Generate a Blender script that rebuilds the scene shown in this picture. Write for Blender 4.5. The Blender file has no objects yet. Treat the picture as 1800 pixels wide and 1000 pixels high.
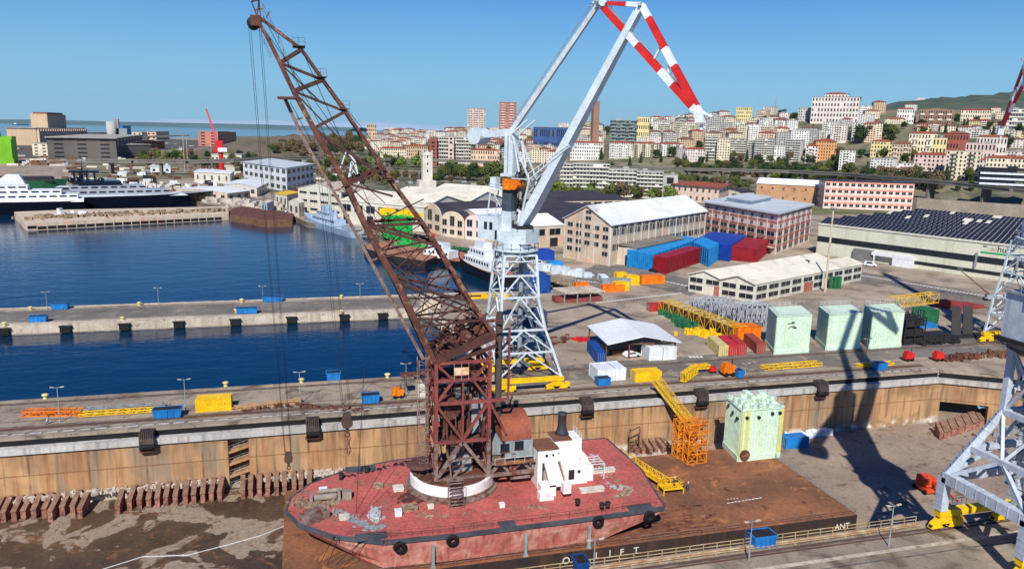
import bpy, math, random
from mathutils import Vector, geometry
S=bpy.context.scene; COL=S.collection
R=math.radians
# ---------------- camera, sky, sun ----------------
F=1350.0; PITCH=math.atan(269/1350); ROLL=R(1.3); H=54.0; YAW=R(15.5)
cam=bpy.data.objects.new('camera',bpy.data.cameras.new('camera')); COL.objects.link(cam)
cam.data.sensor_width=36; cam.data.lens=36*F/1800; cam.data.clip_start=0.5; cam.data.clip_end=90000
cam.location=(0,0,H)
from mathutils import Matrix
cam.matrix_world=Matrix.Translation((0,0,H))@Matrix.Rotation(-YAW,4,'Z')@Matrix.Rotation(math.pi/2-PITCH,4,'X')@Matrix.Rotation(ROLL,4,'Z')
S.camera=cam
SUN_AZ=R(68.1)   # direction shadows run, from +x towards +y
SUN_EL=R(41)
w=bpy.data.worlds.new('World'); S.world=w; w.use_nodes=True
nt=w.node_tree; bg=nt.nodes['Background']; sky=nt.nodes.new('ShaderNodeTexSky'); sky.sky_type='NISHITA'
sky.sun_disc=False; sky.sun_elevation=SUN_EL; sky.sun_rotation=math.pi/2-(SUN_AZ+math.pi)
sky.altitude=50; sky.air_density=1.0; sky.dust_density=0.15; sky.ozone_density=4.0
hs=nt.nodes.new('ShaderNodeHueSaturation'); hs.inputs['Saturation'].default_value=1.4; nt.links.new(sky.outputs[0],hs.inputs['Color'])
tn=nt.nodes.new('ShaderNodeMix'); tn.data_type='RGBA'; tn.blend_type='MULTIPLY'; tn.inputs[0].default_value=1; tn.inputs[7].default_value=(0.30,0.78,1.22,1); nt.links.new(hs.outputs[0],tn.inputs[6])
tc=nt.nodes.new('ShaderNodeTexCoord'); sx_=nt.nodes.new('ShaderNodeSeparateXYZ'); nt.links.new(tc.outputs['Generated'],sx_.inputs[0])
mr_=nt.nodes.new('ShaderNodeMapRange'); mr_.interpolation_type='SMOOTHSTEP'; mr_.inputs['From Min'].default_value=-0.02; mr_.inputs['From Max'].default_value=0.27; mr_.inputs['To Min'].default_value=0.92; mr_.inputs['To Max'].default_value=0.0; nt.links.new(sx_.outputs[2],mr_.inputs[0])
hz_=nt.nodes.new('ShaderNodeMix'); hz_.data_type='RGBA'; hz_.inputs[7].default_value=(3.7,7.4,10.4,1); nt.links.new(mr_.outputs[0],hz_.inputs[0]); nt.links.new(tn.outputs[2],hz_.inputs[6])
nt.links.new(hz_.outputs[2],bg.inputs[0]); bg.inputs[1].default_value=0.07
sl=bpy.data.lights.new('sun','SUN'); sl.energy=5.0; sl.angle=R(0.5); sl.color=(1,0.95,0.87)
so=bpy.data.objects.new('sun',sl); COL.objects.link(so)
d=Vector((math.cos(SUN_AZ)*math.cos(SUN_EL),math.sin(SUN_AZ)*math.cos(SUN_EL),-math.sin(SUN_EL)))
so.rotation_euler=d.to_track_quat('-Z','Y').to_euler(); so.location=(-60,-60,200)
S.view_settings.view_transform='Standard'; S.view_settings.look='None'; S.view_settings.exposure=0.16; S.view_settings.gamma=1
# ---------------- where things stand: photo direction -> point in the world ----------------
def ray(px,py):
    x=(px-900)/F; y=-(py-500)/F
    c,s=math.cos(ROLL),math.sin(ROLL); u=x*c-y*s; v=x*s+y*c
    cp,sp=math.cos(PITCH),math.sin(PITCH); X,Y,Z=u,cp+v*sp,-sp+v*cp
    c,s=math.cos(YAW),math.sin(YAW); return (X*c+Y*s,-X*s+Y*c,Z)
def g(px,py,z=0):
    r=ray(px,py); t=(z-H)/r[2]; return Vector((r[0]*t,r[1]*t,z))
def pv(px,py,v):
    r=ray(px,py); t=v/r[1]; return Vector((r[0]*t,v,H+r[2]*t))
def fdist(p): return p[0]*math.sin(YAW)+p[1]*math.cos(YAW)
def pd(px,py,D):
    r=ray(px,py); t=D/(r[0]*math.sin(YAW)+r[1]*math.cos(YAW)); return Vector((r[0]*t,r[1]*t,H+r[2]*t))
def topx(p):
    return 900+F*(p[0]*math.cos(YAW)-p[1]*math.sin(YAW))/max(fdist(p),1)
# ---------------- materials ----------------
def lin(c):
    return tuple(((x/255)/12.92 if x/255<=0.04045 else ((x/255+0.055)/1.055)**2.4) for x in c)+(1,)
_M={}
def mat(name,c,c2=None,scale=0.3,rough=0.75,metal=0,spot=None,spot_scale=0.6,spot_th=0.6,spot_soft=0.06,streak=None,streak_amt=0.5,streak_scale=1.0,bump=0,bump_scale=3,fine=0.12,spec=0.3,coat=0,joint=None,joint_amt=0.35,spot2=None,spot2_scale=.5,spot2_th=.64):
    """c..c2 large soft variation; spot = second colour in noise patches; streak = vertical run-off stains"""
    if name in _M: return _M[name]
    m=bpy.data.materials.new(name); m.use_nodes=True; n=m.node_tree.nodes; l=m.node_tree.links
    b=n['Principled BSDF']; b.inputs['Roughness'].default_value=rough; b.inputs['Metallic'].default_value=metal
    b.inputs['Specular IOR Level'].default_value=spec
    if coat: b.inputs['Coat Weight'].default_value=coat
    geo=n.new('ShaderNodeNewGeometry')
    def noise(sc,det=4,vec=None,dist=0,rgh=.55):
        t=n.new('ShaderNodeTexNoise'); t.inputs['Scale'].default_value=sc; t.inputs['Detail'].default_value=det; t.inputs['Roughness'].default_value=rgh; t.inputs['Distortion'].default_value=dist
        l.new(vec or geo.outputs['Position'],t.inputs['Vector']); return t.outputs['Fac']
    def ramp(fac,a,bb):
        r=n.new('ShaderNodeMapRange'); r.inputs['From Min'].default_value=a; r.inputs['From Max'].default_value=bb; l.new(fac,r.inputs['Value']); return r.outputs['Result']
    def mix(fac,a,bb,mode='MIX'):
        x=n.new('ShaderNodeMix'); x.data_type='RGBA'; x.blend_type=mode
        if isinstance(fac,float): x.inputs[0].default_value=fac
        else: l.new(fac,x.inputs[0])
        for i,s in ((6,a),(7,bb)):
            if isinstance(s,tuple): x.inputs[i].default_value=s
            else: l.new(s,x.inputs[i])
        return x.outputs[2]
    ca=lin(c); cb=lin(c2) if c2 else tuple(min(1,x*0.8) for x in ca[:3])+(1,)
    col=mix(ramp(noise(scale),0.35,0.65),ca,cb)
    if spot: col=mix(ramp(noise(spot_scale,5,dist=.6),spot_th-spot_soft,spot_th+spot_soft),col,lin(spot))
    if spot2: col=mix(ramp(noise(spot2_scale,6,dist=1.2),spot2_th-.03,spot2_th+.05),col,lin(spot2))
    if joint:
        bt=n.new('ShaderNodeTexBrick'); bt.inputs['Scale'].default_value=1; bt.inputs['Brick Width'].default_value=joint[0]; bt.inputs['Row Height'].default_value=joint[1]; bt.inputs['Mortar Size'].default_value=joint[2]; bt.inputs['Mortar Smooth'].default_value=.3; bt.inputs['Color1'].default_value=(0,0,0,1); bt.inputs['Color2'].default_value=(.35,.35,.35,1); bt.inputs['Mortar'].default_value=(1,1,1,1)
        l.new(geo.outputs['Position'],bt.inputs['Vector']); mj=n.new('ShaderNodeMath'); mj.operation='MULTIPLY'; mj.inputs[1].default_value=joint_amt; l.new(bt.outputs['Color'],mj.inputs[0]); dk=n.new('ShaderNodeVectorMath'); dk.operation='SCALE'; l.new(col,dk.inputs[0]); dk.inputs['Scale'].default_value=.45; col=mix(mj.outputs[0],col,dk.outputs[0])
    if streak:
        mp=n.new('ShaderNodeMapping'); mp.inputs['Scale'].default_value=(streak_scale,streak_scale,0.06*streak_scale); l.new(geo.outputs['Position'],mp.inputs['Vector'])
        f=ramp(noise(1.0,5,mp.outputs[0]),0.5,0.72)
        mm=n.new('ShaderNodeMath'); mm.operation='MULTIPLY'; mm.inputs[1].default_value=streak_amt; l.new(f,mm.inputs[0])
        col=mix(mm.outputs[0],col,lin(streak))
    if fine:
        fr=ramp(noise(6*max(scale,.3),3),0.3,0.7)
        mm=n.new('ShaderNodeMapRange'); mm.inputs['To Min'].default_value=1-fine; mm.inputs['To Max'].default_value=1+fine; l.new(fr,mm.inputs['Value'])
        vm=n.new('ShaderNodeVectorMath'); vm.operation='SCALE'; l.new(col,vm.inputs[0]); l.new(mm.outputs['Result'],vm.inputs['Scale']); col=vm.outputs[0]
    l.new(col,b.inputs['Base Color'])
    if bump:
        bp=n.new('ShaderNodeBump'); bp.inputs['Strength'].default_value=bump; bp.inputs['Distance'].default_value=0.05; l.new(noise(bump_scale),bp.inputs['Height']); l.new(bp.outputs[0],b.inputs['Normal'])
    _M[name]=m; return m
# ---------------- mesh builder ----------------
class MB:
    def __init__(s): s.v=[];s.f=[];s.mi=[];s.m=0
    def face(s,pts):
        k=len(s.v); s.v+= [tuple(p) for p in pts]; s.f.append(tuple(range(k,k+len(pts)))); s.mi.append(s.m)
    def hexa(s,c):
        k=len(s.v); s.v+=[tuple(p) for p in c]
        for q in ((0,3,2,1),(4,5,6,7),(0,1,5,4),(1,2,6,5),(2,3,7,6),(3,0,4,7)): s.f.append(tuple(k+i for i in q)); s.mi.append(s.m)
    def box(s,x0,x1,y0,y1,z0,z1):
        s.hexa([(x0,y0,z0),(x1,y0,z0),(x1,y1,z0),(x0,y1,z0),(x0,y0,z1),(x1,y0,z1),(x1,y1,z1),(x0,y1,z1)]); return s
    def obox(s,c,ex,ey,ez):
        """centre of bottom face c, half vectors ex,ey and full up vector ez"""
        c=Vector(c);ex=Vector(ex);ey=Vector(ey);ez=Vector(ez)
        b=[c-ex-ey,c+ex-ey,c+ex+ey,c-ex+ey]; s.hexa(b+[p+ez for p in b]); return s
    def beam(s,p,q,w,h=None,w2=None,h2=None):
        p=Vector(p);q=Vector(q);dd=(q-p)
        if dd.length<1e-4: return s
        dd.normalize(); up=Vector((0,0,1)) if abs(dd.z)<0.97 else Vector((1,0,0))
        a=dd.cross(up).normalized(); b=a.cross(dd).normalized(); h=h or w; w2=w2 or w; h2=h2 or h
        s.hexa([p-a*w/2-b*h/2,p+a*w/2-b*h/2,p+a*w/2+b*h/2,p-a*w/2+b*h/2,q-a*w2/2-b*h2/2,q+a*w2/2-b*h2/2,q+a*w2/2+b*h2/2,q-a*w2/2+b*h2/2]); return s
    def tube(s,p,q,r,n=8,r2=None,cap=True):
        p=Vector(p);q=Vector(q);dd=(q-p).normalized(); up=Vector((0,0,1)) if abs(dd.z)<0.97 else Vector((1,0,0))
        a=dd.cross(up).normalized(); b=a.cross(dd).normalized(); r2=r if r2 is None else r2; k=len(s.v)
        for c,rr in ((p,r),(q,r2)):
            for i in range(n):
                t=2*math.pi*i/n; s.v.append(tuple(c+a*math.cos(t)*rr+b*math.sin(t)*rr))
        for i in range(n): j=(i+1)%n; s.f.append((k+i,k+j,k+n+j,k+n+i)); s.mi.append(s.m)
        if cap: s.f.append(tuple(k+n-1-i for i in range(n))); s.mi.append(s.m); s.f.append(tuple(k+n+i for i in range(n))); s.mi.append(s.m)
        return s
    def prism(s,poly,z0,z1,flip=False):
        n=len(poly); k=len(s.v)
        for z in (z0,z1):
            for i,p in enumerate(poly): s.v.append((p[0],p[1],z[i] if isinstance(z,(list,tuple)) else z))
        tris=geometry.tessellate_polygon([[Vector((p[0],p[1],0)) for p in poly]])
        for t in tris:
            A,B,C=[Vector((poly[i][0],poly[i][1])) for i in t]
            if (B-A).cross(C-A)<0: t=(t[0],t[2],t[1])
            s.f.append(tuple(k+n+i for i in t)); s.mi.append(s.m); s.f.append(tuple(k+i for i in reversed(t))); s.mi.append(s.m)
        for i in range(n): j=(i+1)%n; s.f.append((k+i,k+j,k+n+j,k+n+i)); s.mi.append(s.m)
        return s
    def lathe(s,c,prof,n=16):
        c=Vector(c); k=len(s.v)
        for r,z in prof:
            for i in range(n): t=2*math.pi*i/n; s.v.append((c.x+r*math.cos(t),c.y+r*math.sin(t),c.z+z))
        for a in range(len(prof)-1):
            for i in range(n): j=(i+1)%n; s.f.append((k+a*n+i,k+a*n+j,k+(a+1)*n+j,k+(a+1)*n+i)); s.mi.append(s.m)
        s.f.append(tuple(k+n-1-i for i in range(n))); s.mi.append(s.m); s.f.append(tuple(k+(len(prof)-1)*n+i for i in range(n))); s.mi.append(s.m); return s
    def torus(s,c,R0,r,ax,n=18,m=8):
        c=Vector(c);ax=Vector(ax).normalized(); up=Vector((0,0,1)) if abs(ax.z)<.9 else Vector((1,0,0)); a=ax.cross(up).normalized(); b=ax.cross(a); k=len(s.v)
        for i in range(n):
            t=2*math.pi*i/n; rd=a*math.cos(t)+b*math.sin(t)
            for j in range(m): u=2*math.pi*j/m; s.v.append(tuple(c+rd*(R0+r*math.cos(u))+ax*r*math.sin(u)))
        for i in range(n):
            for j in range(m): s.f.append((k+i*m+j,k+((i+1)%n)*m+j,k+((i+1)%n)*m+(j+1)%m,k+i*m+(j+1)%m)); s.mi.append(s.m)
        return s
    def build(s,name,mats,parent=None,smooth=False,org=None):
        me=bpy.data.meshes.new(name)
        if parent is not None:
            o0=Vector((0,0,0)); p=parent
            while p is not None: o0+=p.location; p=p.parent
        else: o0=Vector(org) if org is not None else Vector((0,0,0))
        me.from_pydata([tuple(Vector(v)-o0) for v in s.v],[],s.f)
        for m in (mats if isinstance(mats,(list,tuple)) else [mats]): me.materials.append(m)
        me.polygons.foreach_set('material_index',s.mi)
        if smooth: me.polygons.foreach_set('use_smooth',[True]*len(s.f))
        me.update(); o=bpy.data.objects.new(name,me); COL.objects.link(o)
        if parent is not None: o.parent=parent
        else: o.location=o0
        return o
    def base(s):
        z=min(p[2] for p in s.v); return (sum(p[0] for p in s.v)/len(s.v),sum(p[1] for p in s.v)/len(s.v),z)
def tag(o,label,cat,group=None,kind=None):
    if label: o['label']=label
    if cat: o['category']=cat
    if group: o['group']=group
    if kind: o['kind']=kind
    return o
def thing(name,label,cat,loc,group=None):
    o=bpy.data.objects.new(name,None); COL.objects.link(o); o.location=loc; o.empty_display_size=.5
    return tag(o,label,cat,group)
def one(name,mb,m,label,cat,group=None,smooth=False,kind=None):
    return tag(mb.build(name,m,None,smooth,org=mb.base()),label,cat,group,kind)
def struct(name,mb,m,smooth=False):
    o=mb.build(name,m,None,smooth); o['kind']='structure'; return o
def dup(root,loc,rotz=0,label=None,group=None,mats=None,scale=None):
    r=root.copy(); COL.objects.link(r); r.location=loc; r.rotation_euler=(0,0,rotz)
    if scale: r.scale=scale if isinstance(scale,tuple) else (scale,)*3
    if label: r['label']=label
    if group: r['group']=group
    def rec(a,b):
        for ch in list(a.children):
            c=ch.copy(); COL.objects.link(c); c.parent=b; rec(ch,c)
    rec(root,r); return r
def V(*a): return Vector(a)
def railing(mb,pts,h=1.0,step=2.0,r=0.035,rails=(1.0,0.5)):
    for a,b in zip(pts[:-1],pts[1:]):
        a=Vector(a);b=Vector(b); L=(b-a).length; n=max(1,int(L/step))
        for i in range(n+1): p=a+(b-a)*i/n; mb.beam(p,p+V(0,0,h),r*1.5)
        for q in rails: mb.beam(a+V(0,0,h*q),b+V(0,0,h*q),r*1.5)
def lattice(mb,A,B,n,w,x=False,hor=True):
    """A,B two chords as lists of points (same count); zigzag web between them"""
    for i in range(len(A)-1):
        if hor: mb.beam(A[i],B[i],w)
        if x: mb.beam(A[i],B[i+1],w); mb.beam(B[i],A[i+1],w)
        elif i%2: mb.beam(A[i],B[i+1],w)
        else: mb.beam(B[i],A[i+1],w)
    if hor: mb.beam(A[-1],B[-1],w)
def seg(a,b,n): a=Vector(a);b=Vector(b); return [a+(b-a)*i/n for i in range(n+1)]
def lerp(a,b,t): return Vector(a)*(1-t)+Vector(b)*t
# ---------------- material set ----------------
conc=mat('quay_concrete',(170,154,134),(138,126,110),.07,.9,spot=(104,90,76),spot_scale=.22,spot_th=.58,spot_soft=.08,bump=.4,joint=(6,4,.06),spot2=(84,74,66),spot2_scale=.9,spot2_th=.66)
asph=mat('yard_concrete',(176,160,140),(146,132,116),.04,.92,spot=(116,102,88),spot_scale=.09,spot_th=.58,spot_soft=.1,bump=.3,joint=(9,7,.09),joint_amt=.28,spot2=(92,82,72),spot2_scale=.35,spot2_th=.66)
M_yard2=mat('yard_asphalt',(124,118,110),(104,98,92),.08,.92,spot=(148,134,116),spot_scale=.25,spot_th=.6,spot2=(76,70,66),spot2_scale=.5,spot2_th=.64,joint=(14,5,.07),joint_amt=.25)
M_pale=mat('pale_concrete',(208,196,176),(178,166,148),.2,.9,joint=(7,40,.12),spot=(140,124,106),spot_scale=.6,spot_th=.64,streak=(110,90,70),streak_amt=.5,streak_scale=.8)
M_white=mat('white_paint',(226,230,232),(206,212,216),.4,.5,streak=(150,130,110),streak_amt=.25)
M_offw=mat('offwhite_paint',(214,210,196),(196,192,178),.3,.7,streak=(140,120,95),streak_amt=.35)
M_cranew=mat('pale_grey_crane_paint',(204,214,218),(184,196,202),.3,.45,spot=(130,120,112),spot_scale=.9,spot_th=.72)
M_yel=mat('yellow_paint',(238,196,30),(218,170,20),.4,.5,spot=(120,80,40),spot_scale=1.2,spot_th=.7)
M_org=mat('orange_paint',(232,130,24),(210,100,16),.4,.5,spot=(120,64,30),spot_scale=1.5,spot_th=.66)
M_red=mat('red_paint',(206,44,40),(180,34,34),.4,.5)
M_blue=mat('blue_paint',(36,130,200),(28,104,170),.5,.5,spot=(120,90,70),spot_scale=1.5,spot_th=.72)
M_dblue=mat('dark_blue_paint',(28,76,150),(22,60,120),.5,.5)
M_green=mat('green_paint',(40,110,70),(30,84,56),.5,.6)
M_dark=mat('dark_steel',(46,44,46),(34,32,34),.5,.7)
M_black=mat('black_rubber',(28,28,30),(20,20,22),.5,.8)
M_glass=mat('dark_glass',(36,42,50),(24,30,36),.7,.25,spec=.6,fine=.3)
M_rust=mat('rusty_steel',(104,62,50),(74,46,40),.35,.8,spot=(142,104,82),spot_scale=.9,spot_th=.6,fine=.25)
M_rustred=mat('rust_red_steel',(140,70,66),(112,56,52),.35,.7,spot=(96,72,64),spot_scale=1.0,spot_th=.6,fine=.2)
M_rustgrey=mat('grey_rusty_steel',(142,126,118),(110,92,84),.4,.75,spot=(104,62,44),spot_scale=1.1,spot_th=.56,fine=.2)
M_grey=mat('grey_paint',(150,160,162),(130,138,140),.4,.6,streak=(104,70,50),streak_amt=.6)
M_steelrail=mat('rail_steel',(150,146,142),(110,96,84),.6,.4,metal=.6)
M_mint=mat('mint_paint',(208,228,206),(192,216,196),.25,.55,streak=(196,206,140),streak_amt=.5,spot=(150,120,80),spot_scale=.8,spot_th=.74)
M_deckbrown=mat('rusty_barge_deck',(146,96,66),(108,76,58),.13,.85,spot2=(166,110,68),spot2_scale=.25,spot2_th=.6,joint=(14,6,.06),joint_amt=.15,spot=(84,46,36),spot_scale=.35,spot_th=.66,spot_soft=.04,fine=.2)
M_wood=mat('weathered_brown',(120,88,64),(90,66,50),.5,.85)
M_brick=mat('red_brick',(172,106,88),(152,92,78),.3,.85)
M_tile=mat('roof_tiles',(160,84,62),(130,66,50),.25,.85,fine=.25)
M_slate=mat('dark_roof',(66,62,68),(52,50,56),.1,.7)
M_soil=mat('rubble',(170,150,124),(130,112,92),.4,.95,spot=(96,84,70),spot_scale=1.5,spot_th=.58,fine=.3)
# ---------------- ground, water, dock ----------------
def water():
    m=bpy.data.materials.new('harbour_water'); m.use_nodes=True; n=m.node_tree.nodes; l=m.node_tree.links; b=n['Principled BSDF']
    b.inputs['Base Color'].default_value=(0.0015,0.022,0.058,1); b.inputs['Roughness'].default_value=0.12; b.inputs['IOR'].default_value=1.33
    geo=n.new('ShaderNodeNewGeometry')
    def nz(sc,st):
        mp=n.new('ShaderNodeMapping'); mp.inputs['Scale'].default_value=(sc*.5,sc*1.2,1); mp.inputs['Rotation'].default_value=(0,0,.3); l.new(geo.outputs['Position'],mp.inputs['Vector'])
        t=n.new('ShaderNodeTexNoise'); t.inputs['Scale'].default_value=1; t.inputs['Detail'].default_value=4; l.new(mp.outputs[0],t.inputs['Vector']); return t.outputs['Fac']
    a=n.new('ShaderNodeMath'); a.operation='ADD'; k=n.new('ShaderNodeMath'); k.operation='MULTIPLY'; k.inputs[1].default_value=2.5
    l.new(nz(.16,1),k.inputs[0]); l.new(k.outputs[0],a.inputs[0]); l.new(nz(.9,1),a.inputs[1])
    bp=n.new('ShaderNodeBump'); bp.inputs['Strength'].default_value=.19; bp.inputs['Distance'].default_value=.3; l.new(a.outputs[0],bp.inputs['Height']); l.new(bp.outputs[0],b.inputs['Normal'])
    # wind lanes: slightly different roughness
    r=n.new('ShaderNodeMapRange'); r.inputs['To Min'].default_value=.04; r.inputs['To Max'].default_value=.2; l.new(nz(.012,1),r.inputs['Value']); l.new(r.outputs[0],b.inputs['Roughness'])
    return m
# water sheet covers everything outside the dock
mb=MB()
for a,b,c,dd in ((-26000,26000,155,28500),): mb.face([(a,c,-2.6),(b,c,-2.6),(b,dd,-2.6),(a,dd,-2.6)])
struct('sea_water',mb,water())
shore=[g(*p) for p in ((1010,506),(940,480),(872,462),(820,450),(760,438),(700,424),(640,407),(610,400),(540,391),(516,380),(470,372),(402,366),(330,352),(150,346),(-250,352))]
coast=[g(*p) for p in ((-700,250),(0,243),(480,243),(900,250),(1500,262),(2600,300))]
land=[V(38,150,0),V(38.2,163.7,0),V(41,184,0),V(45.5,194.5,0),V(39,210,0),V(38,227.3,0),V(-330,227.3,0),V(-330,249.6,0)]+[V(62,249.6,0),g(966,510)]+shore+coast+[V(1500,-200,0),V(420,100,0),V(300,60,0),V(220,98,0),V(161,134.5,0),V(146,143.6,0),V(38,143.6,0)]
mb=MB(); mb.prism([(p.x,p.y) for p in land],-4,0)
# pale quay kerbs are separate strips
struct('yard_ground',mb,asph)
mb=MB(); mb.prism([(-330,143.6),(38,143.6),(38,163.7),(-330,163.7)],-4,0.0); struct('dock_quay',mb,conc)
# asphalt roads and strips on yard
mb=MB()
mb.box(-330,60,231.5,245.5,0,.004)
struct('pier_road',mb,M_yard2)
mb=MB(); a=.006
def sheet(mb,pts,z=.004): mb.face([V(p.x,p.y,z) for p in pts])
sheet(mb,[g(900,655),g(930,655),g(1010,640),g(1120,632),g(1640,596),g(1800,583),g(1800,612),g(1250,660),g(1000,668),g(900,690)])
struct('quay_road',mb,M_yard2)
mb=MB(); sheet(mb,[g(1000,497),g(1065,452),g(1100,465),g(1250,500),g(1215,520),g(1120,500),g(1045,512)],.003); sheet(mb,[g(1515,478),g(1800,530),g(1800,560),g(1560,500),g(1500,500)],.003)
struct('yard_road',mb,M_yard2)
# white edge dashes
mb=MB()
def dashes(p,q,n,w=.5,frac=.6,z=.008):
    p=Vector(p);q=Vector(q); dd=(q-p); s=dd.normalized().cross(V(0,0,1))*w/2
    for i in range(n):
        a=p+dd*(i/n); b=p+dd*((i+frac)/n); mb.face([V(*(a-s)[:2],z),V(*(b-s)[:2],z),V(*(b+s)[:2],z),V(*(a+s)[:2],z)])
dashes(g(1515,484),g(1760,525),40,2.0,.62); dashes(g(1100,480),g(1210,503),18,1.6,.6); dashes(g(1048,532),g(1200,515),26,1.4,.62)
dashes(g(1010,492),g(1055,497),8,1.5,.6)
dashes(g(1211,627),g(1237,627),4,1.6,.7); dashes(g(1110,562),g(1140,575),6,.5,.6)
struct('road_marking',mb,mat('marking_white',(225,222,214),fine=.1,rough=.8))
# harbour edge kerbs
def kerb(name,pts,w=1.6,z=.12,m=None):
    mb=MB()
    for a,b in zip(pts[:-1],pts[1:]):
        a=Vector(a);b=Vector(b); nn=(b-a).normalized().cross(V(0,0,-1))*w
        mb.hexa([a+V(0,0,-2.3),b+V(0,0,-2.3),b+nn+V(0,0,-2.3),a+nn+V(0,0,-2.3),a+V(0,0,z),b+V(0,0,z),b+nn+V(0,0,z),a+nn+V(0,0,z)])
    return struct(name,mb,m or M_pale)
kerb('pier_kerb',[V(-330,227.2,0),V(38,227.2,0)],2.6); kerb('pier_kerb',[V(62,249.7,0),V(-330,249.7,0)],1.4)
kerb('quay_kerb',[V(38,163.9,0),V(-330,163.9,0)],1.2,.1,conc)
kerb('yard_kerb',[V(38.2,163.7,0),V(41,184,0),V(45.5,194.5,0),V(39,210,0),V(38,227,0)],1.5)
kerb('shore_kerb',[p for p in reversed(shore[:13])],1.5,.15,conc)
# ---- dock basin ----
WV=142.0; FZ=-12.5
def dockwall_mat():
    m=bpy.data.materials.new('dock_wall_stone'); m.use_nodes=True; n=m.node_tree.nodes; l=m.node_tree.links; b=n['Principled BSDF']; b.inputs['Roughness'].default_value=.92; b.inputs['Specular IOR Level'].default_value=.15
    geo=n.new('ShaderNodeNewGeometry'); sep=n.new('ShaderNodeSeparateXYZ'); l.new(geo.outputs['Position'],sep.inputs[0])
    def nz(scale,sx=1,sz=1,det=5,dist=0):
        mp=n.new('ShaderNodeMapping'); mp.inputs['Scale'].default_value=(scale*sx,scale*sx,scale*sz); l.new(geo.outputs['Position'],mp.inputs['Vector'])
        t=n.new('ShaderNodeTexNoise'); t.inputs['Scale'].default_value=1; t.inputs['Detail'].default_value=det; t.inputs['Distortion'].default_value=dist; l.new(mp.outputs[0],t.inputs['Vector']); return t.outputs['Fac']
    def mr(f,a,bb,c=0,dd=1):
        r=n.new('ShaderNodeMapRange'); r.inputs['From Min'].default_value=a; r.inputs['From Max'].default_value=bb; r.inputs['To Min'].default_value=c; r.inputs['To Max'].default_value=dd; l.new(f,r.inputs['Value']); return r.outputs['Result']
    def mix(f,a,bb):
        x=n.new('ShaderNodeMix'); x.data_type='RGBA'
        l.new(f,x.inputs[0]) if not isinstance(f,float) else setattr(x.inputs[0],'default_value',f)
        for i,s in ((6,a),(7,bb)):
            if isinstance(s,tuple): x.inputs[i].default_value=s
            else: l.new(s,x.inputs[i])
        return x.outputs[2]
    def mul(a,bb):
        x=n.new('ShaderNodeMath'); x.operation='MULTIPLY'; l.new(a,x.inputs[0])
        if isinstance(bb,float): x.inputs[1].default_value=bb
        else: l.new(bb,x.inputs[1])
        return x.outputs[0]
    col=mix(mr(nz(.18,1,.6),.35,.65),lin((194,156,114)),lin((172,134,98)))
    col=mix(mul(mr(nz(.55,1,.12),.48,.72),.55),col,lin((150,92,56)))       # rust runs
    col=mix(mul(mr(nz(.9,1,.05,6),.52,.7),.85),col,lin((112,96,80)))         # dark runs
    col=mix(mul(mr(nz(.16,1,.1,6,1),.57,.63),.7),col,lin((136,128,112)))       # cement patches
    col=mix(mul(mr(nz(2.0,1,.06,5,.6),.52,.68),.5),col,lin((120,84,56)))
    col=mix(mul(mr(nz(.07,1,2,6,2),.5,.62),.45),col,lin((140,112,84)))
    # run-off under the coping
    top=mr(sep.outputs['Z'],-6.0,-2.4); col=mix(mul(mul(top,mr(nz(1.1,1,.08),.4,.65)),.75),col,lin((104,84,66)))
    # construction joints: horizontal ledge line and vertical panel lines
    def line(out,c,wd):
        s=n.new('ShaderNodeMath'); s.operation='SUBTRACT'; l.new(out,s.inputs[0]); s.inputs[1].default_value=c
        a=n.new('ShaderNodeMath'); a.operation='ABSOLUTE'; l.new(s.outputs[0],a.inputs[0]); return mr(a.outputs[0],wd,wd*.4)
    col=mix(mul(line(sep.outputs['Z'],-6.6,.16),.65),col,lin((120,76,48)))
    pp=n.new('ShaderNodeMath'); pp.operation='PINGPONG'; l.new(sep.outputs['X'],pp.inputs[0]); pp.inputs[1].default_value=4.7
    col=mix(mul(mr(pp.outputs[0],.3,.04),mr(nz(.8,1,.4,4),.4,.6)),col,lin((112,84,60)))
    # pale salt / lime crust at the foot
    foot=mr(sep.outputs['Z'],-10.6,-11.8); col=mix(mul(foot,mr(nz(.35,1,1,6),.44,.52)),col,lin((216,208,196)))
    col=mix(mul(mr(sep.outputs['Z'],-9.8,-11.2),mr(nz(.5,1,1,5),.45,.5,0,.6)),col,lin((128,118,96)))
    l.new(col,b.inputs['Base Color'])
    bp=n.new('ShaderNodeBump'); bp.inputs['Strength'].default_value=.5; bp.inputs['Distance'].default_value=.1; l.new(nz(1.2),bp.inputs['Height']); l.new(bp.outputs[0],b.inputs['Normal'])
    return m
M_dw=dockwall_mat()
SX0,SX1=-14.0,-10.2      # stair recess (world x)
p0=pv(400,778,WV); p1=pv(437,778,WV); SX0,SX1=p0.x,p1.x; STZ=-2.9
mb=MB()
mb.box(-330,SX0,WV,143.6,-13,-2.5); mb.box(SX1,146,WV,143.6,-13,-2.5); mb.box(SX0,SX1,WV,143.6,-2.9,-2.5)
# recess lining
mb.box(SX0,SX1,145.2,145.6,-13,-2.9); mb.box(SX0+.003,SX1-.003,142.12,145.19,-13,-12.48); mb.box(SX0-.4,SX0-.003,143.605,145.6,-13,-2.5); mb.box(SX1+.003,SX1+.4,143.605,145.6,-13,-2.5); mb.box(SX0,SX1,143.605,145.19,-2.9,-2.6)
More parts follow.
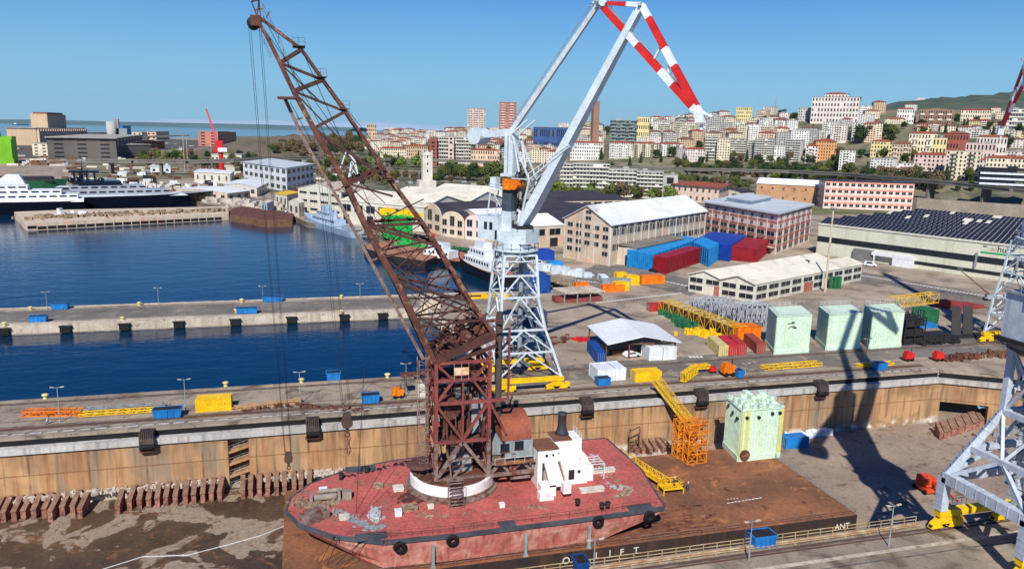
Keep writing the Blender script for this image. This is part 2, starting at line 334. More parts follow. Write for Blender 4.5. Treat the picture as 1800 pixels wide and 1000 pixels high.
# bent end of the wall, with low tunnel mouth
A=V(146,142,0); Bq=V(200,110,0); ee=(Bq-A).normalized(); nn=V(-ee.y,ee.x,0)*1.0
def wseg(s0,s1,z0,z1,off=0,th=1.6):
    a=A+ee*s0+nn*off; b=A+ee*s1+nn*off; mb.hexa([V(a.x,a.y,z0),V(b.x,b.y,z0),V(*(b+nn*th)[:2],z0),V(*(a+nn*th)[:2],z0),V(a.x,a.y,z1),V(b.x,b.y,z1),V(*(b+nn*th)[:2],z1),V(*(a+nn*th)[:2],z1)])
wseg(0,.6,-13,-2.5); wseg(.6,11,-7.2,-2.5); wseg(11,62,-13,-2.5); wseg(.6,11,-13,-7.2,9)
tag(mb.build('dock_wall',M_dw,None),'ochre stained concrete side wall of the dry dock','wall')
# dark inner lining of stair recess side
# coping ledge
cp=mat('coping_concrete',(190,188,184),(168,164,158),.15,.9,streak=(96,86,76),streak_amt=.6,streak_scale=.9)
mb=MB(); mb.box(-330,146,141.5,143.4,-2.5,-1.35)
s=A+V(0,-.6,0)
def cseg(s0,s1,z0,z1,off,th):
    a=A+ee*s0+nn*off; b=A+ee*s1+nn*off; mb.hexa([V(a.x,a.y,z0),V(b.x,b.y,z0),V(*(b+nn*th)[:2],z0),V(*(a+nn*th)[:2],z0),V(a.x,a.y,z1),V(b.x,b.y,z1),V(*(b+nn*th)[:2],z1),V(*(a+nn*th)[:2],z1)])
cseg(0,62,-2.5,-1.35,-.6,2.0)
tag(mb.build('dock_coping',cp,None),'pale grey concrete coping strip along the top of the dock wall','coping')
# quay edge overhang; added black strip keeps the gap under it dark
mb=MB(); mb.box(-330,146,142.95,143.35,-1.35,-.36); cseg(0,62,-1.35,-.36,.35,.4); struct('quay_edge_dark_strip',mb,M_black)
mb=MB(); mb.box(-330,146,142.9,144.4,-.35,.06); cseg(0,62,-.35,.06,.9,1.5)
struct('quay_edge_slab',mb,conc)
# service rails along the dock
mb=MB()
for v,wd in ((145.2,.12),(146.7,.12),(148.5,.14),(151.2,.1),(163.0,.0)):
    if wd: mb.box(-330,146 if v<150 else 200,v,v+wd,0.004,.14)
mb.box(-330,250,161.5,161.64,.004,.14)
tag(mb.build('crane_rail',M_steelrail,None),'long steel crane rails set in the far dock quay','rail')
mb=MB()
mb.box(-330,250,161.0,161.45,.004,.012); mb.box(-330,250,161.7,162.2,.004,.012); mb.box(-330,146,146.9,148.3,.004,.01)
struct('rail_bed',mb,mat('rusty_bed',(104,72,56),(84,64,54),.4,.9))
# cable trench covers: pale blocks line
mb=MB(); x=-120
while x<146:
    mb.box(x,x+1.9,144.6,145.0,.07,.16); x+=2.6
one('trench_cover',mb,cp,'row of pale concrete trench covers along the dock edge','trench cover',kind='stuff')
# floors
mud=mat('dock_mud',(90,72,54),(64,52,42),.12,.4,spot=(148,132,114),spot_scale=.13,spot_th=.525,spot_soft=.012,fine=.25,spec=.4,spot2=(112,78,54),spot2_scale=.4,spot2_th=.6,bump=.3)
mb=MB(); mb.box(-330,40,60,WV+.1,-13.2,FZ); struct('dock_floor',mb,mud)
mb=MB(); mb.box(40,330,60,147.3,-13.2,FZ); struct('dock_floor',mb,mat('dock_floor_concrete',(162,144,126),(136,120,106),.08,.9,spot=(108,90,76),spot_scale=.3,spot_th=.62,fine=.15,spot2=(78,62,54),spot2_scale=.7,spot2_th=.69,joint=(12,8,.08),joint_amt=.2))
mb=MB(); a=A+ee*.6; b=A+ee*11
mb.hexa([V(a.x,a.y,-12.5),V(b.x,b.y,-12.5),V(*(b+nn*9)[:2],-12.5),V(*(a+nn*9)[:2],-12.5),V(a.x,a.y,-12.45),V(b.x,b.y,-12.45),V(*(b+nn*9)[:2],-9.2),V(*(a+nn*9)[:2],-9.2)])
struct('tunnel_ramp',mb,asph)
# near quay
mb=MB(); mb.box(-330,330,-60,83,-14,0); struct('near_quay',mb,conc)
mb=MB()
for v in (80.4,75.2,67.4): mb.box(-330,330,v,v+.14,.004,.12)
tag(mb.build('crane_rail',M_steelrail,None),'steel crane rails along the near quay in front of the railing','rail')
mb=MB()
for v in (79.9,80.7,66.9,67.7): mb.box(-330,330,v,v+.4,.004,.01)
struct('rail_bed',mb,mat('rusty_bed',(104,72,56)))
mb=MB()
for v,wd in ((76.8,.7),): mb.box(-330,330,v,v+wd,.003,.008)
struct('quay_strip',mb,M_pale)
# tufts of dirt on quays
# near quay railing (old tubular railing with pipes)
mb=MB(); railing(mb,[V(-4,82.6,0),V(84,82.6,0)],1.1,2.0,.05,(1,.55)); 
one('quay_railing',mb,mat('yellowed_rail_paint',(196,180,140),(170,140,90),.6,.6),'tubular railing with pale yellow posts along the near quay edge','railing')
mb=MB(); mb.tube((-6,81.9,.35),(84,81.9,.35),.16); mb.tube((-6,81.5,.3),(84,81.5,.3),.1)
for i in range(23): mb.box(-5+4*i,-4.7+4*i,81.3,82.1,.0,.22)
one('service_pipe',mb,mat('pipe_tan',(178,160,130),(150,110,80),.8,.6),'long tan service pipe lying beside the near quay railing','pipe')
# ---------------- submersible barge in the dock ----------------
BZ=-8.5; BX0,BX1,BY0,BY1=-4.2,89.6,100.3,130.3
barge=thing('submersible_barge','wide flat rusty brown barge deck lying in the dry dock, with dark name side','barge',(BX0,BY0,FZ))
mb=MB(); mb.box(BX0,BX1,BY0,BY1,-12.4,BZ-.01); mb.build('hull',mat('barge_black',(44,40,40),(60,44,38),.3,.8,streak=(110,70,52),streak_amt=.3),barge)
mb=MB(); mb.face([(BX0,BY0,BZ),(BX1,BY0,BZ),(BX1,BY1,BZ),(BX0,BY1,BZ)]); mb.build('deck',M_deckbrown,barge)
M_let=mat('letter_white',(228,226,218),rough=.7)
def text(s,size,M4,parent,name='lettering',ext=.02,m=None):
    cu=bpy.data.curves.new('t','FONT'); cu.body=s; cu.size=size; cu.extrude=ext; cu.align_x='CENTER'
    o=bpy.data.objects.new('t',cu); COL.objects.link(o); bpy.context.view_layer.update()
    me=bpy.data.meshes.new_from_object(o.evaluated_get(bpy.context.evaluated_depsgraph_get())); bpy.data.objects.remove(o)
    o0=Vector((0,0,0)); p=parent
    while p is not None: o0+=p.location; p=p.parent
    me.transform(M4); me.transform(Matrix.Translation(-o0)); me.materials.clear(); me.materials.append(m or M_let)
    o=bpy.data.objects.new(name,me); COL.objects.link(o); o.parent=parent; return o
Mface=lambda x,y,z:Matrix.Translation((x,y,z))@Matrix.Rotation(math.pi/2,4,'X')
for ch,px,py in (('O',995,988),('C',1022,983),('L',1050,979),('I',1072,975),('F',1093,973),('T',1118,970)):
    p=pv(px,py,BY0-.05); text(ch,1.55,Mface(p.x,BY0-.05,p.z-.2),barge)
p=pv(1480,928,BY0-.05); text('ANT',1.45,Mface(p.x,BY0-.05,p.z-.1),barge)
mb=MB(); railing(mb,[V(-2,BY0+.25,BZ),V(BX1-.2,BY0+.25,BZ)],1.05,2.2,.035); mb.build('railing',M_rustgrey,barge)
mb=MB(); railing(mb,[V(BX1-.25,BY0+.4,BZ),V(BX1-.25,BY1,BZ)],1.05,2.2,.035); mb.build('railing',M_grey,barge)
# hatch edges, weld lines and dunnage on the deck near the hull
random.seed(3); mb=MB()
for i in range(12): y=BY0+.9+.33*i; mb.box(2+random.random()*8,55+random.random()*10,y,y+.09,BZ,BZ+.1)
for i in range(40):
    x=random.uniform(52,66);y=random.uniform(BY0+2,BY0+9); mb.obox((x,y,BZ),(random.uniform(.4,1.4),.1*random.uniform(-1,1),0),(0,.1,0),(0,0,.12))
mb.build('cable_runs',mat('dark_rust_strip',(92,48,40),(120,84,66),1,.8),barge)
# painted ring mark on the deck
c=g(1320,878,BZ)
mb=MB(); dashes(g(1278,884,BZ),g(1340,874,BZ),10,.25,.8,BZ+.008); dashes(g(1278,877,BZ),g(1300,875,BZ),4,.2,.6,BZ+.008)
mb.build('deck_marking',M_let,barge)
# stanchion guide posts standing beside the pontoon
for px,py in ((762,1000),(928,985),(1034,962)):
    b=g(px,py,BZ); mb=MB(); mb.box(b.x-.22,b.x+.22,BY0+.2,BY0+.6,BZ,BZ+3.6); mb.box(b.x-.35,b.x+.35,BY0+.1,BY0+.7,BZ,BZ+.3); mb.build('guide_post',M_grey,barge)
# ---------------- pontoon of the old floating crane ----------------
PZ=-3.5; KZ=-8.3
pont=thing('floating_crane_pontoon','faded red pontoon hull with black rubbing band and littered red deck','pontoon',(22,114,KZ))
yn,yf=100.9,129.4
out=[(53.8,yn+.6),(56.0,115),(55.2,yf-.3),(33,yf+.4),(14,127.6),(5.5,125.2),(.2,121.6),(-2.8,117.3),(-3.4,113.2),(-1.6,108.8),(3.2,104.2),(10,yn+.2),(20,yn-.2),(38,yn)]
outd=[Vector((a,b,0)) for a,b in out]
# hull with raked bow and stern, in rings
ctr=V(27,115,0)
def ring(k,z):
    r=[]
    for p in outd:
        x,y=p.x,p.y
        if x<8: x=x+(1-k)*(8-x)*.55+(1-k)*1.0
        if x>52: x-= (1-k)*9.5
        y=115+(y-115)*(1-(1-k)*.06)
        r.append((x,y,z))
    return r
mb=MB(); rings=[ring(0,KZ),ring(.25,KZ+1.0),ring(.8,KZ+3.0),ring(1,PZ-.8),ring(1,PZ-.02)]
n=len(outd)
for a,b in zip(rings[:-1],rings[1:]):
    for i in range(n): j=(i+1)%n; mb.face([a[j],a[i],b[i],b[j]])
mb.face(list(rings[0]))
M_hull=mat('faded_red_hull',(202,126,114),(180,100,90),.3,.8,spot=(216,170,152),spot_scale=.5,spot_th=.6,spot_soft=.15,streak=(116,60,50),streak_amt=.7,streak_scale=1.2)
mb.build('hull',M_hull,pont)
mb=MB(); mb.prism([(p.x,p.y) for p in reversed(outd)],PZ-.02,PZ)
M_rdeck=mat('red_deck_paint',(188,98,90),(166,84,78),.2,.85,spot=(140,100,82),spot_scale=.3,spot_th=.62,spot_soft=.1,fine=.25,joint=(9,2.4,.05),joint_amt=.1,spot2=(120,62,52),spot2_scale=.9,spot2_th=.66)
mb.build('deck',M_rdeck,pont)
# scale patches: pale flaked paint on deck
mb=MB()
def band(z0,z1,o,mm):
    for i in range(n):
        a,b=outd[i],outd[(i+1)%n]; nrm=(b-a).cross(V(0,0,1)).normalized(); nrm=nrm if (a-ctr).dot(nrm)>0 else -nrm
        mm.hexa([V(*a[:2],z0),V(*b[:2],z0),V(*(b+nrm*o)[:2],z0),V(*(a+nrm*o)[:2],z0),V(*a[:2],z1),V(*b[:2],z1),V(*(b+nrm*o)[:2],z1),V(*(a+nrm*o)[:2],z1)])
band(PZ-.55,PZ+.08,.3,mb); mb.build('rubbing_band',mat('black_band',(78,84,92),(58,62,70),.4,.8,spot=(120,84,78),spot_scale=.9,spot_th=.66),pont)
# dark mooring pads on the band
mb=MB()
for x0,x1,y0,y1 in ((6,10.5,101.6,103.4),(27,29.5,yn,yn+1.5),(48,52,yn+.2,yn+1.8),(6,11,124.4,126.4)): mb=MB(); mb.box(x0,x1,y0,y1,PZ+.0,PZ+.22); mb.build('mooring_pad',mat('black_band',(0,0,0)),pont)
for px,py in ((703,963),(796,951),(1053,917),(1143,908)):
    p=pv(px,py,yn-.75); mb=MB(); mb.torus((p.x,yn-.5,p.z),.66,.3,(0,1,.15)); mb.tube((p.x,yn-.5,p.z+.7),(p.x,yn-.1,PZ+.1),.04,5)
    tag(mb.build('tyre_fender',M_black,None,True,org=(p.x,yn-.55,p.z)),{703:'black round tyre fender hanging lowest at the bow end of the red pontoon side',796:'black round tyre fender hanging amidships on the red pontoon side',1053:'black round tyre fender hanging on the red pontoon side below the white deckhouse',1143:'black tyre fender hanging at the stern corner of the red pontoon'}[px],'fender','tyre fenders on the pontoon')
mb=MB(); railing(mb,[V(x,y,PZ) for x,y in ((5,103.9),(11,101.6),(20,101.2),(38,101.4),(53,102.2))],1.1,2.6,.03,(1,.5)); mb.build('railing',mat('thin_rail_rust',(112,70,62)),pont)
# deck clutter (parts that are fixed: bollards, hatches, winches)
random.seed(5)
for px,py in ((700,945),(725,925)): pass
for px,py in ((1058,895),(1068,893),(645,830),(600,842),(1015,888)):
    b=g(px,py,PZ); mb=MB(); mb.tube(b,b+V(0,0,.9),.35,10); mb.tube(b+V(0,0,.9),b+V(0,0,1.05),.45,10); mb.build('bollard',M_dark,pont,True)
for px,py,sx,sy,h,mm in ((720,895,1.1,.7,.6,M_soil),(757,892,.45,.4,.5,M_offw),(882,890,.4,.4,.6,M_white),(605,910,.7,.7,.35,M_offw),(700,860,.8,.8,.5,M_offw),(665,855,.7,.7,.4,M_soil),(568,866,.6,.6,.8,M_white),(700,905,.5,.5,.9,M_white)):
    b=g(px,py,PZ); mb=MB(); mb.box(b.x-sx,b.x+sx,b.y-sy,b.y+sy,PZ,PZ+h*.7); mb.box(b.x-sx*1.1,b.x+sx*1.1,b.y-sy*1.1,b.y+sy*1.1,PZ+h*.7,PZ+h); mb.build('hatch',mm,pont)
# windlass group at the bow
wx=g(572,880,PZ); wl=MB(); wl.tube(wx+V(-1.7,0,.7),wx+V(1.7,0,.7),.5,12); wl.tube(wx+V(-1.2,1.8,.8),wx+V(2.6,1.8,.8),.35,10); wl.box(wx.x-2.3,wx.x-1.9,wx.y-.9,wx.y+.9,PZ,PZ+1.5); wl.box(wx.x+1.9,wx.x+2.3,wx.y-.9,wx.y+.9,PZ,PZ+1.5); wl.box(wx.x+2.6,wx.x+4,wx.y-.6,wx.y+.7,PZ,PZ+1.3)
wl.build('windlass',mat('windlass_paint',(120,116,112),(160,146,128),1.2,.6),pont)
mb=MB(); c=g(553,912,PZ); mb.obox(c+V(0,0,.0),(1.7,1.0,0),(-.6,1.0,0),(0,0,1.1)); mb.obox(c+V(0,0,1.1),(1.2,.7,0),(-.4,.7,0),(0,0,.5)); mb.build('winch_cover',M_rustgrey,pont)
def rubble(pts,wd,n,hh,name,m,parent,z,seed=1,sz=.35):
    random.seed(seed); mb=MB()
    for i in range(n):
        t=random.random()*(len(pts)-1); k=int(t); p=pts[k].lerp(pts[k+1],t-k)+V(random.gauss(0,wd),random.gauss(0,wd),0); a=random.random()*3.14; s1=random.uniform(.3,1)*sz; s2=random.uniform(.2,.7)*sz
        mb.obox((p.x,p.y,z),(math.cos(a)*s1,math.sin(a)*s1,0),(-math.sin(a)*s2,math.cos(a)*s2,0),(random.uniform(-.1,.1),random.uniform(-.1,.1),random.uniform(.05,1)*hh))
    return mb.build(name,m,parent)
G=lambda *pp:[g(a,b,PZ) for a,b in pp]
rubble(G((590,898),(620,912),(650,928),(668,925)),.4,200,.25,'scrap_heap',M_grey,pont,PZ,1,.3)
rubble(G((655,898),(662,912)),.45,130,.55,'scrap_heap',mat('pale_scrap',(190,196,200),(150,154,160),2,.7),pont,PZ,2,.28)
rubble(G((520,885),(560,890),(590,880),(600,870)),.7,260,.4,'scrap_heap',M_soil,pont,PZ,3,.28)
rubble(G((1045,800),(1085,850),(1110,860),(1080,875)),.35,70,.12,'paint_flakes',M_soil,pont,PZ,4,.4)
rubble(G((1040,795),(1070,850),(1100,862)),.6,50,.1,'paint_flakes',mat('pale_scrap',(0,0,0)),pont,PZ,5,.3)
rubble(G((740,905),(760,908),(920,890),(960,893)),.4,60,.1,'paint_flakes',M_soil,pont,PZ,6,.3)
rubble(G((700,870),(725,880),(735,870)),.8,160,.25,'scrap_heap',M_rust,pont,PZ,7,.3)
rubble(G((600,840),(690,818),(720,812)),.4,30,.15,'scrap_heap',M_dark,pont,PZ,8,.4)
# mooring ropes draped over the bow
mb=MB()
for (a,b) in (((588,944),(562,990)),((650,948),(600,1000)),((640,948),(590,992)),((596,946),(575,992))):
    p=g(*a,PZ)+V(0,0,.2); q=g(*b,BZ); q.y=max(q.y,100.4); mb.tube(p,q,.05,5)
one('mooring_rope',mb,M_dark,'dark mooring ropes hanging over the bow of the red pontoon','rope')
mb=MB(); pts=[g(*p,FZ+.05) for p in ((180,1000),(250,978),(330,975),(400,957),(460,940),(505,922))]
for a,b in zip(pts[:-1],pts[1:]): mb.tube(a,b,.06,6)
one('white_hose',mb,M_white,'long white hose snaking over the muddy dock floor','hose')
# white deckhouse (funnel, stair, cabins)
M_wh=mat('deckhouse_white',(236,236,232),(224,222,216),.3,.6,streak=(150,120,100),streak_amt=.3)
dh=thing('deckhouse','white stepped deckhouse with dark funnel and rusty roof on the red pontoon','deckhouse',(40,113,PZ))
a=g(958,858,PZ); b=g(1030,846,PZ); y0=(a.y+b.y)/2
mb=MB()
x0=a.x; x1=b.x; W=x1-x0
mb.box(x0+.8,x1,y0,y0+5.5,PZ,PZ+4.6)          # main block
mb.box(x0+2.2,x1-.6,y0+1.6,y0+5.5,PZ+4.6,PZ+7.2)  # upper
mb.box(x0-1.3,x0+2.2,y0-.2,y0+4.2,PZ+4.4,PZ+6.6)  # left wheelhouse
mb.box(x0-1.3,x0-.5,y0-.2,y0+4.2,PZ,PZ+4.4); mb.box(x1,x1+1.3,y0+.6,y0+3,PZ,PZ+2.6)
mb.box(x0-1.6,x0+.9,y0-3.4,y0-1.4,PZ,PZ+1.9); mb.box(x0-2.2,x0+.2,y0-4.6,y0-3.2,PZ,PZ+1.2)
mb.build('wall',M_wh,dh)
mb=MB(); mb.box(x0-1.45,x0+2.35,y0-.35,y0+4.35,PZ+6.6,PZ+6.75); mb.box(x0+2.1,x0+5.2,y0+1.5,y0+5.6,PZ+7.2,PZ+7.32); mb.build('roof',M_deckbrown,dh)
mb=MB()
mb.hexa([(x0-.2,y0-3.4,PZ+1.6),(x0+2.6,y0-3.4,PZ+1.6),(x0+2.6,y0+.0,PZ+4.3),(x0-.2,y0,PZ+4.3),(x0-.2,y0-3.4,PZ+2.3),(x0+.1,y0-3.4,PZ+2.3),(x0+.1,y0,PZ+5.1),(x0-.2,y0,PZ+5.1)])
mb.hexa([(x0+2.6,y0-3.6,PZ+1.6),(x0+2.9,y0-3.6,PZ+1.6),(x0+2.9,y0+.0,PZ+4.3),(x0+2.6,y0,PZ+4.3),(x0+2.6,y0-3.6,PZ+2.4),(x0+2.9,y0-3.6,PZ+2.4),(x0+2.9,y0,PZ+5.1),(x0+2.6,y0,PZ+5.1)])
mb.box(x0+1.6,x0+2.9,y0-5,y0-3.6,PZ+1.0,PZ+2.6)
mb.build('stair',M_wh,dh)
mb=MB(); mb.face([(x0+.15,y0-3.3,PZ+1.75),(x0+2.55,y0-3.3,PZ+1.75),(x0+2.55,y0-.05,PZ+4.42),(x0+.15,y0-.05,PZ+4.42)]); mb.build('stair_treads',M_deckbrown,dh)
fn=MB(); c=V(x0+4.3,y0+4.4,PZ+7.3)
fn.lathe(c,[(1.25,0),(1.0,.4),(.85,.9),(.75,1.4),(.72,3.3),(.8,3.4),(.8,3.7)],14); fn.build('funnel',mat('dark_funnel',(52,62,72),(60,50,48),1,.6),dh,True)
mb=MB(); mb.tube(c+V(-1.6,0,-.2),c+V(-1.6,0,6.5),.05,5); mb.build('aerial',M_dark,dh)
mb=MB(); mb.box(x0+4.2,x0+5.2,y0-.06,y0-.003,PZ+.9,PZ+2.6); mb.build('door',M_dark,dh)
for px,zz in ((x0+2.3,2.2),(x0+6.0,2.2)):
    mb=MB(); mb.tube((px,y0-.07,PZ+zz),(px,y0-.003,PZ+zz),.28,10); mb.build('porthole',M_glass,dh)
mb=MB(); mb.tube((x0+.2,y0-.27,PZ+5.6),(x0+.2,y0-.203,PZ+5.6),.25,10); mb.tube((x0+1.3,y0-.27,PZ+5.65),(x0+1.3,y0-.203,PZ+5.65),.2,10); mb.build('porthole',M_glass,dh)
mb=MB(); railing(mb,[V(x1-.7,y0+1.6,PZ+7.2),V(x1-.7,y0+5.4,PZ+7.2)],1,1.2,.04)
for k in range(4): mb.beam((x1,y0+1+k*1.0,PZ+2.7),(x1+3.4,y0+1+k*1.0,PZ+2.7),.1)
mb.beam((x1+3.4,y0+.6,PZ+2.7),(x1+3.4,y0+4.4,PZ+2.7),.1); mb.beam((x1+3.3,y0+.7,PZ),(x1+3.3,y0+.7,PZ+2.7),.12)
mb.build('railing',M_white,dh)
for px,py,wd in ((1060,829,2.0),(1040,863,2.0)):
    b=g(px,py,PZ); mb=MB(); mb.box(b.x-wd,b.x+wd,b.y-.5,b.y+.5,PZ+.01,PZ+.5); mb.box(b.x-wd-.1,b.x+wd+.1,b.y-.6,b.y+.6,PZ+.5,PZ+.6); one('deck_chest',mb,M_offw,'flat pale chest on the red deck, %s'%('close beside the white deckhouse' if py==829 else 'in front of the white deckhouse'),'chest')
# ---------------- rusty floating crane ----------------
RC=V(22.8,116.8,PZ)
rc=thing('floating_crane','tall rusty brown lattice jib crane standing on its slewing ring on the red pontoon','crane',RC)
mb=MB(); mb.lathe(RC,[(7.6,0),(7.6,.35),(7.1,.4),(7.1,.9)],40); mb.build('ring_base',M_rustgrey,rc)
mb=MB(); k=0
mb.lathe(RC+V(0,0,.7),[(6.9,0),(6.9,1.7),(6.6,1.75),(6.6,1.7),(5.2,1.6)],48); mb.build('slewing_ring',M_wh,rc)
mb=MB(); mb.lathe(RC+V(0,0,2.2),[(6.3,0),(6.3,.3)],32); mb.build('turntable',M_rust,rc)
def fp(px,py,v=113.2): return pv(px,py,v)
YF,YB=113.2,121.5
lx,rx=fp(765,770).x+.1, fp(860,700).x
z0=PZ+2.4; zA=fp(800,776).z; zB=fp(800,708).z; zC=fp(800,668).z; zD=fp(800,637).z
ex=fp(893,708).x  # outrigger column
lvl=[z0,zA,zB,zC,zD]
print('crane tower',lx,rx,lvl,ex)
up=MB(); lo=MB()
for y in (YF,YB):
    for x in (lx,rx): lo.beam((x,y,z0),(x,y,zA),.75,.6); up.beam((x,y,zA),(x,y,zD),.7,.55)
    for z in lvl[1:]: up.beam((lx,y,z),(rx,y,z),.55,.45)
    xm=(lx+rx)/2
    up.beam((xm,y,zA),(xm,y,zC),.3); 
    up.beam((lx,y,zB),(xm,y,zA+.2),.5,.4); up.beam((rx,y,zB),(xm,y,zA+.2),.6,.4)
    up.beam((lx,y,zB),(lx+2.8,y,zC),.45,.35); up.beam((rx,y,zB),(rx-2.8,y,zC),.45,.35); up.beam((lx,y,zD),(lx+2.8,y,zC),.4,.3); up.beam((rx,y,zD),(rx-2.8,y,zC),.45,.35)
    lo.beam((xm,y,zA),(lx,y,z0+.2),.65,.5); lo.beam((xm,y,zA),(rx+.3,y,z0+.2),.65,.5); lo.beam((lx+2.2,y,z0+3.2),(rx-1.5,y,z0+3.6),.3)
    lo.beam((lx+2.5,y,z0+.4),(lx+2.2,y,z0+3.2),.22); lo.beam((xm+1,y,z0+3.4),(xm-1.5,y,z0+.3),.25)
    # outrigger right
    up.beam((rx,y,zB),(ex,y,zB),.5,.4); up.beam((ex,y,zB),(ex,y,zB+11.8),.35,.3); up.beam((rx,y,zB),(ex-.2,y,zA+.6),.4); up.beam((rx,y,zD),(rx,y,zD+1.5),.4)
    lo.beam((lx-.2,y,z0),(ex+4.6,y,z0+.2),.6,.5)
for x in (lx,rx):
    for i,z in enumerate(lvl[1:]): up.beam((x,YF,z),(x,YB,z),.4)
    for a,b in zip(lvl[:-1],lvl[1:]): up.beam((x,YF,a),(x,YB,b),.3); up.beam((x,YB,a),(x,YF,b),.3)
for q in (lx,rx): lo.beam((q,YF,z0),(q,YB,z0),.6)
tw=up.build('tower_frame',M_rustred,rc); lo.build('base_frame',M_rustgrey,rc)
# machinery inside the tower: screws, shafts, drums
mb=MB(); random.seed(9)
for i in range(54):
    x=random.uniform(lx+.4,rx-.3); y=random.uniform(YF+1,YB-.6); zz=random.uniform(z0,zC-5); mb.beam((x,y,zz),(x+random.uniform(-.6,.6),y+random.uniform(-.4,.4),zz+random.uniform(3,9)),random.uniform(.12,.4))
for i in range(16):
    x=random.uniform(lx+.5,rx-3); y=random.uniform(YF+1,YB-.6); zz=random.uniform(z0+1,zD-.5); mb.beam((x,y,zz),(x+random.uniform(1,3),y,zz+random.uniform(-1,1)),random.uniform(.1,.35))
mb.tube((lx+2.4,YF+1.5,zB-1.5),(lx+2.4,YF+5,zB-1.5),1.9,18); mb.tube((lx+5.2,YF+2.2,zA+1.5),(lx+5.2,YF+5,zA+1.5),1.2,16); mb.tube((rx-2,YF+1.5,zC+.8),(rx-2,YF+5.5,zC+.8),1.1,14)
mb.box(lx+1,rx-1,YF+1,YB-1,zA-.3,zA-.1); mb.box(lx+.5,rx-.5,YF+1,YB-1,zC-.3,zC-.15)
mb.build('hoist_machinery',M_rust,rc)
mb=MB(); mb.box(lx+3,lx+6.5,YF+2.5,YB-2,z0,zA-1.2); mb.box(rx-2.2,rx+.6,YF+3,YB-2,zA,zB-1); mb.build('machinery_housing',M_grey,rc)
# king post pipe and ladder behind outrigger
mb=MB(); px_=fp(878,650,116).x; mb.tube((px_,116.5,zA+1.5),(px_,116.5,zD+7),.55,12); mb.build('exhaust_pipe',mat('sooty_pipe',(64,62,62),(84,72,64),.6,.7),rc)
lad=MB(); X=lx-.9
for yy in (115.5,117.5): lad.beam((X,yy,z0),(X,yy,zD+2),.14); lad.beam((X-1.4,yy,z0),(X-1.4,yy,zD),.14)
for k in range(26): z=z0+k*.75; lad.beam((X,115.5,z),(X-1.4,115.5,z+ (.7 if k%2 else -.7)),.08); lad.beam((X,115.5,z),(X-1.4,115.5,z),.07)
lad.build('access_ladder',M_rustgrey,rc)
sgn=pv(811,652,YF-.3); mb=MB(); mb.box(sgn.x-1.15,sgn.x+1.15,YF-.5,YF-.35,sgn.z-.6,sgn.z+.6); mb.build('name_board',mat('faded_board',(226,206,176),(204,150,110),1.6,.8),rc)
mb=MB()
for q in (-1.15,0,1.15): mb.beam((sgn.x+q,YF-.4,zC),(sgn.x+q,YF-.4,sgn.z+1.3),.09)
mb.build('board_frame',M_grey,rc)
# machine cabin at the right with curved rusty roof
cx0,cx1=fp(868,790).x,fp(937,790).x; cz0,cz1=fp(900,806).z,fp(900,774).z
mb=MB(); mb.box(cx0+2,cx1,YF+.2,YB+1,cz0,cz1); mb.box(cx0,cx0+2,YF+1.4,YB+1,cz0+.3,cz1-.6); cab=mb.build('machine_cabin',M_grey,rc)
for px,py in ((888,787),(913,782)):
    p=fp(px,py); mb=MB(); mb.box(p.x-.75,p.x+.75,YF+.08,YF+.19,p.z-.75,p.z+.65); mb.build('window',M_glass,cab); mb=MB(); railing
    mb.box(p.x-.85,p.x+.85,YF+.04,YF+.075,p.z-.9,p.z-.75); mb.build('sill',M_rust,cab)
mb=MB(); N=10; prof=[(cx0+1.8,cz1+.02),(cx0+1.8,cz1+.3)]
for i in range(N+1):
    t=i/N; xx=cx0+1.5+(cx1-cx0-1.3)*t
rw=(cx1-cx0-1.2)
for i in range(N):
    t0,t1=math.pi*(i/N),math.pi*((i+1)/N); ya,yb=(YF+YB+1)/2-math.cos(t0)*4.6,(YF+YB+1)/2-math.cos(t1)*4.6; za,zb=cz1+math.sin(t0)*3.4,cz1+math.sin(t1)*3.4
    mb.hexa([(cx0+1.4,ya,cz1),(cx1-.3,ya,cz1),(cx1-.3,yb,cz1),(cx0+1.4,yb,cz1),(cx0+1.4,ya,za+.02),(cx1-.3,ya,za+.02),(cx1-.3,yb,zb+.02),(cx0+1.4,yb,zb+.02)])
mb.build('curved_roof',mat('rust_roof',(150,84,60),(128,70,52),.3,.8,fine=.2),rc)
mb=MB(); mb.box(cx0,cx1+.2,YF-1.0,YF+.2,cz0-.5,cz0-.35); mb.build('walkway',M_deckbrown,rc)
mb=MB(); railing(mb,[V(cx0,YF-.95,cz0-.35),V(cx1,YF-.95,cz0-.35)],1.0,1.6,.04,(1.0,)); mb.build('railing',M_offw,rc)
mb=MB()
for y in (YF,YB):
    xs=[rx+.3,(rx+cx1)/2,cx1]
    for x in xs: mb.beam((x,y,z0),(x,y,cz0-.4),.4)
    mb.beam((rx,y,cz0-.5),(cx1,y,cz0-.5),.4)
    for a,b in zip(xs[:-1],xs[1:]): mb.beam((a,y,z0+.2),((a+b)/2,y,cz0-.6),.4); mb.beam(((a+b)/2,y,cz0-.6),(b,y,z0+.2),.4)
mb.box(rx+1,cx1-.5,YF+1.5,YB-.5,z0,z0+2.6); mb.box(cx1-3.6,cx1-.2,YF+.4,YB,z0-1.2,z0-.2)
mb.build('cabin_support',M_rustgrey,rc)
mb=MB(); mb.beam((rx+3.8,YF-.25,z0+.4),(rx+3.8,YF-.25,cz0-.6),.08); mb.beam((rx+4.6,YF-.25,z0+.4),(rx+4.6,YF-.25,cz0-.6),.08)
for k in range(6): mb.beam((rx+3.8,YF-.25,z0+.7+k*.6),(rx+4.6,YF-.25,z0+.7+k*.6),.07)
mb.build('ladder',M_rustred,rc)
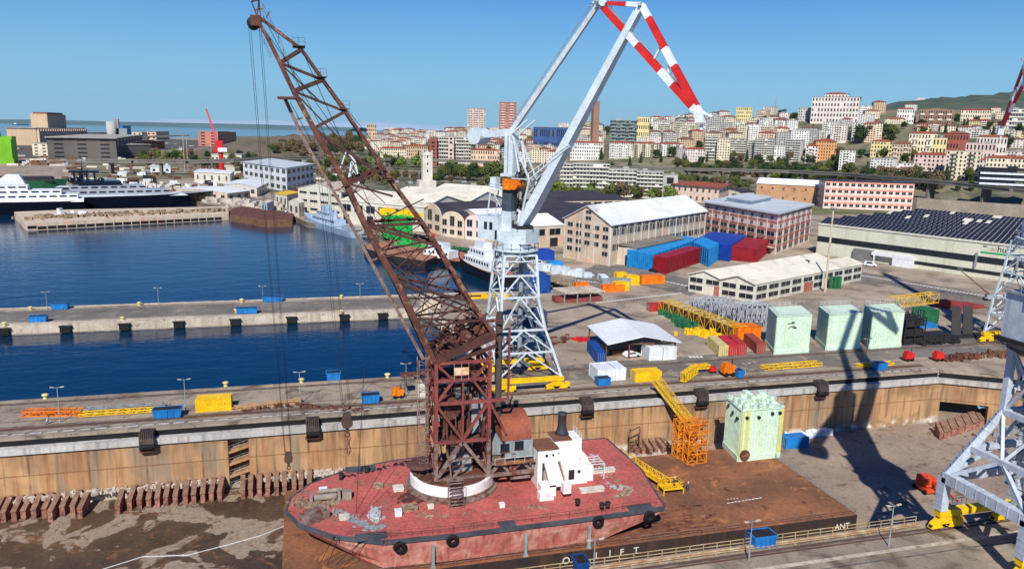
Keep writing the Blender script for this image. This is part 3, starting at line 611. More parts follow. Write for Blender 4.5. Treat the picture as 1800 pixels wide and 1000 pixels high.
# stair cage in front of ring
sc=MB(); c=g(803,893,PZ); 
for dx in (-1.1,1.1):
    for dy in (0,1.6): sc.beam((c.x+dx,c.y+dy,PZ),(c.x+dx,c.y+dy,PZ+4.2),.09)
for k in range(8): z=PZ+.5+k*.5; sc.box(c.x-1.05,c.x+1.05,c.y+.2*k*.9,c.y+.2*k*.9+.4,z,z+.06)
for z in (PZ+.1,PZ+2.4,PZ+4.2):
    sc.beam((c.x-1.1,c.y,z),(c.x+1.1,c.y,z),.1); sc.beam((c.x-1.1,c.y+1.6,z),(c.x+1.1,c.y+1.6,z),.1)
sc.beam((c.x-1.1,c.y,PZ),(c.x+1.1,c.y,PZ+2.4),.07); sc.box(c.x-1.3,c.x+1.3,c.y+1.2,c.y+2.8,PZ+3.9,PZ+4.0)
sc.build('stair_cage',M_rustgrey,rc)
# umbrella-roofed operator seat at left
c=fp(740,812,116); mb=MB(); mb.lathe((c.x,116.5,c.z-.3),[(2.4,-.3),(2.0,.1),(.9,.35)],12); mb.beam((c.x,116.5,z0-1.0),(c.x,116.5,c.z-.4),.15); mb.box(c.x-1.3,c.x+1.4,115.7,117.6,z0-1.0,z0+.9); mb.build('control_stand',mat('brown_cover',(92,62,52),(76,52,46),1,.8),rc)
# -------- jib --------
jib=thing_part=bpy.data.objects.new('jib',bpy.data.meshes.new('jib')); 
def jp(px,py,v): return pv(px,py,v)
def yn_(t): return 113.4+3.0*t   # near plane converges towards the tip
def yf_(t): return 121.4-3.6*t
lower=[(763,637),(735,575),(700,500),(672,452),(644,398),(608,322),(578,270),(552,226),(516,160),(492,110),(470,66),(452,34)]
upper=[(870,590),(850,562),(828,530),(800,482),(770,432),(744,392),(690,320),(676,297),(608,196),(568,140),(530,86)]
def P3(px,py,near=True,tt=None):
    # parameter t along the jib from its height in the photo
    t=(637-py)/603.0; v=yn_(t) if near else yf_(t)
    p=pv(px,py,yn_(t)); return V(p.x,v,p.z)
mbL=MB(); mbW=MB()
for near in (True,False):
    L=[P3(a,b,near) for a,b in lower]; U=[P3(a,b,near) for a,b in upper]
    for i,(a,b) in enumerate(zip(L[:-1],L[1:])):
        w_=1.0-.055*i; mbL.beam(a,b,w_*.75,w_)
    for i,(a,b) in enumerate(zip(U[:-1],U[1:])): mbL.beam(a,b,.5-.02*i,.6-.025*i)
    mbL.beam(U[-1],L[-1]+V(.3,0,.3),.28,.34)
    for (li,ui,wd) in ((9,10,.45),(8,9,.5),(7,8,.42),(5,7,.55),(4,5,.45),(3,4,.3)): 
        # transoms lean up from lower chord to upper chord
        a=L[li];b=U[ui]; mbW.beam(a,b,wd*.8,wd)
    for (li,ui,wd) in ((9,9,.26),(8,8,.24),(7,6,.4),(4,4,.42),(2,2,.35),(6,7,.0)): 
        if wd: mbW.beam(L[li],U[ui],wd)
    mbW.beam(L[0],U[0],1.0,.9); mbW.beam(L[0]+V(.5,0,-.9),U[0]+V(.3,0,-1.6),.5)
    mbW.beam(L[1],U[1],.3); mbW.beam(L[1],U[2],.22); mbW.beam(L[2],U[1],.22); mbW.beam(L[2],U[3],.25)
for i in range(len(lower)): mbW.beam(P3(*lower[i],True),P3(*lower[i],False),.3)
for i in range(len(upper)): mbW.beam(P3(*upper[i],True),P3(*upper[i],False),.22)
for i in range(len(lower)-1): mbW.beam(P3(*lower[i],True),P3(*lower[i+1],False),.18); 
for i in range(0,len(upper)-1): mbW.beam(P3(*upper[i],True),P3(*upper[i+1],False),.16)
# light secondary lattice
random.seed(4)
for near in (True,False):
    for k in range(0,9):
        t=k/9; ia=int(t*10); pa=P3(*lower[min(ia,10)],near); pb=P3(*upper[min(ia,9)],near)
        mid=pa.lerp(pb,.5); mbW.beam(mid,P3(*lower[min(ia+1,11)],near),.12); 
        if k<5: mbW.beam(mid,P3(*upper[min(ia+1,10)],near),.14); mbW.beam(mid,P3(*lower[max(ia-1,0)],not near),.12)
jib=mbL.build('jib',M_rust,rc)
mbW.build('bracing',mat('dark_rust',(86,52,44),(64,42,38),.6,.8,fine=.2),jib)
# the second, lower girder hung under the jib (hoist sheave girder), from mid jib to the tower head
gd=MB()
sec=[(505,168),(522,205),(541,246),(590,330),(628,402),(655,452),(700,535),(748,625)]
S2=[pv(a-4,b+6,117.5) for a,b in sec]
for a,b in zip(S2[:-1],S2[1:]): gd.beam(a,b,.55,.5); gd.beam(a+V(0,1.6,0),b+V(0,1.6,0),.5,.45)
for a in S2: gd.beam(a,a+V(1.1,0,.3),.25)
gd.build('lower_girder',M_rustgrey,jib)
# crowsnest platforms, sheaves and small rails
pf=MB()
for px,py in ((608,196),(568,140),(530,86),(690,320)):
    p=P3(px,py); pf.box(p.x-1.2,p.x+.5,p.y-.6,p.y+3,p.z+.3,p.z+.4); railing(pf,[V(p.x-1.2,p.y-.6,p.z+.4),V(p.x+.5,p.y-.6,p.z+.4)],1.0,.6,.03)
p=P3(512,168); pf.box(p.x-1.9,p.x+.6,p.y-.5,p.y+3,p.z-.5,p.z-.2)
pf.build('platform',M_rust,jib)
hd=MB(); tp=P3(452,34)
hd.box(tp.x-.9,tp.x+.5,tp.y-.3,tp.y+2.6,tp.z-.9,tp.z+.5)
for a,b in (((452,30),(442,3)),((458,28),(455,1)),((468,32),(474,20)),((442,3),(455,1)),((448,18),(462,16)),((452,30),(455,1)),((442,5),(447,-2)),((455,1),(460,-3))): hd.beam(pv(*a,117),pv(*b,117),.17); hd.beam(pv(*a,118.5),pv(*b,118.5),.14)
railing(hd,[pv(462,22,117),pv(490,78,117),pv(516,140,117),pv(535,190,117)],1.2,1.6,.035)
railing(hd,[pv(455,45,117),pv(475,90,117)],-.9,1.6,.03)
hd.build('head_frame',M_rust,jib)
sv=MB(); sv.tube((tp.x-.6,tp.y-.1,tp.z-.5),(tp.x-.6,tp.y+2.4,tp.z-.5),.8,14); sv.build('sheave',M_dark,jib,True)
# stay wires along the jib
mb=MB()
for a,b in (((462,28),(620,330)),((470,60),(640,300)),((530,86),(676,420)),((568,140),(720,330)),((510,180),(548,250)),((608,196),(745,400)),((690,320),(830,520)),((600,330),(745,470))): mb.tube(pv(*a,115.5),pv(*b,115.5),.045,4)
mb.build('stay_wires',M_dark,jib)
# fan of small braces near the foot
mb=MB()
def q(px,py,v=114.5): return pv(px,py,v)
for a,b,wd in (((640,400),(745,350),.16),((655,400),(690,420),.14),((700,500),(850,560),.3),((715,525),(845,520),.22),((720,545),(800,600),.16),((730,560),(868,565),.25),((745,590),(790,490),.15),((690,480),(740,430),.16),((725,540),(760,480),.15),((655,420),(680,385),.15),((760,560),(840,605),.18),((620,340),(650,300),.16),((600,330),(678,297),.26),((608,322),(690,345),.3)):
    mb.beam(q(*a),q(*b),wd); mb.beam(q(*a,119.5),q(*b,119.5),wd)
mb.build('foot_bracing',mat('dark_rust',(0,0,0)),jib)
# winch deck: machinery on the sloping jib foot
random.seed(12); mb=MB()
for i in range(110):
    t=random.random(); s_=random.uniform(-.1,1); base=q(770,628).lerp(q(866,582),t); y=113.8+7*random.random(); z=base.z+.4+random.random()*3.2*(1-abs(t-.5))
    L=random.uniform(.5,2.2); mb.beam((base.x,y,z),(base.x+random.uniform(-1,1)*L,y+random.uniform(-1,1),z+random.uniform(-.6,.9)),random.uniform(.1,.35))
for t in (.25,.5,.75): b=q(770,628).lerp(q(866,582),t); mb.tube((b.x,114.5,b.z+1.3),(b.x,119.5,b.z+1.3),.9,14)
mb.build('winch_gear',M_rust,jib)
mb=MB(); b0=q(768,628);b1=q(868,580); mb.hexa([V(b0.x,113.5,b0.z-.1),V(b1.x,113.5,b1.z-.1),V(b1.x,121,b1.z-.1),V(b0.x,121,b0.z-.1),V(b0.x,113.5,b0.z+.1),V(b1.x,113.5,b1.z+.1),V(b1.x,121,b1.z+.1),V(b0.x,121,b0.z+.1)]); mb.build('winch_deck',mat('brown_cover',(0,0,0)),jib)
# hoist ropes and hooks
def hook(px,py,top,dys,label,sz=1.0,chain=0):
    b=pv(px,py,top[0].y+.6); t=thing('hook_block',label,'hook block',b)
    mb=MB()
    for k,tp_ in enumerate(top): mb.tube(tp_,b+V(dys[k],0,.6*sz),.028,4)
    mb.build('hoist_rope',M_dark,t)
    mb=MB(); mb.tube(b+V(0,-.5*sz,0),b+V(0,.5*sz,0),.85*sz,14); mb.hexa([b+V(-.8*sz,-.45*sz,0),b+V(.8*sz,-.45*sz,0),b+V(.8*sz,.45*sz,0),b+V(-.8*sz,.45*sz,0),b+V(-.5*sz,-.4*sz,1.5*sz),b+V(.5*sz,-.4*sz,1.5*sz),b+V(.5*sz,.4*sz,1.5*sz),b+V(-.5*sz,.4*sz,1.5*sz)]); mb.box(b.x-.25*sz,b.x+.25*sz,b.y-.2,b.y+.2,b.z-1.6*sz,b.z-.7*sz); mb.build('sheave_case',mat('hook_dark',(64,56,52),(90,66,54),1,.7),t)
    mb=MB(); mb.torus(b+V(0,0,-2.0*sz),.34*sz,.11*sz,(0,1,0),14,6)
    if chain:
        for k in range(9): mb.torus(b+V(.12*math.sin(k),0,-2.6*sz-k*.36),.2,.055,(0,1,0) if k%2 else (1,0,0),8,5); mb.torus(b+V(.35+.1*math.cos(k),.2,-2.6*sz-k*.33),.16,.05,(0,1,0) if k%2 else (1,0,0),8,5)
    mb.build('hook',M_rust,t); return t
T=[tp+V(-1.2,.3,-.6),tp+V(-1.0,2.0,-.6),tp+V(.2,.3,-1.0),tp+V(.4,2,-1.0)]
hook(507,806,T,(-.5,-.4,.4,.5),'small dark hook block hanging on four ropes from the jib tip, before the ochre wall',.75)
g0=pv(556,232,118); hook(610,742,[g0+V(-.4,0,0),g0+V(.1,.8,0),g0+V(.9,0,-1),g0+V(1.2,.8,-1)],(-.6,-.4,.5,.7),'larger dark hook block with chain hanging on ropes from the middle of the rusty jib',1.05,1)
# ropes to deck
mb=MB(); 
for a,b in (((697,820),(632,910)),((640,650),(626,900))): mb.tube(pv(*a,118)+V(0,0,0),g(*b,PZ),.04,4)
one('guy_rope',mb,M_dark,'thin dark guy ropes running down to the red pontoon deck','rope')

# ---------------- travelling dock cranes ----------------
def portal(cx,cy,lv,parent,m,w=.6):
    """lv list of (z,x0,x1,y0,y1) ; four lattice faces"""
    mb=MB(); rg=[[V(x0,y0,z),V(x1,y0,z),V(x1,y1,z),V(x0,y1,z)] for z,x0,x1,y0,y1 in lv]
    legs=[]
    for i in range(4):
        lm=MB()
        for a,b in zip(rg[:-1],rg[1:]): lm.beam(a[i],b[i],w)
        lm.build('leg',m,parent)
    for r in rg[1:]:
        for i in range(4): mb.beam(r[i],r[(i+1)%4],w*.75)
    for a,b in zip(rg[:-1],rg[1:]):
        for i in range(4):
            j=(i+1)%4; mid=(b[i]+b[j])/2; mb.beam(mid,a[i],w*.55); mb.beam(mid,a[j],w*.55)
    return mb
def bogies(x0,x1,y,parent,n=2):
    L=(x1-x0)
    mb=MB(); mb.box(x0-.5,x1+.5,y-.55,y+.55,2.1,3.0); sill=mb.build('bogie_beam',M_yel,parent)
    for c in (x0+1,x1-1):
        bm=MB(); bm.hexa([V(c-2.3,y-.4,.9),V(c+2.3,y-.4,.9),V(c+2.3,y+.4,.9),V(c-2.3,y+.4,.9),V(c-.8,y-.45,2.1),V(c+.8,y-.45,2.1),V(c+.8,y+.45,2.1),V(c-.8,y+.45,2.1)])
        for s_ in (-1.5,1.5): bm.hexa([V(c+s_-1,y-.45,.35),V(c+s_+1,y-.45,.35),V(c+s_+1,y+.45,.35),V(c+s_-1,y+.45,.35),V(c+s_-.5,y-.45,1.2),V(c+s_+.5,y-.45,1.2),V(c+s_+.5,y+.45,1.2),V(c+s_-.5,y+.45,1.2)])
        bm.box(c+1.9,c+2.9,y-.5,y+.5,.7,1.6)
        bo=bm.build('bogie',M_yel,parent)
        for s_ in (-2.1,-.9,.9,2.1):
            wm=MB(); wm.tube((c+s_,y-.3,.45),(c+s_,y+.3,.45),.36,14); wm.build('wheel',M_dark,bo)
def jibcrane(name,label,C,lv,jdir=0.0,jd=None,boxlegs=False):
    """C base centre; upper works built along +x of the crane then turned by jdir"""
    root=thing(name,label,'crane',C)
    Z=lambda x,y,z:C+V(x,y,z)
    LV=[(z,C.x+a,C.x+b,C.y+c,C.y+d_) for z,a,b,c,d_ in lv]
    if not boxlegs:
        portal(C.x,C.y,LV,root,M_cranew,.5).build('lattice',M_cranew,root)
        # access stairs zigzag inside
        st=MB(); zt=lv[-1][0]
        for k in range(8):
            z=3+k*(zt-4)/8; z2=3+(k+1)*(zt-4)/8; s_=1 if k%2 else -1; st.beam(Z(-2*s_,0,z),Z(2*s_,0,z2),.7,.12); st.box(C.x+2*s_-.8,C.x+2*s_+.8,C.y-.9,C.y+.9,C.z+z2-.08,C.z+z2)
            railing(st,[Z(-2*s_,-.4,z),Z(2*s_,-.4,z2)],1,1.2,.03)
        st.tube(Z(0,1.2,3),Z(0,1.2,zt),.5,10)
        st.build('stair',M_grey,root)
    bogies(LV[0][1],LV[0][2],LV[0][3],root); bogies(LV[0][1],LV[0][2],LV[0][4],root)
    return root
def upper(root,C,zt,rot,winch=True,thin=1.0):
    """slewing platform + house + mast + jib; local axes: x along the jib"""
    c,s_=math.cos(rot),math.sin(rot)
    def T(x,y,z): return V(C.x+x*c-y*s_,C.y+x*s_+y*c,C.z+z)
    def bx(mb,x0,x1,y0,y1,z0,z1): mb.hexa([T(x0,y0,z0),T(x1,y0,z0),T(x1,y1,z0),T(x0,y1,z0),T(x0,y0,z1),T(x1,y0,z1),T(x1,y1,z1),T(x0,y1,z1)])
    mb=MB(); mb.lathe(T(0,0,zt),[(3.6,0),(3.6,.5),(4.9,.6),(4.9,.9),(3.2,1.0),(3.2,2.2)],28); mb.build('slewing_platform',M_cranew,root)
    mb=MB(); pts=[T(4.8*math.cos(t*math.pi/8),4.8*math.sin(t*math.pi/8),zt+.9) for t in range(17)]; railing(mb,pts,1.5,1.9,.06,(1,.55)); pts=[p+V(0,0,-2.2) for p in pts]; 
    for a,b in zip(pts[:-1],pts[1:]): mb.beam(a,b,.25)
    for a in pts[::2]: mb.beam(a,a+V(0,0,2.2),.12)
    mb.build('railing',M_cranew,root)
    mb=MB(); bx(mb,-8.3,-3.0,-2.6,2.6,zt+2.4,zt+7.4); bx(mb,-3.0,1.2,-2.4,2.4,zt+2.2,zt+4.6); h=mb.build('machine_house',M_cranew,root)
    for xx in (-6.6,-5.2): wm=MB(); bx(wm,xx,xx+.8,-2.68,-2.603,zt+4.6,zt+6.2); wm.build('window',M_glass,h)
    wm=MB(); bx(wm,-3.75,-3.2,-2.68,-2.603,zt+2.6,zt+4.6); wm.build('door',M_glass,h)
    mb=MB(); bx(mb,.2,4.1,-2.5,2.5,zt+2.2,zt+5.2); mb.build('front_house',M_cranew,root)
    rl=MB(); railing(rl,[T(-8.3,-2.6,zt+7.4),T(-3,-2.6,zt+7.4),T(-3,2.6,zt+7.4)],1.1,1.3,.04); rl.build('roof_railing',M_cranew,root)
    # mast
    mb=MB(); bx(mb,-3.2,-.6,-1.2,1.2,zt+4.6,zt+8.6); bx(mb,-2.7,-2.0,-1.2,-.5,zt+16.5,zt+24.5); bx(mb,-2.7,-2.0,.5,1.2,zt+16.5,zt+24.5); bx(mb,-1.7,-.6,-1.1,1.1,zt+16.5,zt+24.8)
    bx(mb,-3.4,-.4,-1.5,1.5,zt+15.9,zt+16.5); ms=mb.build('mast',M_cranew,root)
    mb=MB(); bx(mb,-3.1,-.7,-1.1,1.1,zt+8.6,zt+13.2); mb.build('mast_core',mat('dark_teal_steel',(70,84,92),(54,66,74),.5,.6),root)  # dark teal lower section of the mast
    if winch:
        mb=MB(); bx(mb,-2.5,-.4,-1.9,1.5,zt+13.2,zt+15.4); a=T(.2,-1.9,zt+14.3); b=T(.2,1.6,zt+14.3); mb.tube(a,b,1.05,14); mb.build('winch',M_org,root)
    mb=MB(); bx(mb,-6.2,-3.2,-1.6,1.6,zt+13.0,zt+13.2); bx(mb,-6.1,-4.6,-1.4,.2,zt+13.2,zt+15.6); mb.beam(T(-5.9,-1.5,zt+13),T(-6.6,-1.5,zt+7.4),.25); mb.beam(T(-5.9,1.5,zt+13),T(-6.6,1.5,zt+7.4),.25); railing(mb,[T(-6.2,-1.6,zt+13.2),T(-3.2,-1.6,zt+13.2)],1.1,1,.04); mb.beam(T(-5.5,-1.5,zt+13),T(-3.2,-1.5,zt+9.5),.15)
    mb.build('mast_platform',M_cranew,root)
    # dark rope and gear cluster in the mast
    random.seed(8); mb=MB()
    for i in range(46):
        x=random.uniform(-.4,1.9); y=random.uniform(-1.4,1.4); z=zt+random.uniform(4.5,17); mb.beam(T(x,y,z),T(x+random.uniform(-.7,.9),y,z+random.uniform(.4,2.2)),random.uniform(.1,.4))
    mb.build('rope_gear',M_dark,root)
    # A-frame to jib luffing
    mb=MB()
    for y in (-1.4,1.4):
        mb.beam(T(-.8,y,zt+24.5),T(3.8,y,zt+15.6),.3); mb.beam(T(3.8,y,zt+15.6),T(1.4,y,zt+4.8),.34); mb.beam(T(-.4,y,zt+24),T(1.2,y,zt+17),.35); mb.beam(T(3.8,y,zt+15.6),T(-.5,y,zt+15.6),.2)
        mb.beam(T(-1,y,zt+24.5),T(3,y,zt+27.5),.3)
        mb.beam(T(3.8,y,zt+15.6),T(13.0,y,zt+22.5),.22); mb.beam(T(3.6,y,zt+16.8),T(13.0,y,zt+22.9),.14)
    for k in range(9): t=k/8; mb.beam(T(3.8+9.2*t,-1.4,zt+15.6+6.9*t),T(3.8+9.2*t,1.4,zt+15.6+6.9*t),.14); mb.beam(T(3.8+9.2*t,-1.4,zt+15.6+6.9*t),T(3.6+9.4*t,-1.4,zt+16.8+6.1*t),.12)
    for k in range(5): mb.beam(T(1.6+k*.5,-1.4,zt+5.5+k*2.2),T(1.6+k*.5,1.4,zt+5.5+k*2.2),.14); mb.beam(T(1.6+k*.5,-1.4,zt+5.5+k*2.2),T(2.1+k*.5,1.4,zt+7.7+k*2.2),.12)
    mb.build('stay_frame',M_cranew,root)
    # counterweight lever
    mb=MB(); mb.beam(T(-.6,0,zt+25),T(-9.4,0,zt+24.4),2.0,1.5,1.6,1.5); cw=mb.build('counterweight_arm',M_cranew,root)
    mb=MB(); mb.tube(T(-10.2,-1.9,zt+24.0),T(-10.2,1.9,zt+24.0),1.75,24); mb.build('counterweight',M_cranew,cw)
    # main jib: long tapered box
    tipM=T(25.7,0,zt+47.0); f=T(1.6,0,zt+5.6)
    mb=MB(); mb.beam(f,f.lerp(tipM,.1),2.8,1.0,2.9,1.9); mb.beam(f.lerp(tipM,.1),tipM,2.9,1.9,1.6,1.2); mb.build('main_jib',M_cranew,root)
    mb=MB(); mb.box(f.x-1.8,f.x+1.8,f.y-1.9,f.y+1.9,f.z-.9,f.z+.3); mb.build('jib_foot',M_dark,root)
    # back stay girder
    P1=T(17.7,0,zt+49.2)
    mb=MB(); a=T(-2.2,0,zt+24.6); mb.beam(a,P1,.85,1.1,.7,.85); bs=mb.build('back_stay',mat('stay_grey',(196,202,204),(178,184,188),.3,.5),root)
    mb=MB(); 
    for y in (-.5,.5): mb.beam(a+V(-.3,y,1.4),P1+V(-.6,y,1.2),.07)
    for k in range(18): p=a.lerp(P1,(k+.5)/18); mb.beam(p+V(0,-.5,.5),p+V(-.35,-.5,1.4),.06)
    mb.build('handrail',M_grey,bs)
    # fly jib, banded red and white
    P2=T(26.4,0,zt+48.2); P3=T(25.7,0,zt+47.0); tip=T(38.9,0,zt+28.8)
    fw=MB(); fj=fw; bands=[]; tn_=thin
    def banded(a,b,w0,w1,cuts,first):
        for i,(t0,t1) in enumerate(zip(cuts[:-1],cuts[1:])):
            mm=MB(); bands.append((mm,(i%2==0)==(first=='r'))); mm.beam(a.lerp(b,t0),a.lerp(b,t1),*[tn_*(w0+(w1-w0)*q_) for q_ in (t0,t0,t1,t1)])
    for y in (0,):
        oy=V(-s_*y,c*y,0); q=oy*.2
        banded(P1+oy,tip+q,1.15,1.35,(0,.04,.29,.39,.62,.74,.93,1),'w')
        banded(P2+oy,tip+q,1.05,1.3,(0,.12,.40,.56,.93,1),'w')
        banded(P1+oy,P2+oy,.6,.9,(0,.1,.65,1),'w')
    fw.beam(P2,T(24.6,0,zt+45.2),.9); 
    for k,t in enumerate((.36,.5)): fw.beam(P1.lerp(tip,t+.18),P2.lerp(tip,t),.3)
    for y in (-1,1): fw.beam(P2+V(-s_*-1.1,c*-1.1,0),P2+V(-s_*1.1,c*1.1,0),.5)
    fw.hexa([T(38.4,-.8,zt+27.4),T(39.9,-.8,zt+27.4),T(39.9,.8,zt+27.4),T(38.4,.8,zt+27.4),T(37.8,-.8,zt+29.6),T(39.3,-.8,zt+29.6),T(39.3,.8,zt+29.6),T(37.8,.8,zt+29.6)])
    fj=fw.build('fly_jib',M_white,root)
    for mm,isr in bands: mm.build('red_band' if isr else 'white_band',M_red if isr else M_white,fj)
    mb=MB(); 
    for y in (-.5,0,.5): mb.tube(P1+V(0,y,.8),T(38.8,y,zt+30.1),.05,4)
    for k in range(9): p=P1.lerp(tip,.1+k*.1); mb.beam(p,p+V(.5,0,1.3),.08)
    mb.beam(P1+V(.3,-.5,1.2),P1.lerp(tip,.9)+V(.5,-.5,1.3),.06)
    mb.build('hoist_rope',M_grey,fj)
    hd=MB(); random.seed(3)
    for k in range(24): p=P1+V(random.uniform(-1.6,2.2),random.uniform(-1.4,1.4),random.uniform(-1.4,1.4)); hd.beam(p,p+V(random.uniform(-1,1),random.uniform(-.5,.5),random.uniform(-.9,.9)),random.uniform(.1,.28))
    hd.tube(P1+V(0,-1.4,0),P1+V(0,1.4,0),.8,12); hd.build('head_gear',M_cranew,fj)
    hk=MB(); hk.tube(tip+V(.4,0,-1.6),tip+V(.4,0,-2.6),.3,8); hk.tube(T(41.2,0,zt+28.4),T(39.2,0,zt+29.2),.3,6); hk.build('hook',M_white,fj)
CW=V(45.6,155.8,0)
lv=[(3,-7.0,7.0,-7.1,6.6),(8.4,-6.6,5.2,-6.7,6.3),(13.2,-6.3,3.4,-6.3,6.0),(20,-6.0,2.0,-5.2,4.6),(24.5,-5.6,1.8,-4.6,4.3),(28.6,-5.2,1.7,-3.8,4.0)]
wc=jibcrane('portal_crane','white lattice tower dock crane with red and white folded fly jib, behind the rusty crane','',None) if 0 else jibcrane('portal_crane','white lattice tower dock crane with red and white folded fly jib, behind the rusty crane',CW,lv)
upper(wc,CW+V(-1.7,0,0),28.8,R(-50))
# far right crane beyond the dock head
CF=V(187,156,0)
fc=jibcrane('portal_crane','distant white dock crane at the right edge, red and white fly jib over the houses',CF,lv)
CU=CF+V(-1.7,0,0)
upper(fc,CU,28.8,R(60),thin=.6)
# near right crane: box-girder legs on the near quay
CN=V(92.4,74.0,0)
nc=thing('portal_crane','big pale box-girder dock crane standing on the near quay at the right edge','crane',CN)
zN=27.5
M_cn=mat('pale_blue_grey_paint',(186,194,204),(168,178,190),.3,.45,streak=(110,104,100),streak_amt=.35)
bogies(85.9,98.9,80.5,nc); bogies(85.9,98.9,67.5,nc)
knee=[V(85.9,80.5,8),V(98.9,80.5,8),V(98.9,67.5,8),V(85.9,67.5,8)]; foot=[p+V(0,0,-5) for p in knee]; topk=[V(90.6,77.2,zN-9),V(94.6,77.2,zN-9),V(94.6,71,zN-9),V(90.6,71,zN-9)]
for k in range(4):
    mb=MB(); mb.beam(foot[k],knee[k],1.3,1.2); mb.beam(knee[k],topk[k],1.1,1.0,.8,.85); mb.beam(topk[k],topk[k]+V(0,0,9),.8)
    # stiffener ribs
    for t in range(9): p=knee[k].lerp(topk[k],(t+.5)/9); dd=(topk[k]-knee[k]).normalized(); mb.beam(p-dd*.04,p+dd*.04,1.17-.26*t/9,1.1-.1*t/9)
    for t in range(3): p=foot[k].lerp(knee[k],(t+.5)/3); mb.beam(p-V(0,0,.04),p+V(0,0,.04),1.38,1.28)
    mb.build('leg',M_cn,nc)
mb=MB()
for a,b,wd in ((0,3,1.5),(1,2,1.5),(0,1,1.2),(2,3,1.2)):
    mb.beam(knee[a],knee[b],wd*.8,wd); 
    for t in range(8): p=knee[a].lerp(knee[b],(t+.5)/8); dd=(knee[b]-knee[a]).normalized(); mb.beam(p-dd*.04,p+dd*.04,wd*.86,wd*1.06)
for k in range(4): mb.beam(topk[k],topk[(k+1)%4],.7); mb.beam(topk[k]+V(0,0,9),topk[(k+1)%4]+V(0,0,9),.8); mb.beam(topk[k],topk[(k+1)%4]+V(0,0,9),.35); mb.beam(topk[(k+1)%4],topk[k]+V(0,0,9),.35)
for k in range(4):
    a,b=knee[k],knee[(k+1)%4]; c2=topk[k].lerp(topk[(k+1)%4],.5); m1=a.lerp(topk[k],.45); m2=b.lerp(topk[(k+1)%4],.45); mb.beam(m1,m2,.8); mb.beam(m1.lerp(m2,.5),a,.5); mb.beam(m1.lerp(m2,.5),b,.5); mb.beam(m1.lerp(m2,.5),topk[k],.4); mb.beam(m1.lerp(m2,.5),topk[(k+1)%4],.4)
mb.build('lattice',M_cn,nc)
mb=MB()
for k in range(12):
    z=3+k*2; s_=1 if k%2 else -1; mb.beam((92.6-2*s_,75,z),(92.6+2*s_,75,z+2),.8,.15); railing(mb,[V(92.6-2*s_,74.6,z),V(92.6+2*s_,74.6,z+2)],1,1.2,.04)
mb.tube((92.6,73,2),(92.6,73,zN),.6,10); mb.build('stair',M_grey,nc)
mb=MB(); mb.lathe(V(92.6,74,zN-.3),[(3.6,0),(4.6,.5),(4.6,.9),(3.6,1)],28); mb.build('slewing_platform',M_dark,nc)
mb=MB(); r_=R(-62)
def Tn(x,y,z): c,s_=math.cos(R(41)),math.sin(R(41)); return V(92.6+x*c-y*s_,74+x*s_+y*c,z)
def bn(mb,x0,x1,y0,y1,z0,z1): mb.hexa([Tn(x0,y0,z0),Tn(x1,y0,z0),Tn(x1,y1,z0),Tn(x0,y1,z0),Tn(x0,y0,z1),Tn(x1,y0,z1),Tn(x1,y1,z1),Tn(x0,y1,z1)])
mb=MB(); mb.box(90.2,97.5,70,79.0,28.6,34.6); hs=mb.build('machine_house',M_cn,nc)
mb=MB(); mb.box(89.8,97.9,69.6,79.4,34.6,34.8); railing(mb,[V(89.8,79.4,34.8),V(89.8,69.6,34.8),V(97.9,69.6,34.8)],1,1.4,.05); mb.build('roof',M_grey,hs)
mb=MB(); mb.box(89.6,97.9,69.4,79.4,28.0,28.6); mb.build('house_deck',M_dark,nc)
mb=MB(); bn(mb,-3,2,-2,2,35,60); bn(mb,-22,-1,-1,1,56.5,58.5); mb.build('mast',M_cn,nc)
mb=MB(); mb.tube(Tn(-22,-2.4,57),Tn(-22,2.4,57),2.6,18); mb.build('counterweight',M_cn,nc)
mb=MB(); mb.beam(Tn(3,0,34),Tn(30,0,82),3.2,3.2,1.6,1.6); mb.beam(Tn(-2,0,59),Tn(20,0,84),1.4,1.4); mb.beam(Tn(20,0,84),Tn(46,0,60),1.6,1.6); mb.beam(Tn(30,0,82),Tn(46,0,60),1.4,1.4); mb.build('jib',M_cn,nc)
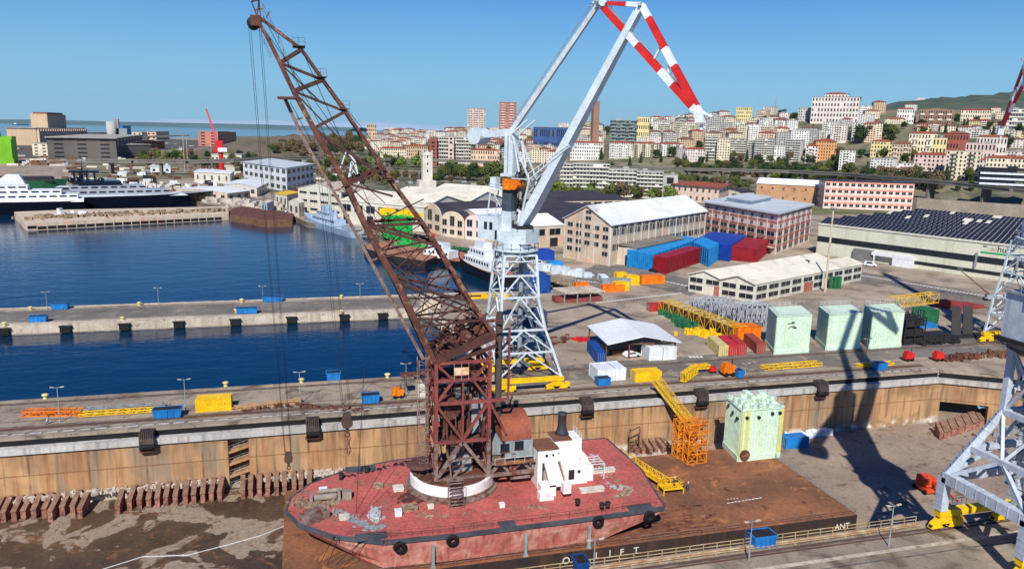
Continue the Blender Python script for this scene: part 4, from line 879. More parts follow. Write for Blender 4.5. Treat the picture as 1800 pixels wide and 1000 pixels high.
# ---------------- generic buildings ----------------
Up=V(0,0,1)
class Blk:
    """A left corner, B corner nearest the viewer, C right corner, all on the ground; h eaves height"""
    def __init__(s,A,B,C,h,z=0):
        s.B=V(B[0],B[1],z); s.a=V(A[0],A[1],z)-s.B; s.c=V(C[0],C[1],z)-s.B; s.h=h; s.z=z
        if s.a.cross(s.c).z>0: s.sg=1
        else: s.sg=-1
        s.nL=-(s.c-s.a*(s.c.dot(s.a)/s.a.length_squared)).normalized()  # outward normal of the left face
        s.nR=-(s.a-s.c*(s.a.dot(s.c)/s.c.length_squared)).normalized()
    def P(s,i,j,z=0): return s.B+s.a*i+s.c*j+Up*z
    def hexa(s,mb,i0,i1,j0,j1,z0,z1):
        p=[s.P(i0,j0,z0),s.P(i0,j1,z0),s.P(i1,j1,z0),s.P(i1,j0,z0)]
        # orient so the first loop is counter-clockwise
        if (p[1]-p[0]).cross(p[2]-p[1]).z<0: p=[p[0],p[3],p[2],p[1]]
        mb.hexa(p+[x+Up*(z1-z0) for x in p])
    def body(s,mb,z1=None): s.hexa(mb,0,1,0,1,0,z1 or s.h)
    def on(s,mb,face,t0,t1,z0,z1,off=0.0,th=.08):
        """thin box on a face; t runs from the near corner B outwards 0..1"""
        e,n=(s.a,s.nL) if face=='L' else (s.c,s.nR)
        p=s.B+e*t0; q=s.B+e*t1
        b=[p+n*(off),q+n*(off),q+n*(off+th),p+n*(off+th)]
        b=[x+Up*z0 for x in b]
        if (b[1]-b[0]).cross(b[2]-b[1]).z<0: b=[b[0],b[3],b[2],b[1]]
        mb.hexa(b+[x+Up*(z1-z0) for x in b])
    def gable(s,mb,rh,along='R',ov=.04,eh=None,th=.25):
        """roof slopes, ridge parallel to the given face"""
        h=s.h if eh is None else eh
        if along=='R': f=lambda x,y,z:s.P(x,y,z)
        else: f=lambda x,y,z:s.P(y,x,z)
        o=ov; ext=.01
        for x0,x1 in ((-o,.5),(1+o,.5)):
            zlo=h-rh*2*o; a=[f(x0,-ext,zlo),f(x0,1+ext,zlo),f(x1,1+ext,h+rh),f(x1,-ext,h+rh)]
            mb.hexa(a+[p+Up*th for p in a])
    def gable_wall(s,mb,rh,along='R',h=None):
        h=s.h if h is None else h
        if along=='R': f=lambda x,y,z:s.P(x,y,z)
        else: f=lambda x,y,z:s.P(y,x,z)
        for y0,y1 in ((0,.012),(.988,1)):
            a=[f(0,y0,h),f(1,y0,h),f(.5,y0,h+rh)]; b=[f(0,y1,h),f(1,y1,h),f(.5,y1,h+rh)]
            mb.face(a); mb.face([b[2],b[1],b[0]]); mb.face([a[0],b[0],b[1],a[1]]); mb.face([a[1],b[1],b[2],a[2]]); mb.face([a[2],b[2],b[0],a[0]])
    def hip(s,mb,rh,ov=.04,th=.0):
        h=s.h; o=ov
        c=[s.P(-o,-o,h),s.P(1+o,-o,h),s.P(1+o,1+o,h),s.P(-o,1+o,h)]
        if s.a.length>s.c.length: k=.5*s.c.length/s.a.length; r=[s.P(k,.5,h+rh),s.P(1-k,.5,h+rh)]; fs=[[c[0],r[0],c[3]],[c[1],r[1],r[0],c[0]],[c[2],r[1],c[1]],[c[3],r[0],r[1],c[2]]]
        else: k=.5*s.a.length/s.c.length; r=[s.P(.5,k,h+rh),s.P(.5,1-k,h+rh)]; fs=[[c[0],r[0],c[1]],[c[1],r[0],r[1],c[2]],[c[2],r[1],c[3]],[c[3],r[1],r[0],c[0]]]
        for q in fs: mb.face(q)
        mb.face(c); 
def winobj(bk,parent,face,t0,t1,z0,z1,m=None,name='window'):
    mb=MB(); bk.on(mb,face,t0,t1,z0,z1,.004,.07); mb.m=1; tm=(t0+t1)/2; e=(bk.a if face=='L' else bk.c).length; dt=.05/e; bk.on(mb,face,tm-dt,tm+dt,z0,z1,.075,.03); bk.on(mb,face,t0-dt,t1+dt,z0-.18,z0-.02,.004,.16)
    return mb.build(name,[m or M_glass,M_offw],parent)
def bthing(name,label,cat,bk,group=None): return thing(name,label,cat,bk.B,group)
# ---- derelict beige four-storey factory building ----
A_,B_,C_=g(990,452),g(1071,468),g(1237,431)
hb=up_=None
def hgt(base,py):
    b=base; lo,hi=0.0,200.0
    # vertical pixel search
    def row(p):
        x=p.x*math.cos(YAW)-p.y*math.sin(YAW); y=p.x*math.sin(YAW)+p.y*math.cos(YAW); z=p.z-H
        cp,sp=math.cos(PITCH),math.sin(PITCH); dd=y*cp-z*sp; v=(y*sp+z*cp)/dd; u=x/dd; return 500-(-u*math.sin(ROLL)+v*math.cos(ROLL))*F
    for _ in range(40):
        m=(lo+hi)/2
        if row(b+Up*m)>py: lo=m
        else: hi=m
    return lo
def depthpt(B,C,dep,side=1):
    e=(Vector(C)-Vector(B)).normalized(); n=V(-e.y,e.x,0)*side; return Vector(B)+n*dep
M_bei=mat('beige_render',(206,190,168),(190,172,150),.15,.9,streak=(140,116,96),streak_amt=.55,streak_scale=.5,spot=(214,168,146),spot_scale=.12,spot_th=.62)
M_roofw=mat('white_metal_roof',(232,234,234),(214,218,220),.08,.5,spot=(170,166,158),spot_scale=.05,spot_th=.68)
bk=Blk(A_,B_,C_,hgt(B_,395)); hF=bk.h; rh=hgt(g(1030,460),362)-hF
fb=bthing('factory_building','derelict beige four-storey factory building with stepped gable and white metal roof','building',bk)
mb=MB(); bk.body(mb); bk.gable_wall(mb,rh,'R'); mb.build('wall',M_bei,fb)
mb=MB(); bk.gable(mb,rh,'R',.03); mb.build('roof',M_roofw,fb)
mb=MB()
for t in [i/14 for i in range(15)]: bk.on(mb,'R',max(0,t-.003),min(1,t+.003),0,hF,.003,.2)
for i in range(4): bk.on(mb,'L',i/3.0*.98,i/3.0*.98+.012,0,hF,.003,.2)
mb.build('pilaster',M_offw,fb)
for r_ in range(4):
    z=hF*(.20+.2*r_) 
    for i in range(5):
        if r_==0 and i in(1,2): continue
        t=.05+i*.19; winobj(bk,fb,'L',t,t+.11,z+.3,z+hF*.11+.2)
for z in (hF+.6,): winobj(bk,fb,'L',.42,.53,z,z+1.5)
winobj(bk,fb,'L',.42,.53,z+2.6,z+4.0)
for r_ in (0,1):
    for i in range(26):
        t=.02+i/26*.97; z=hF*(.36,.72)[r_]; winobj(bk,fb,'R',t,t+.027,z,z+hF*(.15,.17)[r_])
for i in range(14): winobj(bk,fb,'R',.03+i/14,.03+i/14+.03,hF*.88,hF*.96)
mb=MB(); e2=Blk(bk.P(0,.14),g(1085,462),g(1190,434),5.5); 
# low annex in front of the factory
an=Blk(g(1060,463)+V(0,1,0),g(1117,468),g(1200,447),hgt(g(1117,468),437))
at=bthing('annex','low grey lean-to annex with dark doorway, in front of the derelict beige factory','annex',an)
mb=MB(); an.body(mb); mb.build('wall',M_bei,at); mb=MB(); an.gable(mb,.9,'R',.03); mb.build('roof',mat('grey_sheet_roof',(128,122,112),(110,104,96),.15,.8),at)
mb=MB(); an.on(mb,'L',.1,.32,0,4.2); mb.build('door',M_black,at)
# left wing with sheds beside it
# ---- pink and white five-storey block ----
A_,B_,C_=g(1235,418),g(1362,448),g(1421,424)
bk=Blk(A_,B_,C_,hgt(B_,376)); h=bk.h
M_pk=mat('pinkish_white_render',(220,202,192),(206,186,176),.2,.9); M_br2=mat('faded_brick',(178,112,94),(160,98,82),.25,.9)
t_=bthing('office_block','five-storey block striped in brick red and white, with overhanging pale flat roof','building',bk)
mb=MB(); bk.body(mb); mb.build('wall',M_pk,t_)
mb=MB(); bk.hexa(mb,-.02,1.03,-.03,1.03,h+.02,h+.6); bk.hexa(mb,-.02,1.03,-.03,1.03,h-.25,h+.0); bk.hexa(mb,.45,.8,.2,.75,h+.6,h+2.8); bk.hexa(mb,.43,.82,.18,.77,h+2.8,h+3.2); mb.build('roof',mat('pale_flat_roof',(196,204,206),(176,186,190),.1,.8),t_)
fl=h/5.2
for k in range(5):
    z=fl*(k+.05)
    mb=MB(); bk.on(mb,'L',.0,1,z+fl*.82,z+fl*1.16,.003,.05) if k>0 or True else 0
    bk.on(mb,'R',.0,1,z+fl*.82,z+fl*1.16,.003,.05); mb.build('brick_band',M_br2,t_)
    for i in range(8):
        t=.015+i/8
        if k==0 and i<4: continue
        if k in (1,2): winobj(bk,t_,'L',t+.012,t+.105,z+fl*.22,z+fl*.78)
        else: winobj(bk,t_,'L',t+.04,t+.07,z+fl*.3,z+fl*.75)
    for i in range(6):
        t=.02+i/6
        if k in (1,2,0): winobj(bk,t_,'R',t+.02,t+.12,z+fl*.22,z+fl*.78)
        else: winobj(bk,t_,'R',t+.05,t+.09,z+fl*.3,z+fl*.75)
mb=MB()
for i in range(9): bk.on(mb,'L',max(0,i/8-.006),min(1,i/8+.006),0,h-.3,.003,.16)
for i in range(7): bk.on(mb,'R',max(0,i/6-.008),min(1,i/6+.008),0,h-.3,.003,.16)
mb.build('pilaster',M_pk,t_)
mb=MB(); bk.on(mb,'L',0,.62,fl*.86,fl*.94,.2,2.6); mb.build('canopy',M_bei,t_)
mb=MB(); bk.on(mb,'L',.66,.72,0,fl*.7,.003,.08); bk.on(mb,'L',.1,.55,0,fl*.7,.003,.06); mb.build('door',M_dark,t_)
# ---- white low twin-gabled shed ----
A_,B_,C_=g(1209,512),g(1326,532),g(1513,492)
bk=Blk(A_,B_,C_,hgt(B_,500)); h=bk.h
t_=bthing('workshop_shed','long low white workshop with two cream ridged roofs and strip windows, behind the mint tanks','shed',bk)
mb=MB(); bk.body(mb); mb.build('wall',M_offw,t_)
M_cream=mat('cream_roof',(224,218,200),(206,200,182),.08,.75,spot=(188,180,162),spot_scale=.12,spot_th=.6)
rm=MB(); rw=MB()
for i0,i1 in ((0,.5),(.5,1)):
    sub=Blk(bk.P(i1,0),bk.P(i0,0),bk.P(i0,1),h); sub.gable(rm,2.0,'R',.02); sub.gable_wall(rw,2.0,'R')
rm.build('roof',M_cream,t_); rw.build('gable',M_offw,t_)
for f,n in (('L',4),('R',10)):
    for i in range(n):
        L=1/n; t=i*L
        for z0,z1 in ((h*.60,h*.86),(h*.16,h*.42)):
            if f=='R' and i in (4,6) and z0<h*.5: continue
            if f=='L' and i==2 and z0<h*.5: continue
            winobj(bk,t_,f,t+L*.12,t+L*.9,z0,z1)
for f,t0,t1 in (('R',.42,.5),('R',.62,.70),('L',.52,.6)):
    mb=MB(); bk.on(mb,f,t0,t1,0,h*.55,.003,.1); mb.build('door',M_brick,t_)
mb=MB()
for k in range(3): mb.tube(g(1460+7*k,507),g(1460+7*k,507)+V(0,0,4.4),.8,10)
mb.build('vent_pipe',M_green,t_)
# lighting mast
def mast(px,py,topy,label,r=.35,grp=None):
    b=g(px,py); hh=hgt(b,topy); t=thing('lighting_mast',label,'mast',b,grp); mb=MB(); mb.tube(b,b+V(0,0,hh),r,10,r*.6); mb.build('pole',M_pale,t); mb=MB(); mb.lathe(b+V(0,0,hh-.3),[(.3,0),(1.1,.15),(1.1,.35),(.3,.5)],10); mb.build('head',M_grey,t)
mast(1450,513,366,'tall pale lighting mast rising in front of the long hall, beside the low white workshop',.45)
# ---- long hall with solar roof ----
B_,C_=g(1434,446),g(1860,508); dep=110; A_=depthpt(B_,C_,dep,1)
bk=Blk(A_,B_,C_,hgt(B_,393)); h=bk.h
t_=bthing('long_hall','very long pale green-grey industrial hall with dark solar panel roof','hall',bk)
M_hall=mat('pale_hall_cladding',(206,206,186),(192,192,172),.05,.75,streak=(150,146,126),streak_amt=.4,streak_scale=.4)
mb=MB(); bk.body(mb); mb.build('wall',M_hall,t_)
mb=MB(); bk.on(mb,'R',0,1,h*.42,h*.60,.004,.1); mb.build('window_strip',M_glass,t_)
mb=MB(); bk.on(mb,'R',0,1,h*.97,h*1.02,.004,.4); mb.build('gutter',M_offw,t_)
mb=MB(); bk.on(mb,'R',.43,1,h*.12,h*.22,.004,.1); mb.build('low_window_strip',M_glass,t_)
mb=MB(); bk.on(mb,'R',.19,.28,0,h*.36,.004,1.6); mb.build('entrance_shelter',mat('dull_grey',(120,122,118)),t_)
mb=MB(); bk.on(mb,'R',.28,.46,h*.24,h*.34,.004,2.4); bk.on(mb,'R',.375,.46,0,h*.24,.004,2.3); bk.on(mb,'R',.29,.297,0,h*.24,2.2,.3); mb.build('loading_porch',M_white,t_)
N=7; rf=MB(); sp=MB(); rid=MB()
for k in range(N):
    i0,i1=k/N,(k+1)/N; zc=2.6
    a=[bk.P(i0,0,h+.05),bk.P(i0,1,h+.05),bk.P((i0+i1)/2,1,h+zc),bk.P((i0+i1)/2,0,h+zc)]; rf.face(a)
    a=[bk.P((i0+i1)/2,0,h+zc),bk.P((i0+i1)/2,1,h+zc),bk.P(i1,1,h+.05),bk.P(i1,0,h+.05)]; rf.face(a)
rf.build('roof',M_offw,t_)
def solar():
    m=bpy.data.materials.new('solar_panel'); m.use_nodes=True; n=m.node_tree.nodes; b=n['Principled BSDF']; b.inputs['Base Color'].default_value=(0.02,0.022,0.034,1); b.inputs['Roughness'].default_value=.3; return m
M_sol=solar()
npan=48
for k in range(N):
    mb=MB(); i0=k/N; di=1/N
    for j in range(npan):
        j0=(j+.06)/npan; j1=(j+.94)/npan
        for (u0,u1,z0,z1) in ((i0+di*.04,i0+di*.46,h+.3,h+2.55),(i0+di*.56,i0+di*.93,h+2.4,h+.6)):
            if k>2 and random.random()<.12: continue
            a=[bk.P(u0,j0,z0),bk.P(u0,j1,z0),bk.P(u1,j1,z1),bk.P(u1,j0,z1)]; mb.hexa(a+[p+Up*.12 for p in a])
    mb.build('solar_panels',M_sol,t_)
# sign
tt=(g(1745,483)-bk.B).length/bk.c.length
def facemat(bk,t,z,off=.15):
    e=bk.c.normalized(); n=bk.nR; M=Matrix((( e.x,0,n.x,0),(e.y,0,n.y,0),(0,1,0,0),(0,0,0,1))); p=bk.B+bk.c*t+n*off+Up*z; return Matrix.Translation(p)@M
sx=bk.c.length
text('hub',3.4,facemat(bk,.80,h*.78),t_,'sign_lettering',m=mat('sign_grey',(70,80,80)))
text('ec',2.6,facemat(bk,.762,h*.80),t_,'sign_lettering',m=mat('sign_pink',(220,190,176)))
mb=MB(); bk.on(mb,'R',.715,.83,h*.70,h*.745,.004,.12); mb.build('sign_stripe',mat('sign_green',(40,160,96)),t_)
mb=MB(); bk.on(mb,'R',.72,.735,h*.88,h*.91,.004,.12); mb.build('sign_mark',mat('sign_grey',(0,0,0)),t_)
for t in (.70,.85,.885):
    mb=MB(); bk.on(mb,'R',t,t+.006,h*.3,h*.7,.12,.8); mb.build('duct',M_grey,t_)
# ---- two older warehouses behind ----
def simple(pxA,pxB,pxC,topy,label,wm,rm_,roof='flat',rows=3,nL=5,nR=5,rh=2,name='warehouse',cat='warehouse',ws=.4,wh=.45,balc=None,group=None,along='R',dep=None):
    B_=g(*pxB); A_=g(*pxA) if pxA else None; C_=g(*pxC) if pxC else None
    if A_ is None: A_=depthpt(B_,C_,dep,1)
    if C_ is None: C_=depthpt(B_,A_,dep,-1)
    bk=Blk(A_,B_,C_,hgt(B_,topy)); h=bk.h; t=bthing(name,label,cat,bk,group)
    mb=MB(); bk.body(mb)
    if roof=='gable': bk.gable_wall(mb,rh,along)
    mb.build('wall',wm,t); mb=MB()
    if roof=='flat': bk.hexa(mb,-.02,1.02,-.02,1.02,h+.01,h+.5)
    elif roof=='gable': bk.gable(mb,rh,along,.03)
    else: bk.hip(mb,rh)
    mb.build('roof',rm_,t)
    fl=h/rows
    for k in range(rows):
        for f,n in (('L',nL),('R',nR)):
            for i in range(n):
                L=1/n; winobj(bk,t,f,i*L+L*(1-ws)/2,i*L+L*(1+ws)/2,k*fl+fl*(1-wh)*.55,k*fl+fl*(1-wh)*.55+fl*wh)
    return bk,t
M_tanb=mat('tan_brick',(196,152,116),(178,134,100),.1,.9,spot=(160,116,90),spot_scale=.2,spot_th=.62)
simple(None,(1328,354),(1444,361),322,'tan brick warehouse with white pitched roof and small square windows below the viaduct',M_tanb,M_roofw,'gable',2,1,6,4,dep=22,ws=.14,wh=.28)
bkp,tp_=simple(None,(1446,366),(1602,372),318,'long pink and cream four-storey factory with flat dark roof below the viaduct',M_pk,M_slate,'flat',4,3,14,1,dep=25,ws=.6,wh=.4)
for k in range(4):
    fl=bkp.h/4; mb=MB(); bkp.on(mb,'R',0,1,k*fl+fl*.72,k*fl+fl*.98,.003,.05); mb.build('pink_band',mat('pink_render',(222,156,136),(208,140,122),.3,.9),tp_)
simple((1178,352),(1262,360),(1280,352),330,'small pinkish workshop with orange tiled roof behind the beige factory',mat('pinkish_wall',(224,196,178)),M_tile,'hip',2,8,3,2.2,ws=.3)
simple((1262,348),(1300,352),(1325,350),338,'little dark-roofed white cabin near the orange tiled workshop',M_offw,M_slate,'gable',1,2,2,1.6)
simple((1296,362),(1345,372),(1372,364),360,'low cream shed with pale roof beside the tan brick warehouse',M_offw,M_roofw,'flat',1,3,3)
# ---- buildings along the east shore ----
simple((525,372),(600,382),(650,374),338,'cream boathouse with pitched grey roof and dark hangar door beside the grey patrol ship',M_offw,mat('greyed_tiles',(188,180,160),(168,158,140),.2,.85),'gable',3,4,3,4.0,name='boathouse',cat='boathouse',ws=.7,wh=.28)
b=g(556,384); mb=MB()
mb2=MB()
# big cream-roofed sheds
def shed(pxB,pxC,dep,topy,rh,n,label,wm,rmat,name='shed',doors=0):
    B_=g(*pxB);C_=g(*pxC);A_=depthpt(B_,C_,dep,1); bk=Blk(A_,B_,C_,hgt(B_,topy)); t=bthing(name,label,'shed',bk)
    mb=MB(); bk.body(mb); rm=MB()
    for i in range(n):
        sub=Blk(bk.P((i+1)/n,0),bk.P(i/n,0),bk.P(i/n,1),bk.h); sub.gable_wall(mb,rh,'R'); sub.gable(rm,rh,'R',.01)
    mb.build('wall',wm,t); rm.build('roof',rmat,t)
    for i in range(int(bk.c.length/9)):
        L=9/bk.c.length; 
        if i*L+L*.8<1: winobj(bk,t,'R',i*L+L*.15,i*L+L*.85,bk.h*.55,bk.h*.85)
        if i*L+L*.8<1 and i%2==0: mb=MB(); bk.on(mb,'R',i*L+L*.2,i*L+L*.7,0,bk.h*.42,.003,.08); mb.build('door',M_dark,t)
    return bk,t
shed((600,392),(745,408),120,352,5,3,'wide cream-roofed triple-ridged boat shed behind the green and yellow blocks',M_offw,M_cream)
shed((815,400),(1000,418),90,376,4,2,'dark-roofed low shed row behind the round-gabled halls',M_bei,M_slate)
shed((880,374),(1100,368),60,356,3,2,'long low hall with a dark brown roof before the olive trees',M_bei,M_slate)
shed((905,438),(990,432),60,400,4,2,'pale ridged sheds squeezed between the white crane and the beige factory',M_bei,M_roofw)
def roundhall(pxB,pxC,dep,topy,label,wm,n=3):
    B_=g(*pxB);C_=g(*pxC);A_=depthpt(B_,C_,dep,1); L=(C_-B_).length; h=hgt(B_,topy); t=thing('round_gabled_hall',label,'hall',B_)
    e=(C_-B_)/L; n_=V(-e.y,e.x,0)
    for (d0,d1,grow,nm,mm) in ((0,.6,0,'facade',wm),(.6,dep,-.3,'roof',M_slate)):
        mb=MB(); pts=[]
        N=14
        for i in range(N+1):
            a=math.pi*i/N; pts.append((L/2-math.cos(a)*(L/2+grow),h+math.sin(a)*(L*.33+grow)))
        pts=[(L/2-(L/2+grow),0)]+pts+[(L/2+(L/2+grow),0)]
        fr=[B_+e*x+n_*d0+Up*z for x,z in pts]; bkk=[B_+e*x+n_*d1+Up*z for x,z in pts]
        for i in range(1,len(pts)-2): mb.face([fr[0],fr[i],fr[i+1]] if i<len(pts)//2 else [fr[0],fr[i],fr[i+1]])
        for i in range(len(pts)-1): mb.face([fr[i],bkk[i],bkk[i+1],fr[i+1]])
        if nm=='facade': mb.face([fr[0],fr[-2],fr[-1]])
        mb.build(nm,mm,t)
    bk=Blk(A_,B_,C_,h)
    for i in range(n):
        T0=(i+.22)/n;T1=(i+.78)/n; winobj(bk,t,'R',T0,T1,h*.75,h*1.15+(.0 if i in (0,n-1) else h*.25))
        winobj(bk,t,'R',T0,T1,h*.2,h*.5)
    return t
roundhall((737,404),(775,412),40,376,'taller grey round-gabled hall with three big windows on the shore',M_bei,3)
roundhall((775,414),(815,420),40,388,'smaller cream round-gabled hall right of the taller one',mat('cream_render',(224,206,184)),3)
roundhall((817,420),(850,424),40,390,'pinkish white round-gabled hall partly behind the crane cab',mat('pinkish_wall2',(228,210,204)),2)
# white tower with crenellated top
b=g(752,352); mb=MB(); tw_=thing('old_tower','slim white stone tower with battlements on a stepped base beyond the cream shed','tower',b)
wd=F/fdist(b); w0=22/wd/2; w1=30/wd/2; h0=hgt(b,318); h1=hgt(b,268)
mb.box(b.x-w1,b.x+w1,b.y,b.y+2*w1,0,h0); mb.build('base',M_offw,tw_); mb=MB()
mb.box(b.x-w0*.78,b.x+w0*.78,b.y+.8,b.y+1.56*w0+.8,h0,h1); mb.box(b.x-w0*.9,b.x+w0*.9,b.y+.5,b.y+1.8*w0+.4,h1-2.4,h1-1.6); 
for k in (-.7,0,.7): mb.box(b.x+w0*k-.6,b.x+w0*k+.6,b.y+.8,b.y+1.8,h1,h1+1.6)
mb.build('shaft',M_offw,tw_)
for z in (.3,.55,.8): mb=MB(); mb.box(b.x-.5,b.x+.5,b.y+.7,b.y+.79,h0+(h1-h0)*z,h0+(h1-h0)*z+2); mb.build('window',M_glass,tw_)
# white factory with arches at left
simple((430,322),(505,338),(552,326),296,'white three-storey factory with rows of arched windows left of the rusty jib',M_white,mat('pale_flat_roof',(0,0,0)),'flat',3,8,6,1,name='factory',cat='factory',ws=.55,wh=.5)
simple((428,310),(470,316),(500,306),290,'white barrel-roofed works hall at the back left of the white factory',M_white,mat('bluegrey_roof',(120,134,150)),'gable',2,4,2,3.0,name='factory',cat='factory')
simple((342,320),(405,324),(412,318),306,'long low white cabin with brick red plinth at the foot of the red crane',M_offw,M_roofw,'flat',1,5,1,1,name='cabin',cat='cabin',ws=.22)
simple((395,340),(452,346),(470,336),330,'low white warehouse with plain long roof left of the shore yard',M_offw,M_roofw,'gable',1,4,1,2,name='warehouse')
simple((460,372),(470,374),(482,370),358,'pale blue hut beside the rusty barge mooring',mat('pale_blue',(170,196,214)),M_offw,'flat',1,2,2,name='hut',cat='hut')
simple((508,378),(526,382),(536,378),358,'small cream gatehouse with pitched roof left of the boathouse',M_offw,M_cream,'gable',1,2,2,2.0,name='hut',cat='hut')
simple((485,362),(505,366),(528,360),344,'open shed with bright yellow roof left of the boathouse',M_offw,M_yel,'flat',1,3,2,name='shed',cat='shed')
simple((310,348),(400,356),(440,350),340,'low pale workshop with long sheet roof behind the stone quay',M_bei,M_roofw,'gable',1,6,3,1.5,name='shed',cat='shed')
# ---------------- containers, skips, tanks ----------------
def container(px,py,L,hh,dep,m,label,rot=0,group=None,name='container',cat='container',n=12,ladder=False,door=True):
    """px,py front bottom-left corner on the ground"""
    b=g(px,py); e=V(math.cos(rot),math.sin(rot),0); n_=V(-e.y,e.x,0); c=b+e*L/2+n_*dep/2
    t=thing(name,label,cat,c,group); mb=MB(); mb.obox(c,e*L/2,n_*dep/2,(0,0,hh))
    for s_ in (-1,1):
        for i in range(n): p=c+e*(-L/2+L*(i+.5)/n)+n_*s_*(dep/2+.03); mb.obox(p+V(0,0,.15),e*L/n*.28,n_*.03,(0,0,hh-.3))
    mb.build('body',m,t); fr=MB()
    for sx in (-1,1):
        for sy in (-1,1): p=c+e*sx*(L/2)+n_*sy*(dep/2); fr.obox(p,e*.09,n_*.09,(0,0,hh+.03))
    for sy in (-1,1): fr.beam(c+n_*sy*dep/2-e*L/2+V(0,0,hh),c+n_*sy*dep/2+e*L/2+V(0,0,hh),.14); fr.beam(c+n_*sy*dep/2-e*L/2+V(0,0,.1),c+n_*sy*dep/2+e*L/2+V(0,0,.1),.14)
    fr.build('frame',m,t)
    if door:
        dm=MB(); p=c-e*(L/2+.03) if rot==0 else c-n_*(dep/2+.05)
        for k in (-.6,-.2,.2,.6):
            a=(c-e*(L/2+.06)+n_*k*dep/2); dm.beam(a+V(0,0,.2),a+V(0,0,hh-.2),.07)
        dm.build('door_bars',M_grey,t)
    return t
def skip(px,py,L,label,m=None,rot=0,hh=1.7,dep=2.2,group=None):
    b=g(px,py); c=b+V(L/2,dep/2,0); t=thing('skip',label,'skip',c,group); mb=MB(); k=.9
    mb.hexa([c+V(-L/2*k,-dep/2*k,.1),c+V(L/2*k,-dep/2*k,.1),c+V(L/2*k,dep/2*k,.1),c+V(-L/2*k,dep/2*k,.1),c+V(-L/2,-dep/2,hh),c+V(L/2,-dep/2,hh),c+V(L/2,dep/2,hh),c+V(-L/2,dep/2,hh)])
    for i in range(5): x=c.x-L/2*.85+L*.85*i/4; mb.beam((x,c.y-dep/2*.93,.2),(x,c.y-dep/2-.04,hh),.14)
    mb.build('body',m or M_blue,t); mb=MB()
    for a,b_ in (((-1,-1),(1,-1)),((1,-1),(1,1)),((1,1),(-1,1)),((-1,1),(-1,-1))): mb.beam(c+V(a[0]*L/2,a[1]*dep/2,hh),c+V(b_[0]*L/2,b_[1]*dep/2,hh),.18)
    mb.build('rim',m or M_blue,t); mb=MB(); mb.box(c.x-L/2+.1,c.x+L/2-.1,c.y-dep/2+.1,c.y+dep/2-.1,hh-.1,hh+.02); mb.build('load',M_dark,t)
pp=lambda a,b,y:(g(b,y)-g(a,y)).length
GS='blue skips on the quays'
skip(50,568,pp(50,80,568),'blue skip on the near side of the pier, nearest the left edge',group=GS)
skip(89,545,pp(89,118,545),'blue skip on the far side of the pier below the left lamp',group=GS)
skip(415,553,pp(415,452,553),'blue skip on the near side of the pier, right of the crane ropes',group=GS)
skip(461,532,pp(461,497,532),'blue skip on the far side of the pier beside the third lamp',group=GS)
skip(268,738,pp(268,317,738),'blue double skip on the dock quay left of the yellow container',group=GS)
skip(636,711,pp(636,668,711),'blue skip on the dock quay left of the white hut',group=GS)
skip(574,670,pp(574,599,670),'blue skip standing at the water edge of the dock quay',group=GS)
skip(1051,680,pp(1051,1075,680),'small light blue skip in front of the two white containers',group=GS)
skip(1297,665,pp(1297,1309,665),'tiny blue bin on the quay beside the orange machine',group=GS)
skip(1542,652,pp(1542,1563,652),'light blue skip on the quay right of the crane shadow',group=GS)
skip(1326,967,pp(1326,1370,967),'blue skip on the near quay beside the lamp post',group=GS)
skip(1014,1014,pp(1014,1037,1010),'blue bin on the near quay under the painted letters',M_dblue,group=GS)
def cfloor(px,py,L,hh,dep,m,label,z):
    global g
    gg=g; g=lambda a,b,zz=0:gg(a,b,z); t=container(px,py,L,hh,dep,m,label); g=gg
    for o in [t]: pass
    return t
# blue container down in the dock
t=container(1388,792,5.6,2.4,2.6,M_blue,'blue container on the dock floor beside the mint tank'); 
b=g(1380,790,FZ); t.location=b+V(3.0,1.4,0)
container(345,725,pp(345,404,725),2.5,2.5,M_yel,'plain yellow container lying on the dock quay among the yellow beams')
container(1117,672,pp(1117,1165,672),2.3,2.6,M_yel,'yellow container at the top of the yellow gangway')
container(1050,672,pp(1050,1082,672),2.9,5,M_white,'left white site container beside the yellow container',group='white site containers')
container(1082,669,pp(1082,1100,669),2.9,5,M_white,'right white site container of the pair beside the yellow container',group='white site containers')
container(1141,634,pp(1141,1165,634),3.2,4.5,M_white,'left white container of the pair at the right end of the open canopy',group='white site containers')
container(1166,633,pp(1166,1190,633),3.2,4.5,M_white,'right white container of the pair at the right end of the open canopy',group='white site containers')
def cont2(px0,px1,py,pxb,pyb,hh,m,label,**k):
    a=g(px0,py);b=g(px1,py-1);c=g(pxb,pyb); W=(b-a).length; e=(b-a).normalized(); dd=(c-a); L=dd.length
    t=thing('container',label,'container',(a+b)/2); mb=MB(); q=[a,b,b+dd,a+dd]; mb.hexa(q+[x+Up*hh for x in q]); 
    mb.build('body',m,t); mb=MB(); n=10
    for i in range(n): p=a+dd*(i+.5)/n; s_=dd.normalized()*.25; o=-e*.05; mb.hexa([p-s_+o+Up*.15,p+s_+o+Up*.15,p+s_+Up*.15,p-s_+Up*.15,p-s_+o+Up*(hh-.15),p+s_+o+Up*(hh-.15),p+s_+Up*(hh-.15),p-s_+Up*(hh-.15)])
    for x in q: mb.beam(x,x+Up*(hh+.02),.16)
    mb.build('frame',m,t)
    mb=MB(); o=-dd.normalized()*.06
    for k_ in (.15,.38,.62,.85): p=a.lerp(b,k_)+o; mb.beam(p+Up*.2,p+Up*(hh-.2),.06)
    mb.build('door_bars',M_grey,t)
cont2(1263,1279,626,1243,608,2.7,mat('sand_paint',(206,190,130),(190,172,112),.4,.6),'sand yellow container, leftmost of the row near the mint tank')
cont2(1281,1296,625,1261,607,2.7,M_red,'bright red container, second in the row near the mint tank')
cont2(1297,1311,624,1278,606,2.7,mat('dull_red',(176,52,48),(156,44,42),.4,.6),'darker red container, third in the row near the mint tank')
